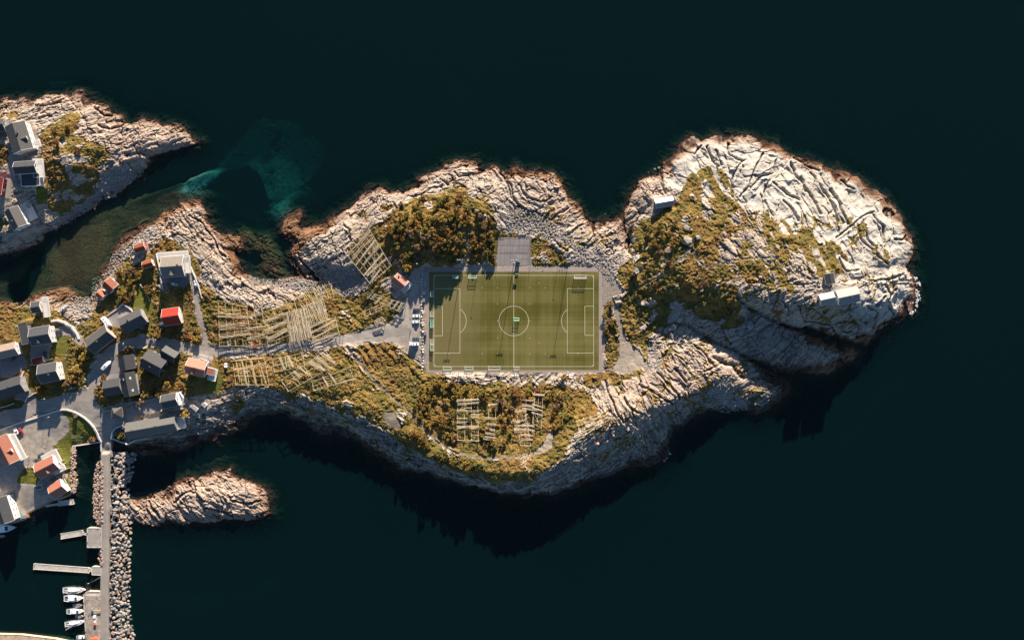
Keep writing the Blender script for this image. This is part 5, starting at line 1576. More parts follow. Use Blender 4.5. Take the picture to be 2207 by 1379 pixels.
# south of the road
rack([(502, 778), (570, 770), (580, 830), (508, 828)], 6, 4, 3.4,
     [(-.05, -.02, 1.0, -.02, 0, .03, 4, .01), (.28, .0, .32, .98, .03, 0, 4, .01), (.55, .0, .60, .98, .04, 0, 4, .01), (.0, .35, .45, .33, 0, .05, 3, .01), (.1, .05, .13, .9, .02, 0, 3, .01), (.4, .28, 1.05, .2, 0, .05, 3, .02), (.8, .1, .92, .95, .03, 0, 3, .01)],
     'open grid drying rack south of the road beside the salmon roofed house', 9, 2)
rack([(572, 778), (652, 760), (658, 788), (574, 806)], 6, 3, 3.2,
     [(.38, .0, .45, .98, .05, 0, 6, .01), (.6, -.02, .68, .9, .04, 0, 5, .01), (.52, .0, .5, .85, .1, 0, 5, .02), (.95, -.1, .98, .5, .03, 0, 3, .01)],
     'low drying rack south of the road next to the open grid one', 10, 0)
rack([(606, 820), (700, 756), (724, 785), (622, 843)], 5, 3, 3.2,
     [(.28, -.05, .32, .6, .04, 0, 6, .01), (.42, .0, .46, .85, .03, 0, 6, .01), (.62, .0, .72, 1.0, .06, 0, 9, .02), (.78, .0, .84, 1.1, .05, 0, 6, .02), (.9, -.05, .98, .9, .05, 0, 8, .02), (.1, .3, .15, .4, .1, 0, 3, .02)],
     'slanting drying rack south of the road with bundles of pale poles', 11, 0)
rack([(672, 823), (754, 792), (762, 818), (677, 841)], 3, 3, 3.2,
     [(.28, -.15, .36, 1.05, .03, 0, 7, .005), (.46, -.25, .56, .95, .03, 0, 7, .005), (.0, 1.02, 1.0, .93, 0, .06, 6, .01), (.7, .95, 1.08, .85, 0, .06, 5, .02)],
     'drying rack at the lip of the south cliff nearest the footpath', 12, 0)
# north west of the pitch
rack([(789, 484), (843, 572), (798, 613), (742, 540)], 8, 6, 3.8,
     [(.14, .0, .12, .92, .05, .0, 6, .02), (.36, .0, .42, 1.02, .04, 0, 7, .01), (.50, -.03, .56, .8, .03, 0, 7, .01), (.68, .02, .74, 1.0, .03, 0, 7, .01), (.82, -.02, .78, .9, .03, 0, 7, .01), (.24, .45, .26, .95, .06, 0, 7, .02), (.9, .4, .96, 1.0, .03, 0, 5, .01), (.0, .0, .02, .45, .22, 0, 9, .01), (.3, .0, .3, .25, .25, 0, 9, .01), (.6, .3, .95, .9, .1, 0, 3, .02)],
     'tilted square grid drying rack north west of the pitch between rock and trees', 13, 0)
rack([(798, 630), (874, 656), (862, 672), (792, 640)], 4, 3, 3.0,
     [(.02, .1, .0, 1.3, .05, 0, 4, .01), (.12, .1, .1, 1.1, .06, 0, 4, .01), (.30, .1, .27, 1.5, .04, 0, 4, .01), (.62, .0, .60, .9, .06, 0, 5, .01), (.76, -.1, .76, 1.0, .05, 0, 5, .01), (.88, -.1, .9, 1.05, .06, 0, 7, .01)],
     'drying rack with short bundles above the car park entrance', 14, 0)
rack([(783, 672), (820, 656), (823, 668), (786, 682)], 4, 2, 2.8, [], 'small bare drying rack frame above the car park entrance', 15, 0)
rack([(806, 692), (824, 683), (830, 691), (809, 700)], 2, 2, 2.4, [(.0, .0, 1.0, .0, 0, .18, 3, .01), (.0, .45, 1.0, .45, 0, .1, 3, .01), (.0, .9, 1.0, .9, 0, .12, 3, .01)],
     'stack of pale poles on a low frame beside the road bend', 16, 0)
# south of the pitch
rack([(986, 861), (1030, 859), (1031, 949), (987, 949)], 4, 2, 3.2,
     [(-.05, .02, 1.05, .0, 0, .03, 4, .01), (.0, .10, 1.05, .08, 0, .03, 4, .01), (-.05, .27, 1.05, .28, 0, .03, 4, .01), (-.05, .24, .4, .24, 0, .02, 3, .01), (.65, .36, 1.1, .36, 0, .02, 3, .01), (.65, .43, 1.05, .43, 0, .03, 4, .01), (.3, .2, .7, .2, 0, .02, 3, .01),
      (-.05, .45, .45, .45, 0, .01, 2, .01), (-.05, .53, .45, .54, 0, .04, 5, .01), (-.05, .64, 1.05, .65, 0, .04, 5, .01), (-.05, .68, .4, .66, 0, .04, 6, .01), (.65, .70, 1.0, .66, 0, .04, 5, .01), (.65, .86, 1.05, .86, 0, .01, 2, .01), (.0, 1.0, 1.1, 1.0, 0, .0, 1, .01)],
     'tall narrow drying rack south of the pitch, leftmost of the group', 17, 0)
rack([(1054, 872), (1070, 870), (1064, 948), (1050, 946)], 2, 2, 3.0,
     [(-.1, .0, 1.2, .0, 0, .04, 4, .02), (-.6, .35, 1.2, .38, 0, .04, 3, .02), (-.3, .53, 1.2, .56, 0, .04, 4, .02), (-.3, .65, 1.1, .70, 0, .06, 6, .02), (-.3, .80, 1.1, .82, 0, .04, 4, .02), (-.4, .92, 1.4, .92, 0, .04, 5, .02), (-.6, 1.0, 1.2, 1.02, 0, 0, 2, .02)],
     'thin ladder like drying rack between the taller ones south of the pitch', 18, 0)
rack([(1113, 884), (1132, 882), (1144, 960), (1122, 960)], 2, 2, 3.2,
     [(-.2, .02, 1.1, .02, 0, .03, 4, .02), (-.4, .30, .9, .30, 0, .02, 3, .01), (-.4, .42, .9, .44, 0, .02, 3, .01), (-.5, .50, .8, .54, 0, .05, 6, .02), (-.5, .56, .6, .56, 0, .05, 4, .02), (.1, .66, 1.2, .70, 0, .03, 4, .01), (.1, .80, 1.3, .82, 0, .04, 5, .02), (.0, .99, 1.0, .99, 0, 0, 1, .0)],
     'tall drying rack leaning right south of the pitch', 19, 0)
rack([(1134, 862), (1152, 862), (1147, 940), (1131, 940)], 2, 2, 3.2,
     [(-.3, .0, .9, .0, 0, .02, 3, .01), (-.4, .12, 1.0, .15, 0, .05, 5, .01), (-.4, .22, 1.4, .27, 0, .03, 4, .01), (-.4, .66, 1.2, .70, 0, .03, 4, .01), (-.2, .77, 1.3, .83, 0, .04, 4, .01), (.0, .68, 1.2, .9, 0, .03, 2, .01)],
     'drying rack with slanting cross poles in the middle of the right group', 20, 0)
rack([(1152, 848), (1170, 850), (1167, 922), (1148, 912)], 3, 2, 3.2,
     [(-.2, .0, 1.2, .0, 0, .04, 5, .01), (-.2, .36, 1.1, .36, 0, .03, 4, .01), (-.2, .47, 1.1, .47, 0, .03, 4, .01), (-.2, .63, 1.1, .61, 0, .03, 4, .01), (1.1, .0, 1.8, -.16, 0, .0, 1, .01), (.2, .7, .9, 1.0, 0, .0, 1, .01)],
     'rightmost drying rack of the group south of the pitch', 21, 0)
rack([(1243, 908), (1305, 887), (1310, 900), (1248, 926)], 5, 3, 4.2,
     [(.4, -.1, .45, 1.05, .12, 0, 6, .03), (.1, .0, .15, 1.2, .1, 0, 2, .02), (-.2, 1.5, .8, 1.4, 0, 0, 2, .01), (-.45, 2.2, .5, 1.6, 0, .0, 2, .01)],
     'sagging drying rack on the rocks above the south east cliff', 22, 2, pw=.3, bw=.42)


def heap(px, py, rad, n, lb, seed, mt=0):
    r = random.Random(seed)
    x, y, zz = gxy(px, py)
    root = thing('pole_heap', lb, 'pole heap', (x, y, zz))
    for k in range(n):
        a = r.uniform(0, PI); L = r.uniform(3, 6)
        cx, cy = r.uniform(-rad, rad), r.uniform(-rad, rad)
        dx, dy = math.cos(a) * L / 2, math.sin(a) * L / 2
        g0 = ground(x + cx - dx, y + cy - dy) - zz; g1_ = ground(x + cx + dx, y + cy + dy) - zz
        gm = ground(x + cx, y + cy) - zz
        li = max(0, gm - (g0 + g1_) / 2)
        MB().tube((cx - dx, cy - dy, g0 + li + .25), (cx + dx, cy + dy, g1_ + li + .25 + r.uniform(0, .8)), .13, .10, 5).build('pole', WOODS[mt], root)


heap(1130, 1000, 4.2, 16, 'collapsed heap of criss crossed poles at the foot of the path loop', 31)
heap(868, 755, 2.4, 12, 'heap of long poles lying beside the parked white van', 32)
heap(1478, 700, 4.0, 9, 'broken driftwood poles in the shaded gully under the east hill', 33)

# ---------------------------------------------------------------- vehicles
TYRE = mat('tyre', (.015, .015, .016), .85)
RIM = mat('rim', (.25, .25, .25), .4, metal=.6)
LIGHT = mat('headlight', (.5, .5, .5), .2)


def body_mesh(mb, L, w, prof, tumble=.12):
    """prof: (x, bottom, top) stations along the length, as fractions of L for x"""
    n = len(prof); b0 = len(mb.v)
    for (fx, zb_, zt_, wf) in prof:
        x = fx * L; hw = w / 2 * wf; sh_ = zb_ + (zt_ - zb_) * .55
        mb.v += [(x, -hw, zb_), (x, -hw, sh_), (x, -hw * (1 - tumble), zt_), (x, hw * (1 - tumble), zt_), (x, hw, sh_), (x, hw, zb_)]
    for k in range(n - 1):
        for q_ in range(6):
            a = b0 + 6 * k + q_; b = b0 + 6 * k + (q_ + 1) % 6
            mb.f.append((a, b, b + 6, a + 6))
    mb.f.append(tuple(b0 + q_ for q_ in range(6))[::-1]); mb.f.append(tuple(b0 + 6 * (n - 1) + q_ for q_ in range(6)))


def vehicle(kind, px, py, rz, paint, lb, grp=None):
    x, y, zz = gxy(px, py)
    zz = max(zz, 1.5) + .05
    t = thing('parked_car' if kind == 'car' else {'van': 'camper_van', 'camper': 'motorhome'}[kind], lb, {'car': 'car', 'van': 'van', 'camper': 'motorhome'}[kind], (x, y, zz), rz, grp)
    pm = paint
    if kind == 'car': L, w, h = 4.4, 1.85, 1.5
    elif kind == 'van': L, w, h = 5.6, 2.0, 2.5
    else: L, w, h = 7.2, 2.35, 3.0
    mb = MB()
    if kind == 'car':
        body_mesh(mb, L, w, [(-.5, .35, .75, .86), (-.47, .25, .92, .95), (-.2, .25, 1.0, 1), (.2, .25, .95, 1), (.42, .25, .82, .97), (.5, .32, .62, .84)], .06)
        mb.build('body', pm, t, bevel=.04)
        mb = MB(); body_mesh(mb, L, w * .9, [(-.42, .9, .98, .9), (-.30, .9, 1.46, .9), (.02, .9, 1.5, .92), (.2, .9, .97, .92)], .16)
        mb.build('windows', GLASS, t)
        mb = MB(); mb.box(-.13 * L, 0, 1.49, .33 * L, w * .70, .05)
        mb.build('car_roof', pm, t, bevel=.02)
    elif kind == 'van':
        body_mesh(mb, L, w, [(-.5, .35, h - .15, .94), (-.48, .3, h, .98), (.22, .3, h, 1), (.36, .3, 1.45, .98), (.47, .3, 1.15, .95), (.5, .35, .8, .86)], .08)
        mb.build('body', pm, t, bevel=.04)
        mb = MB(); mb.beam((.245 * L, 0, h - .1), (.345 * L, 0, 1.62), w * .80, .06)
        mb.build('windscreen', GLASS, t)
        mb = MB()
        for s in (-1, 1): mb.box(-.05 * L, s * w * .478, 1.5, .45 * L, .05, .5)
        mb.build('side_windows', GLASS, t)
        for u_ in (-.3, -.05): MB().box(u_ * L, 0, h + .002, .55, .55, .12).build('roof_hatch', mat('hatch', (.08, .08, .085), .4), t)
    else:
        body_mesh(mb, L, w, [(-.5, .45, h - .2, .95), (-.47, .35, h, 1), (.34, .35, h, 1), (.46, .35, h - .35, .95), (.5, .4, 1.6, .9)], .04)
        mb.build('body', pm, t, bevel=.08)
        mb = MB(); mb.beam((.49 * L, 0, h - .5), (.508 * L, 0, 1.9), w * .75, .05); mb.build('windscreen', GLASS, t)
        mb = MB()
        for s in (-1, 1): mb.box(-.1 * L, s * w * .495, 1.6, .35 * L, .05, .6)
        mb.build('side_windows', GLASS, t)
        for u_ in (-.3, -.02, .22): MB().box(u_ * L, .1, h + .002, .6, .6, .14).build('roof_hatch', mat('hatch', (.08, .08, .085), .4), t)
    for fx in (-.3, .3):
        for s in (-1, 1):
            c = Vector((fx * L, s * (w / 2 - .06), .33))
            wh = MB().tube(c - Vector((0, .11, 0)), c + Vector((0, .11, 0)), .33, n=12).build('wheel', TYRE, t)
            MB().tube(c + Vector((0, s * .112, 0)), c + Vector((0, s * .13, 0)), .19, n=8).build('rim', RIM, wh)
    for s in (-1, 1):
        MB().box(.492 * L, s * w * .33, .62 if kind == 'car' else .8, .09, .32, .16).build('headlight', LIGHT, t)
    return t


WP = mat('white_car_paint', (.78, .78, .77), .3, .02); DP = mat('dark_car_paint', (.03, .045, .06), .3, .02)
TP = mat('petrol_car_paint', (.04, .09, .12), .3, .02); RP = mat('crimson_car_paint', (.35, .02, .06), .3, .02); BP = mat('grey_car_paint', (.10, .12, .14), .3, .02)
g_ = 'vehicles parked beside the boulder row'
vehicle('car', 898, 668, 0, DP, 'dark car at the top of the row parked beside the pitch boulders', g_)
vehicle('car', 897, 681, PI, WP, 'white car parked just below the dark one beside the pitch boulders', g_)
vehicle('car', 896.5, 693.5, PI, WP, 'white car at the gap in the row beside the pitch boulders', g_)
vehicle('car', 896.5, 730, 0, TP, 'petrol blue car parked directly above the white van', g_)
vehicle('van', 893, 741, 0, WP, 'white camper van with dark windscreen at the bottom of the car park', g_)
vehicle('car', 423, 611, PI * .56, WP, 'white car on the drive beside the walled yard')
vehicle('car', 128, 714, .05, DP, 'dark car on the curved drive of the tall white house')
vehicle('car', 69, 729, PI / 2, DP, 'dark car in the shade west of the tall white house') if False else None
vehicle('car', 98, 764, PI / 2, DP, 'dark car in the small court under the tall white house')
vehicle('car', 31, 771, .8, TP, 'petrol blue car under the hedge below the faded pink roof')
vehicle('car', 36, 929, -1.15, WP, 'white car parked in the shade by the gravel car park')
vehicle('car', 46, 928, -1.2, RP, 'crimson car parked beside the white one at the gravel car park')
vehicle('car', 351, 700, -.35, TP, 'blue car tucked against the south side of the vivid red roof')
vehicle('car', 90, 980, .5, DP, 'dark car at the corner of the white terrace house')
vehicle('camper', 232, 694, math.radians(-52), WP, 'big white motorhome parked on the terrace yard')
vehicle('car', 389, 592, PI / 2, BP, 'grey car in the walled yard beside the big white house')
vehicle('car', 76, 912, 1.2, WP, 'white van roofed car under the trees by the gravel car park') if False else None


def trailer(px, py, rz, lb):
    x, y, zz = gxy(px, py)
    t = thing('boat_trailer', lb, 'trailer', (x, y, zz + .05), rz)
    mb = MB()
    for s in (-1, -.3, .3, 1): mb.box(-.5, s * .8, .6, 3.6, .18, .12)
    mb.beam((1.3, -.8, .6), (5, 0, .5), .14); mb.beam((1.3, .8, .6), (5, 0, .5), .14)
    for a in (-2, -.5, 1.1): mb.box(a, 0, .5, .14, 1.9, .1)
    mb.build('trailer_frame', STEEL, t)
    for s in (-1, 1): MB().tube((-.8, s * 1.0 - .1, .32), (-.8, s * 1.0 + .1, .32), .32, n=10).build('wheel', TYRE, t)


trailer(163, 941, -.06, 'long bare boat trailer on the lawn beside the basin')

# ---------------------------------------------------------------- boats
HULLW = mat('white_hull', (.74, .74, .72), .35, .04); DECKG = mat('grey_deck', (.42, .43, .43), .6, .1)
HULLY = mat('orange_hull', (.60, .27, .03), .45); INTER = mat('boat_inside', (.20, .19, .17), .7); TARP = mat('teal_canvas', (.16, .22, .22), .8)
HULLB = mat('grey_blue_hull', (.20, .27, .29), .5)


def hull(mb, L, w, h, n=14, stern=.8):
    """pointed at +x; returns outline of the deck edge"""
    out = []
    b0 = len(mb.v)
    for k in range(n + 1):
        t_ = k / n; x = -L / 2 + L * t_
        wf = (stern + (1 - stern) * sstep(0, .4, t_)) * (1 - max(0, (t_ - .45) / .55) ** 2.2)
        hw = max(w / 2 * float(wf), .02); hh = h * (1 + .35 * max(0, t_ - .5) ** 1.5 * 2)
        mb.v += [(x, 0, -.35 * (1 - t_ ** 4)), (x, -hw * .72, .0), (x, -hw, hh), (x, hw, hh), (x, hw * .72, .0)]
        out.append((x, hw, hh))
    for k in range(n):
        a = b0 + 5 * k
        mb.f += [(a + 0, a + 5, a + 6, a + 1), (a + 1, a + 6, a + 7, a + 2), (a + 3, a + 8, a + 9, a + 4), (a + 4, a + 9, a + 5, a + 0)]
    mb.f.append((b0, b0 + 1, b0 + 2, b0 + 3, b0 + 4))
    return out


def boat(kind, px, py, L, w, rz, lb, ashore=False, grp=None, hm=None):
    if ashore:
        x, y, zz = gxy(px, py); zz += .45
    else:
        x, y = W(px, py, .5); zz = .0
    t = thing({'sail': 'sailing_boat', 'motor': 'motor_boat', 'row': 'rowing_boat', 'covered': 'covered_boat', 'work': 'work_boat'}[kind], lb, 'boat', (x, y, zz), rz, grp)
    hm = hm or HULLW; h = .5 + L * .05
    mb = MB(); o_ = hull(mb, L, w, h)
    mb.build('hull', hm, t)
    mb = MB(); b0 = 0
    for (xx, hw, hh) in o_: mb.v += [(xx, -hw * .93, hh - .06), (xx, hw * .93, hh - .06)]
    for k in range(len(o_) - 1): mb.f.append((2 * k, 2 * k + 2, 2 * k + 3, 2 * k + 1))
    mb.build('deck', {'row': HULLY if hm is HULLY else INTER, 'sail': DECKG, 'covered': TARP}.get(kind, mat('boat_deck', (.60, .60, .58), .6, .08)), t)
    if kind == 'row':
        for a in (-.25, .02, .27):
            MB().box(a * L, 0, h - .18, .3, w * .8, .08).build('thwart', HULLW if hm is not HULLY else HULLY, t)
    if kind in ('motor', 'work'):
        mb = MB(); body_mesh(mb, L * .42, w * .62, [(-.5, h - .1, h + .9, .95), (-.2, h - .1, h + 1.15, 1), (.25, h - .1, h + 1.1, .95), (.5, h - .1, h + .35, .75)], .15)
        cb = mb.build('cabin', HULLW, t)
        mb = MB(); mb.beam((L * .42 * .26, 0, h + 1.08), (L * .42 * .48, 0, h + .48), w * .5, .05); mb.build('windscreen', GLASS, cb)
        MB().box(-L * .38, 0, h - .04, L * .16, w * .6, .06).build('cockpit', mat('cockpit', (.10, .13, .14), .7), t)
        MB().box(-L * .5 - .2, 0, .1, .5, .5, 1.0).build('outboard_motor', mat('motor', (.04, .04, .045), .5), t)
        mb = MB()
        for s in (-1, 1): mb.beam((L * .1, s * w * .42, h + .55), (L * .48, s * .1, h + .9), .05)
        mb.build('railing', STEEL, t)
    if kind == 'sail':
        mb = MB(); body_mesh(mb, L * .5, w * .5, [(-.5, h - .1, h + .42, .9), (.2, h - .1, h + .4, .95), (.5, h - .1, h + .12, .5)], .2)
        cb = mb.build('cabin', HULLW, t)
        mb = MB()
        for s in (-1, 1):
            mb.box(0, s * w * .235, h + .12, L * .3, .05, .14)
        mb.build('cabin_windows', GLASS, cb)
        MB().tube((L * .08, 0, h), (L * .08, 0, h + L * .95), .09, .06, 6).build('mast', mat('mast_alloy', (.5, .5, .5), .4), t)
        MB().tube((L * .08, 0, h + 1.3), (-L * .36, 0, h + 1.3), .14, .12, 6).build('boom', HULLW, t)
        MB().box(-L * .34, 0, h - .04, L * .2, w * .5, .07).build('cockpit', mat('cockpit', (.10, .13, .14), .7), t)
        mb = MB(); mb.tube((L * .08, 0, h + L * .93), (L * .5, 0, h + .5), .03, .03, 4); mb.tube((L * .08, 0, h + L * .93), (-L * .5, 0, h + .3), .03, .03, 4)
        mb.build('rigging', STEEL, t)
    if kind == 'covered':
        mb = MB(); body_mesh(mb, L * .9, w * .9, [(-.5, h - .1, h + .55, .85), (-.1, h - .1, h + 1.2, 1), (.3, h - .1, h + .8, .9), (.5, h - .1, h + .15, .3)], .35)
        mb.build('cover', HULLW, t)
        MB().box(-.05 * L, 0, h + 1.2, .6, .6, .14).build('hatch', GLASS, t)
    if ashore:
        mb = MB()
        for a in (-.3, .25): mb.box(a * L, 0, -.8, .3, w * .8, .55)
        mb.build('cradle', WOOD, t)
    return t


gb = 'boats moored along the harbour quay'
boat('sail', 160.5, 1270, 14, 4.4, 0, 'largest white sailing boat, top of the row moored at the quay', grp=gb)
boat('motor', 159, 1288, 11.8, 4.6, 0, 'broad white motor boat moored right under the largest sailing boat', grp=gb)
boat('row', 167, 1304, 5.8, 2.6, .02, 'small grey open boat between two white motor boats at the quay', grp=gb, hm=HULLB)
boat('motor', 163, 1316, 10.8, 3.9, 0, 'white motor boat with dark cockpit in the middle of the quay row', grp=gb)
boat('row', 171, 1327, 5.0, 2.4, 0, 'small white dinghy squeezed above the slanting sailing boat', grp=gb)
boat('sail', 162, 1341, 12.6, 3.9, .14, 'slanting white sailing boat with long boom near the quay end', grp=gb)
boat('motor', 176, 1372, 6.2, 2.6, 0, 'small white motor boat, lowest at the quay', grp=gb)
boat('work', 8, 1138, 17, 5.4, .10, 'grey blue fishing boat cut by the left edge under the quay', hm=HULLB)
boat('row', 4, 1155, 5.2, 2.0, .05, 'small purple grey dinghy beside the fishing boat', hm=mat('purple_hull', (.16, .07, .13), .5))
boat('motor', 141, 663, 5.6, 2.2, 1.05, 'white motor boat pulled up on the stony beach', ashore=True)
boat('row', 116, 666, 4.4, 2.0, 1.15, 'orange rowing boat lying on the grass above the beach', ashore=True, hm=HULLY)
boat('covered', 232, 787, 8.2, 2.8, math.radians(44), 'covered white boat stored in the yard of the dark gabled house', ashore=True)
boat('motor', 377, 613, 5.6, 2.0, -.12, 'pale motor boat stored in the walled yard of the big white house', ashore=True)

# ---------------------------------------------------------------- piers and quays
DECKP = mat('pier_decking', (.40, .37, .33), .85, .2, .8, wave=(1.6, 'X', .2))
CQ = asphalt('quay_concrete', (.30, .275, .24), (.25, .22, .19), .2)


def slab(poly, zt, zb_, m, name, lb, cat='quay', kids=None):
    x, y = W(sum(p[0] for p in poly) / len(poly), sum(p[1] for p in poly) / len(poly), zt)
    t = thing(name, lb, cat, (x, y, 0))
    P_ = [(W(*p, zt)[0] - x, W(*p, zt)[1] - y) for p in poly]
    MB().prism(P_, zb_, zt).build('deck', m, t)
    mb = MB(); n = len(P_)
    for k in range(n):
        a, b = P_[k], P_[(k + 1) % n]
        mb.beam((*a, zt + .05), (*b, zt + .05), .25, .16)
    mb.build('edge_beam', WOOD if m is DECKP else CONC, t)
    L = [math.hypot(P_[k][0] - P_[(k + 1) % n][0], P_[k][1] - P_[(k + 1) % n][1]) for k in range(n)]
    if m is DECKP:
        for k in range(n):
            MB().tube((P_[k][0] * .97, P_[k][1] * .97, -4), (P_[k][0] * .97, P_[k][1] * .97, zt + .9), .16, n=7).build('pile', WOOD, t)
    else:
        for k in range(n):
            a, b = Vector(P_[k]), Vector(P_[(k + 1) % n])
            if (b - a).length > 8:
                for q_ in (.25, .75):
                    p = a.lerp(b, q_) * .95
                    MB().tube((p.x, p.y, zt), (p.x, p.y, zt + .45), .16, .2, 8).build('bollard', mat('iron', (.04, .04, .04), .6), t)
    return t


slab([(188.5, 1137.5), (218, 1137.5), (218, 1179), (188.5, 1179)], 3.1, -4, CQ, 'quay_platform', 'square concrete platform beside the causeway')
slab([(198, 1221), (218, 1221), (218, 1239), (198, 1238)], 2.9, -4, CQ, 'quay_platform', 'small landing platform where the long pontoon meets the causeway')
slab([(179.5, 1281), (190, 1273.5), (216, 1274.5), (214, 1420), (188, 1420), (183, 1342)], 2.7, -4, CQ, 'quay', 'concrete quay with moored boats along the causeway')
slab([(73, 1214), (193.5, 1223), (193, 1234), (72, 1226)], .7, -.6, DECKP, 'floating_pontoon', 'long narrow floating pontoon reaching into the harbour', 'pontoon')
slab([(131, 1149.5), (178, 1142), (179, 1153), (132, 1161)], .7, -.6, DECKP, 'floating_pontoon', 'short floating pontoon beside the concrete platform', 'pontoon')
slab([(178, 1146.5), (189, 1149.5), (189, 1153), (178, 1151)], 1.4, 1.2, DECKP, 'gangway', 'gangway from the short pontoon to the concrete platform', 'gangway')
slab([(193, 1225), (198, 1226), (198, 1231), (193, 1230)], 1.5, 1.3, DECKP, 'gangway', 'gangway from the long pontoon to the landing platform', 'gangway')
slab([(126, 1080), (158, 1076), (159.5, 1086), (126, 1090)], .7, -.6, DECKP, 'floating_pontoon', 'grey floating pontoon in the shade below the small cottage', 'pontoon')
slab([(99, 1088), (126, 1084), (127, 1087.5), (100, 1091.5)], 1.2, 1.0, DECKP, 'gangway', 'long gangway from the quay corner to the shaded pontoon', 'gangway')
slab([(-60, 1360), (0, 1366), (45, 1367), (120, 1376), (165, 1386), (165, 1470), (-60, 1470)], 2.2, -4, mat('pale_quay_planks', (.42, .31, .21), .85, .2, .6, wave=(.8, 'Y', .25)), 'quay', 'sunlit timber quay along the bottom edge')


def kit(px, py, z0, parts, name, lb, cat, rz=0):
    x, y = W(px, py, z0); t = thing(name, lb, cat, (x, y, z0), rz)
    for (pn, m, bs) in parts:
        mb = MB()
        for b in bs: mb.box(*b)
        mb.build(pn, m, t)
    return t


ORG = mat('orange_plastic', (.55, .13, .04), .6); BLU = mat('blue_tarp', (.08, .20, .30), .7); REDM = mat('red_steel', (.40, .06, .04), .6)
kit(206, 1377, 2.72, [('container_body', REDM, [(0, 0, 0, 5.2, 2.4, 2.2)]), ('container_door', WOOD, [(2.62, -.6, .1, .05, 1.1, 2.0), (2.62, .6, .1, .05, 1.1, 2.0)]), ('lid', ORG, [(0, 0, 2.21, 5.0, 2.2, .08)])], 'container', 'red steel container at the bottom end of the quay', 'container')
kit(205, 1313, 2.72, [('crane_base', BLU, [(-1.4, 0, 0, 1.2, 1.4, 1.3)]), ('crane_arm', mat('yellow_steel', (.42, .32, .10), .6), [(1.6, 0, 1.0, 5, .4, .4)])], 'quay_crane', 'small blue and yellow quay crane', 'crane')
kit(206, 1342, 2.72, [('crate', mat('white_crates', (.6, .6, .58), .6), [(0, 0, 0, 1.6, 1.6, 1.2), (0, 2.0, 0, 1.6, 1.8, 1.0), (-.1, 4.2, 0, 1.5, 1.6, 1.4)]), ('lid', ORG, [(0, 0, 1.21, 1.5, 1.5, .1)])], 'crate_stack', 'row of white fish crates on the quay beside the road', 'crates')
kit(52, 1112, 2.6, [('tarp', BLU, [(0, 0, 0, 3.0, 1.4, .7)]), ('pallet', ORG, [(2.4, .2, 0, 1.4, 1.1, .5)])], 'covered_pallet', 'blue covered pallet with orange box at the quay edge', 'pallet', .1)
kit(1117, 560, 5.1, [('cabin_wall', mat('wall_white', (.7,)*3), [(0, 0, 0, 2.4, 2.6, 2.3)]), ('cabin_roof', mat('roof_silver', (.46,)*3), [(0, 0, 2.31, 2.7, 2.9, .14)]), ('door', DOORM, [(0, -1.32, 0, .9, .05, 1.9)])], 'equipment_cabin', 'small grey equipment cabin on the ball court', 'cabin', -.25)
kit(1113.5, 590.5, 5.1, [('board', mat('wall_white', (.7,)*3), [(0, 0, 2.0, 2.2, .16, .9)]), ('post', STEEL, [(-.8, .1, 0, .12, .12, 2.9), (.8, .1, 0, .12, .12, 2.9)]), ('seat', mat('green_plastic', (.03, .16, .10), .5), [(0, -1.0, 0, 1.6, .5, .5)])], 'team_shelter', 'small white and green team shelter at the halfway line', 'shelter')
for px, py, lb in [(914, 647, 'pale electrical cabinet in the gap of the boulder row, upper one'), (917, 718, 'grey electrical cabinet beside the pitch walkway, lower one')]:
    kit(px, py, 5.05, [('cabinet_body', mat('wall_light', (.5,)*3), [(0, 0, 0, 1.4, 2.0, 1.5)]), ('cabinet_lid', STEEL, [(0, 0, 1.51, 1.6, 2.2, .08)])], 'electrical_cabinet', lb, 'cabinet')
kit(407, 738, base_at(407, 738), [('box_body', BLU, [(0, 0, -1, 1.6, 1.0, 2.1)]), ('box_lid', STEEL, [(0, 0, 1.11, 1.7, 1.1, .08)])], 'storage_box', 'storage box under the shrubs north of the road', 'box') if False else None
for px, py, m, lb in [(496, 739, TARP, 'teal fish tub standing under the western rack'), (551, 744, REDM, 'red fish tub with bright lid beside the road under the racks'), (488, 787, HULLW, 'white fish tub in the shrubs beside the open grid rack')]:
    x, y, zz = gxy(px, py)
    kit(px, py, zz, [('tub', m, [(0, 0, -.3, 1.8, 2.6, 1.6)]), ('rim', ORG if m is REDM else HULLW, [(0, .9, 1.31, 1.9, .8, .1), (0, -1.2, 1.31, 1.9, .2, .1)])], 'fish_tub', lb, 'tub')
for px, py, lb in [(152, 837, 'white bin on the verge above the road curve, left one'), (160, 836, 'white bin on the verge above the road curve, right one')]:
    x, y, zz = gxy(px, py)
    kit(px, py, zz, [('bin_body', HULLW, [(0, 0, -.2, 1.6, 1.0, 1.3)]), ('bin_lid', STEEL, [(0, 0, 1.11, 1.7, 1.1, .08)])], 'waste_bin', lb, 'bin', .3)
x, y, zz = gxy(1288, 956)
bt = thing('buoy', 'round pink buoy lying on the rocks above the south shore', 'buoy', (x, y, zz + .5))
mb = MB(); n_ = 10
for a in range(7):
    for b in range(n_):
        ph = PI * a / 6; tt = 2 * PI * b / n_
        mb.v.append((1.1 * math.sin(ph) * math.cos(tt), 1.1 * math.sin(ph) * math.sin(tt), 1.1 * math.cos(ph)))
for a in range(6):
    for b in range(n_):
        mb.f.append((a * n_ + b, a * n_ + (b + 1) % n_, (a + 1) * n_ + (b + 1) % n_, (a + 1) * n_ + b))
mb.build('float', mat('pink_buoy', (.60, .30, .26), .5), bt, smooth=True)
MB().tube((0, 0, 1.05), (0, 0, 1.35), .15, .12, 8).build('eyelet', ORG, bt)

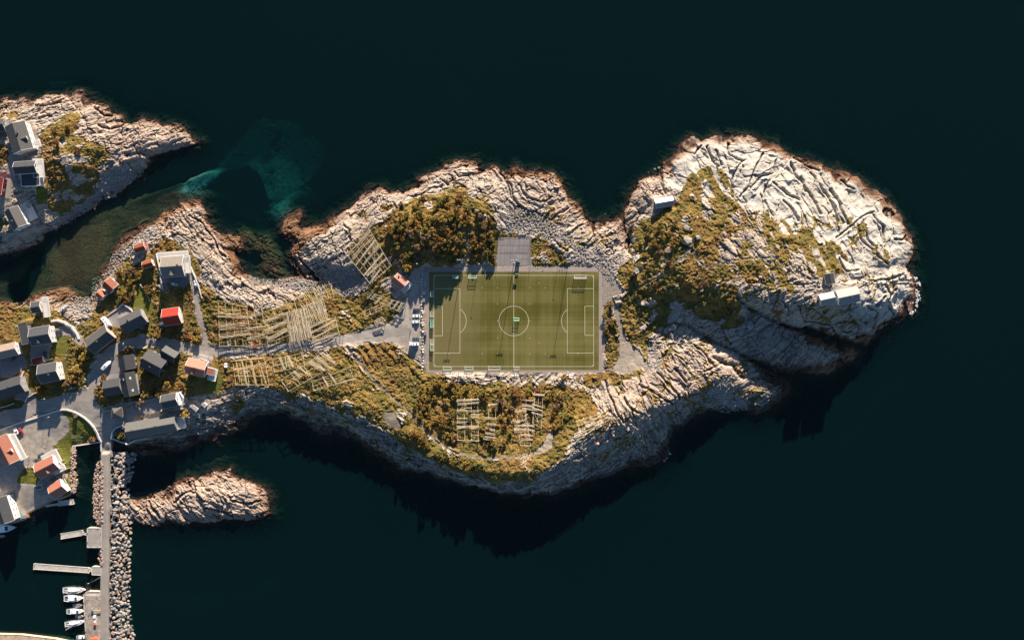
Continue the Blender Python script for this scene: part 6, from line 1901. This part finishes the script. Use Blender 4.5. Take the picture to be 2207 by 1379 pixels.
# court fence
x0, y0, z0_ = gxy(1074, 513)
def chain_fence(pp, h, lb):
    G = [gxy(*p) for p in pp]
    x, y, zz = G[0]; t = thing('net_fence', lb, 'fence', (x, y, zz))
    for k, (a, b) in enumerate(zip(G[:-1], G[1:])):
        L = math.hypot(b[0] - a[0], b[1] - a[1]); n = max(1, round(L / 3.5))
        for q_ in range(n + (k == len(G) - 2)):
            t_ = q_ / n; px_, py_ = a[0] + (b[0] - a[0]) * t_ - x, a[1] + (b[1] - a[1]) * t_ - y
            MB().tube((px_, py_, -.6), (px_, py_, h), .05, n=5).build('post', STEEL, t)
        mb = MB()
        for hh in (h - .05, h * .5, .2):
            mb.beam((a[0] - x, a[1] - y, hh), (b[0] - x, b[1] - y, hh), .05)
        mb.build('rail', STEEL, t)


chain_fence([(1071.5, 573), (1074, 512.5), (1143, 512.5), (1144, 573)], 3.0, 'thin steel fence round three sides of the ball court')
chain_fence([(919, 806), (1000, 806), (1100, 806), (1200, 806), (1300, 806)], 1.1, 'low steel rail along the bottom edge of the pitch walkway')

# ---------------------------------------------------------------- people
def person(px, py, rz, lb, coat, trousers):
    x, y, zz = gxy(px, py)
    SK = mat('skin', (.45, .28, .2), .6)
    me = bpy.data.meshes.new('body')
    V_ = [(0, 0, .92), (0, 0, 1.15), (0, 0, 1.40), (0, 0, 1.50), (0, .02, 1.60), (0, .02, 1.70),
          (-.10, 0, .85), (-.12, .12, .50), (-.12, .06, .08), (-.12, .20, .04), (.10, 0, .85), (.12, -.10, .48), (.12, -.20, .08), (.12, -.06, .04),
          (-.19, 0, 1.40), (-.26, -.06, 1.12), (-.27, .04, .88), (.19, 0, 1.40), (.26, .06, 1.12), (.27, .14, .90)]
    E_ = [(0, 1), (1, 2), (2, 3), (3, 4), (4, 5), (0, 6), (6, 7), (7, 8), (8, 9), (0, 10), (10, 11), (11, 12), (12, 13), (2, 14), (14, 15), (15, 16), (2, 17), (17, 18), (18, 19)]
    me.from_pydata(V_, E_, []); me.materials.append(coat)
    o = bpy.data.objects.new('person', me); COL.objects.link(o)
    sk = o.modifiers.new('skin', 'SKIN'); 
    lay = me.skin_vertices[0].data
    R_ = [.15, .15, .15, .06, .09, .08, .10, .07, .05, .04, .10, .07, .05, .04, .07, .05, .04, .07, .05, .04]
    for k, r_ in enumerate(R_): lay[k].radius = (r_, r_ * .85)
    lay[0].use_root = True
    o.modifiers.new('sub', 'SUBSURF').levels = 1
    o.location = (x, y, zz + .06); o.rotation_euler = (0, 0, rz)
    tag(o, lb, 'person')
    mb = MB()
    for k in range(5):
        for q_ in range(8):
            ph = PI * .5 * k / 4; tt = 2 * PI * q_ / 8
            mb.v.append((.125 * math.sin(ph) * math.cos(tt), .01 + .14 * math.sin(ph) * math.sin(tt), 1.66 + .14 * math.cos(ph)))
    for k in range(4):
        for q_ in range(8): mb.f.append((k * 8 + q_, k * 8 + (q_ + 1) % 8, (k + 1) * 8 + (q_ + 1) % 8, (k + 1) * 8 + q_))
    mb.build('hair', mat('dark_hair', (.03, .02, .015), .8), o)
    mb = MB()
    for s in (-1, 1): mb.beam((s * .11, 0, .88), (s * .12, 0, .15), .17, .2)
    mb.build('trousers', trousers, o)


CO1 = mat('dark_coat', (.04, .045, .05), .8); CO2 = mat('navy_coat', (.03, .04, .08), .8)
person(884.5, 713, 2.4, 'person in dark clothes walking across the car park between the parked cars', CO1, CO1)
person(1150, 974, 1.1, 'person in dark clothes walking on the path loop south of the pitch', CO2, CO1)
# ---------------------------------------------------------------- boulders
ST = mat('boulder_rock', (.225, .205, .18), .9, .2, .6, bump=.15, objvar=.22)
STP = mat('boulder_rock_warm', (.25, .185, .145), .9, .2, .6, bump=.15, objvar=.18)


def rock_mesh(seed, m):
    r = random.Random(seed)
    import bmesh
    bm = bmesh.new()
    for _ in range(22):
        v = Vector((r.gauss(0, 1), r.gauss(0, 1), r.gauss(0, 1))).normalized()
        v = Vector((max(-.78, min(.78, v.x)) * r.uniform(.85, 1.1), max(-.7, min(.7, v.y)), max(-.62, min(.62, v.z))))
        bm.verts.new(v)
    res = bmesh.ops.convex_hull(bm, input=bm.verts)
    bmesh.ops.delete(bm, geom=[g for g in res['geom_interior'] if isinstance(g, bmesh.types.BMVert)], context='VERTS')
    me = bpy.data.meshes.new('boulder'); bm.to_mesh(me); bm.free(); me.materials.append(m)
    return me


RMS = [rock_mesh(k, ST if k % 3 else STP) for k in range(12)]


def boulder(x, y, zz, s, lb, grp, me=None, name='boulder', flat=.8):
    o = bpy.data.objects.new(name, me or RMS[rnd.randrange(12)]); COL.objects.link(o)
    o.location = (x, y, zz); o.scale = (s * rnd.uniform(.8, 1.25), s * rnd.uniform(.75, 1.1), s * rnd.uniform(.7, 1) * flat)
    o.rotation_euler = (rnd.uniform(-.4, .4), rnd.uniform(-.4, .4), rnd.uniform(0, 6.28))
    tag(o, lb, 'boulder', grp)
    return o


EAST = [(247, 975, 292), (246, 1000, 290), (243, 1050, 276), (243, 1100, 288), (242, 1150, 284), (242, 1200, 282), (241, 1250, 280), (240, 1300, 280), (240, 1340, 284), (240, 1395, 296)]
nb = 0
cand = []
for _ in range(9000):
    k = rnd.random() * (1395 - 975) + 975
    for a, b in zip(EAST[:-1], EAST[1:]):
        if a[1] <= k <= b[1]:
            t_ = (k - a[1]) / (b[1] - a[1]); xl = a[0] + (b[0] - a[0]) * t_ + 3; xr = a[2] + (b[2] - a[2]) * t_
            px = rnd.uniform(xl, xr)
            s = rnd.uniform(1.0, 1.75) * (1.15 if k < 1000 else 1)
            if all((px - c[0]) ** 2 + (k - c[1]) ** 2 > ((s + c[2]) * PXM * .50) ** 2 for c in cand):
                cand.append((px, k, s, (px - xl) / (xr - xl)))
            break
cand = sorted(cand, key=lambda c: -c[2])[:258]
for px, py, s, f_ in cand:
    zt = 2.9 - 3.1 * f_
    x, y = W(px, py, zt)
    st_ = 'near the road junction' if py < 1040 else 'facing the small islet' if py < 1120 else 'across from the square platform' if py < 1185 else 'across from the long pontoon' if py < 1255 else 'across from the moored boats' if py < 1330 else 'at the bottom edge'
    bd_ = 'against the road' if f_ < .33 else 'in mid slope' if f_ < .66 else 'at the waterline'
    boulder(x, y, zt - s * .2, s, '%s breakwater boulder %s, %s' % ('large' if s > 1.4 else 'small', bd_, st_), 'boulders of the breakwater')
# smaller rubble under and between them, too many to count
def rubble(name, regions, n, s0, s1, lb, m, seed, zf=None):
    r = np.random.RandomState(seed)
    me0 = [np.array([v.co[:] for v in q_.vertices]) for q_ in RMS]
    tr = []
    for q_ in RMS:
        fs = []
        for p in q_.polygons:
            v_ = list(p.vertices)
            for k in range(1, len(v_) - 1): fs.append((v_[0], v_[k], v_[k + 1]))
        tr.append(np.array(fs))
    mk_ = fill(regions)
    ys_, xs_ = np.nonzero(mk_ > .5)
    V_, F_ = [], []; off = 0
    for _ in range(n):
        k = r.randint(len(ys_)); px = xs_[k] + RX0 + r.rand(); py = ys_[k] + RY0 + r.rand()
        x, y, zz = gxy(px, py)
        if zf: zz = zf(px, py, zz)
        s = r.uniform(s0, s1); q_ = r.randint(12); a = r.rand() * 6.28
        v = me0[q_] * s * np.array([1, 1, .75]); c, n_ = math.cos(a), math.sin(a)
        v = np.stack([v[:, 0] * c - v[:, 1] * n_ + x, v[:, 0] * n_ + v[:, 1] * c + y, v[:, 2] + zz + s * .1], 1)
        V_.append(v); F_.append(tr[q_] + off); off += len(v)
    o = np_mesh(name, np.concatenate(V_), np.concatenate(F_), m)
    return tag(o, lb, None, None, 'stuff')


rubble('breakwater_rubble', [[(244, 970), (292, 975), (276, 1050), (288, 1100), (282, 1250), (284, 1340), (300, 1420), (240, 1420)]], 900, .5, 1.1, 'rubble filling the gaps between the breakwater boulders', ST, 5,
       lambda px, py, zz: max(zz, 2.2 - 3.0 * max(0, px - 243) / 42))
rubble('harbour_rubble', [[(222, 1000), (214, 990), (207, 1020), (203, 1060), (204, 1110), (214, 1130), (222, 1130)], [(215, 1185), (222, 1182), (222, 1218), (213, 1216)], [(156, 965), (165, 962), (166, 1010), (172, 1040), (162, 1062), (156, 1060)]], 520, .4, 1.0, 'rubble bank on the harbour side of the causeway and basin', STP, 6,
       lambda px, py, zz: max(zz, 2.4 - 2.4 * max(0, 222 - px) / 16 if px > 190 else 1.8 - 2 * max(0, px - 156) / 14))
rubble('beach_cobbles', [SCREE[4], [(530, 592), (560, 600), (604, 602), (645, 596), (660, 620), (600, 626), (540, 610)]], 1500, .25, .75, 'cobbles of the ravine and stony beach', ST, 7)
rubble('scree_stones', [SCREE[0], SCREE[1], SCREE[5], SCREE[8]], 2200, .22, .7, 'broken stones of the northern scree slopes', ST, 8)
rubble('shore_stones', [SCREE[2], SCREE[3], SCREE[6], SCREE[7]], 1600, .25, .7, 'loose stones on the western shores', ST, 9)
# row of boulders between car park and pitch
WB = mat('bleached_stone', (.46, .44, .40), .85, .1, .8, bump=.08, objvar=.15)
WMS = [rock_mesh(40 + k, WB) for k in range(4)]
py = 588.0
while py < 806:
    if not (644 < py < 651 or 716 < py < 721):
        px = 909.5 + rnd.uniform(-1.2, 1.2) + (1.5 if py > 700 else 0)
        x, y, zz = gxy(px, py)
        boulder(x, y, zz + .35, rnd.uniform(.62, .9), 'whitish boulder in the row beside the pitch, ' + ('shaded top stretch' if py < 640 else 'between the two cabinets' if py < 719 else 'beside the white camper van' if py < 760 else 'bottom stretch among growth'), 'boulder row beside the pitch', WMS[rnd.randrange(4)], flat=1)
    py += rnd.uniform(5.6, 7.2)
blb = {(1452, 705): 'single boulder in the shaded gully below the east hill', (1385, 655): 'boulder in the dark growth right of the pitch', (1480, 520): 'largest boulder in the growth on the east hill', (1505, 512): 'boulder right beside the largest one on the east hill', (1440, 540): 'boulder in the growth left of the hill footpath',
       (1615, 700): 'boulder at the lower end of the hill growth in shade', (1560, 505): 'boulder in the middle of the hill growth above the footpath', (1411, 365): 'white rock in the water off the western hill shore, lower one', (1420, 362): 'white rock in the water off the western hill shore, upper one', (1398, 372): 'smallest rock in the water off the western hill shore',
       (1304, 462): 'lone rock awash in the bay left of the east hill', (960, 870): 'boulder in the thicket left of the tall racks', (905, 505): 'pale boulder among the trees on the knoll, left one', (930, 540): 'pale boulder among the trees on the knoll, right one'}
for (px, py, s) in [(1452, 705, 2.2), (1385, 655, 1.6), (1480, 520, 3.4), (1505, 512, 2.6), (1440, 540, 2.8), (1615, 700, 3.0), (1560, 505, 2.4), (1411, 365, 1.0), (1420, 362, 1.2), (1398, 372, .8), (1304, 462, .8), (960, 870, 1.2), (905, 505, 1.6), (930, 540, 1.4)]:
    x, y, zz = gxy(px, py)
    if s > .5: boulder(x, y, zz + s * .15, s, blb[(px, py)], None)

# ---------------------------------------------------------------- trees
BARK = mat('bark', (.12, .095, .07), .9)
LM = [leafmat('rust_leaves', (.13, .065, .018), (.22, .120, .030)), leafmat('ochre_leaves', (.17, .110, .022), (.28, .185, .042)),
      leafmat('olive_leaves', (.075, .065, .016), (.165, .130, .030)), leafmat('brown_leaves', (.12, .070, .035), (.22, .135, .075)), leafmat('red_leaves', (.16, .055, .025), (.24, .10, .045))]


def leaf_quads(c, s, r, up=.35):
    """c: n x 3 centres; returns vertices of n small random quads"""
    n = len(c)
    nrm = r.normal(size=(n, 3)); nrm[:, 2] = np.abs(nrm[:, 2]) + up; nrm /= np.linalg.norm(nrm, axis=1)[:, None]
    t = r.normal(size=(n, 3)); t -= (t * nrm).sum(1)[:, None] * nrm; t /= np.linalg.norm(t, axis=1)[:, None]
    b = np.cross(nrm, t)
    sz = (s * r.uniform(.6, 1.3, n))[:, None]
    t = t * sz; b = b * sz * .8
    v = np.stack([c - t - b, c + t - b * .6, c + t * .8 + b, c - t * .7 + b * .9], 1)
    return v.reshape(-1, 3), np.arange(4 * n).reshape(n, 4)


def crown_mesh(seed, m, n=620):
    r = np.random.RandomState(seed)
    cl = r.randint(6, 10)
    cen = np.stack([r.uniform(-.62, .62, cl), r.uniform(-.62, .62, cl), r.uniform(.42, .92, cl)], 1)
    rad = r.uniform(.24, .44, cl)
    k = r.randint(0, cl, n)
    d = r.normal(size=(n, 3)); d /= np.linalg.norm(d, axis=1)[:, None]
    c = cen[k] + d * (rad[k] * r.uniform(.55, 1.0, n) ** .6)[:, None]
    c[:, 2] = np.maximum(c[:, 2], .12)
    v, f = leaf_quads(c, .085, r)
    o = np_mesh('crown', v, f, m); me = o.data; bpy.data.objects.remove(o)
    mb = MB(); mb.tube((0, 0, -.4), (0, 0, .35), .07, .05, 6)
    for a in range(min(cl, 6)):
        mb.tube((0, 0, .25), tuple(cen[a] * .9), .04, .012, 5)
    return me, _mesh(mb, 'trunk', BARK)


PROTO = [(k % 5, crown_mesh(100 + k, LM[k % 5])) for k in range(15)]
CN = ['rust brown', 'golden ochre', 'olive green', 'dull brown', 'reddish']
TREG = [  # polygon, count, radius range (m), weights per colour, phrase
 ([(865, 440), (905, 425), (950, 420), (1000, 420), (1012, 455), (1005, 520), (1000, 560), (960, 572), (925, 560), (890, 585), (862, 570), (850, 530), (830, 500), (845, 470)], 74, (1.9, 3.3), (2.4, 2.4, 2.6, 2, .04), 'on the knoll behind the pitch corner'),
 ([(1018, 470), (1050, 445), (1072, 475), (1070, 515), (1066, 570), (1020, 574), (1012, 530)], 22, (1.6, 2.6), (3, 2, 2, 1, .2), 'between the dark gap and the ball court'),
 ([(905, 830), (960, 820), (1040, 835), (1110, 840), (1180, 830), (1235, 845), (1232, 900), (1200, 925), (1185, 890), (1105, 860), (1100, 940), (1080, 960), (1038, 955), (1036, 860), (983, 855), (980, 950), (940, 930), (900, 890), (885, 855)], 74, (1.7, 3.0), (2.2, 3, 3, 1, .1), 'in the rack thicket below the pitch'),
 ([(868, 930), (890, 925), (940, 960), (985, 985), (1040, 1000), (1030, 1018), (970, 1005), (900, 975), (860, 950)], 16, (1.5, 2.4), (2, 3, 1.5, .5, .3), 'seaward of the curved footpath'),
 ([(325, 722), (345, 710), (400, 715), (435, 700), (440, 735), (400, 742), (340, 732), (318, 735)], 15, (1.7, 2.7), (2, 3, 1, 1.5, .1), 'in the hedge below the vivid red roof'),
 ([(255, 590), (290, 580), (335, 600), (335, 690), (325, 660), (300, 600), (280, 650), (255, 650), (215, 660), (240, 640)], 14, (1.7, 2.8), (1.5, 3, 1.5, 2, .1), 'around the garden lawn by the inlet'),
 ([(300, 800), (345, 815), (395, 830), (390, 850), (345, 860), (320, 865), (290, 875), (262, 870), (268, 855), (300, 850), (305, 825)], 14, (1.8, 2.8), (3, 2, 1, 1.5, .1), 'in the gardens above the long hall'),
 ([(150, 740), (185, 745), (190, 800), (150, 830), (120, 850), (80, 840), (60, 800), (130, 780), (140, 760)], 12, (1.8, 2.8), (2.5, 2.5, 1, 2, .1), 'in the gardens west of the bend'),
 ([(1352, 480), (1400, 470), (1440, 470), (1480, 500), (1500, 540), (1440, 560), (1390, 560), (1360, 540)], 20, (1.4, 2.4), (2, 2.5, 2, 1.5, .2), 'on the north west hill flank'),
 ([(1345, 600), (1400, 560), (1460, 570), (1560, 600), (1600, 680), (1540, 690), (1500, 640), (1430, 640), (1360, 640)], 18, (1.3, 2.2), (3, 2, 2, 1, .1), 'on the south west hill flank'),
 ([(1300, 655), (1320, 655), (1335, 720), (1302, 725)], 9, (1.3, 2.0), (.5, 2, 3, .5, 0), 'in the bush strip right of the pitch'),
 ([(100, 290), (170, 255), (205, 330), (180, 400), (120, 400), (100, 340)], 6, (1.4, 2.2), (3, 2, 1, 1, .1), 'on the north west headland'),
 ([(200, 805), (235, 800), (228, 850), (205, 850)], 5, (1.8, 2.6), (3, 2, 1, 1, .1), 'beside the road below the covered boat'),
]
FIX = [(281, 751, 3.2, 3, 'round dusty pink shrub at the inside of the road bend'), (1, 0, 0, 0, ''), (401, 892, 3.0, 1, 'single round shrub at the east end of the long hall'), (261, 936, 2.5, 1, 'pale round shrub inside the white walled yard'), (1084, 998, 3.2, 0, 'x'),
       (368, 528, 2.4, 0, 'brown shrub just above the big white house'), (370, 622, 3.1, 1, 'shrub at the lower wall of the boat yard'), (392, 624, 2.4, 2, 'dark shrub in the lower corner of the walled yard'), (202, 945, 2.4, 3, 'pinkish bush inside the curved parapet wall'), (163, 895, 1.7, 3, 'tiny pink bush on the lawn inside the curve'), (306, 900, 1.9, 3, 'faded pink bush leaning over the north side of the long hall'), (184, 770, 2.6, 1, 'ochre bush at the verge left of the road fork'), (1215, 815, 2.4, 0, 'lone bush below the right part of the bottom touchline')]


def tree(px, py, rad, kind, lb, grp, hf=1.0):
    x, y, zz = gxy(px, py)
    if zz < .8: return False
    ps = [p for p in PROTO if p[0] == kind]
    cm, tmh = ps[rnd.randrange(len(ps))][1]
    o = bpy.data.objects.new('tree', None); COL.objects.link(o)
    o.location = (x, y, zz); o.rotation_euler = (0, 0, rnd.uniform(0, 6.28))
    s = rad * 1.12; o.scale = (s, s * rnd.uniform(.85, 1.1), s * hf * rnd.uniform(.85, 1.1))
    tag(o, lb, 'tree', grp)
    put(cm, 'crown', o, (0, 0, 0)); put(tmh, 'trunk', o, (0, 0, 0))
    return True


block = hard_m + blur(lane_m, 1)
nt = 0; todo = []
for (poly, cnt, (r0, r1), wt, ph) in TREG:
    mk_ = fill([poly]) * (block < .3)
    ys_, xs_ = np.nonzero(mk_ > .5)
    pl = []; tries = 0
    while len(pl) < cnt and tries < 6000:
        tries += 1
        k = rnd.randrange(len(ys_)); px, py = xs_[k] + RX0, ys_[k] + RY0; s = rnd.uniform(r0, r1)
        if any((px - a) ** 2 + (py - b) ** 2 < ((s + c) * PXM * .52) ** 2 for a, b, c in pl): continue
        pl.append((px, py, s))
        kd = rnd.choices(range(5), wt)[0]
        todo.append((px, py, s, kd, ph, poly))
cells = {}
for T in todo:
    xs_ = [p[0] for p in T[5]]; ys_ = [p[1] for p in T[5]]
    big = len([1 for q_ in todo if q_[4] == T[4]]) > 30
    n3 = 4 if big else 2
    ci = min(int((T[0] - min(xs_)) / (max(xs_) - min(xs_) + 1) * n3), n3 - 1); cj = min(int((T[1] - min(ys_)) / (max(ys_) - min(ys_) + 1) * n3), n3 - 1)
    nx_ = (['left edge', 'centre left', 'centre right', 'right edge'] if big else ['left side', 'right side'])[ci]
    ny_ = (['top', 'upper', 'lower', 'bottom'] if big else ['upper', 'lower'])[cj]
    cells.setdefault((T[4], T[3], ny_ + ' ' + nx_), []).append(T)
for (ph, kd, wh), L_s in cells.items():
    L_s.sort(key=lambda q_: -q_[2])
    for k, T in enumerate(L_s):
        sz = '' if len(L_s) == 1 else ('broadest ' if k == 0 else ('smallest ' if k == len(L_s) - 1 else 'middling '))
        if tree(T[0], T[1], T[2], kd, '%s%s tree %s, %s' % (sz, CN[kd], ph, wh), 'bushy trees ' + ph): nt += 1
for (px, py, s, kd, lb) in FIX:
    if s > 0 and lb != 'x': tree(px, py, s, kd, lb, None)
print('trees', nt)

# low scrub and grass tufts: one mass
r = np.random.RandomState(77)
vm = blur(np.clip(veg_m, 0, 1), 1)
N0 = 420000
px = r.uniform(-60, 1900, N0); py = r.uniform(230, 1040, N0)
pv = samp(vm, px, py)
k_ = (CAMZ - 7) / (CAMZ - ZP) / PXM
X = (px - PCX) * k_; Y = -(py - PCY) * k_
fx = np.clip((X - GX0) / gs, 0, NX - 2).astype(int); fy = np.clip((Y - GY0) / gs, 0, NY - 2).astype(int)
vg = VG[fy, fx] * (1 - LW[fy, fx]) * (1 - F[fy, fx]) * (1 - GR[fy, fx]) * (pit[fy, fx] < .5) * (S[fy, fx] < .5)
cl = fbm(X / 5.5, Y / 5.5, 3, 200) + .35 * fbm(X / 1.8, Y / 1.8, 2, 210)
big_ = fbm(X / 30, Y / 30, 2, 220)
dens = sstep(.0, .45, cl + big_ * .35) * (vg > .5)
keep_ = r.rand(N0) < dens * .62
hid = np.zeros(N0, bool)
for (hx, hy, L, w, a) in HP:
    hid |= (np.abs((X - hx) * math.cos(a) + (Y - hy) * math.sin(a)) < L / 2) & (np.abs(-(X - hx) * math.sin(a) + (Y - hy) * math.cos(a)) < w / 2)
keep_ &= ~hid
X, Y, cl, fx, fy, big_ = X[keep_], Y[keep_], cl[keep_], fx[keep_], fy[keep_], big_[keep_]
Z = z[fy, fx] + r.rand(len(X)) * np.clip(cl + .25, .1, 1.0) * 1.25
v, f = leaf_quads(np.stack([X, Y, Z], 1), .26, r)
cat_ = fbm(X / 11, Y / 11, 3, 230)
for kd, sel, nm in [(0, cat_ > .28, 'heather_scrub'), (1, (cat_ <= .28) & (cat_ > -.05), 'ochre_scrub'), (2, cat_ <= -.05, 'olive_scrub')]:
    idx = np.nonzero(sel)[0]
    vv = v.reshape(-1, 4, 3)[idx].reshape(-1, 3)
    o = np_mesh(nm, vv, np.arange(4 * len(idx)).reshape(-1, 4), [leafmat('heather', (.19, .095, .035), (.13, .065, .03), 0), leafmat('ochre', (.23, .155, .045), (.15, .105, .028), 0), leafmat('olive', (.085, .075, .022), (.17, .135, .04), 0)][kd])
    tag(o, nm.replace('_', ' ') + ' covering the headland between the rocks', None, None, 'stuff')
print('scrub', len(X))

# a little surf on the outer rocks
r = np.random.RandomState(5)
mk_ = fill([[(1955,585),(1972,590),(1984,612),(1984,650),(1975,680),(1962,690),(1955,672),(1966,640),(1968,610)], [(1425,985),(1440,970),(1446,978),(1430,995)]])
ys_, xs_ = np.nonzero(mk_ > .5)
k = r.randint(0, len(ys_), 700)
fx_, fy_ = (xs_[k] + RX0 - PCX + r.rand(700)) * CAMZ / (CAMZ - ZP) / PXM, -(ys_[k] + RY0 - PCY + r.rand(700)) * CAMZ / (CAMZ - ZP) / PXM
zz_ = np.array([ground(a, b) for a, b in zip(fx_, fy_)])
sdv = np.array([sd[min(max(int((b - GY0) / gs), 0), NY - 1), min(max(int((a - GX0) / gs), 0), NX - 1)] for a, b in zip(fx_, fy_)])
ok = (zz_ < .35) & (sdv > -2.4) & (fbm(fx_ / 3, fy_ / 3, 2, 300) > -.05)
c_ = np.stack([fx_[ok], fy_[ok], np.full(ok.sum(), .07)], 1)
v, f = leaf_quads(c_, .28, r, 30)
v[:, 2] = .06 + .02 * r.rand(len(v))
tag(np_mesh('surf_foam', v, f, mat('foam', (.6, .6, .6), .8)), 'specks of white foam where the sea breaks on the outer rocks', None, None, 'stuff')
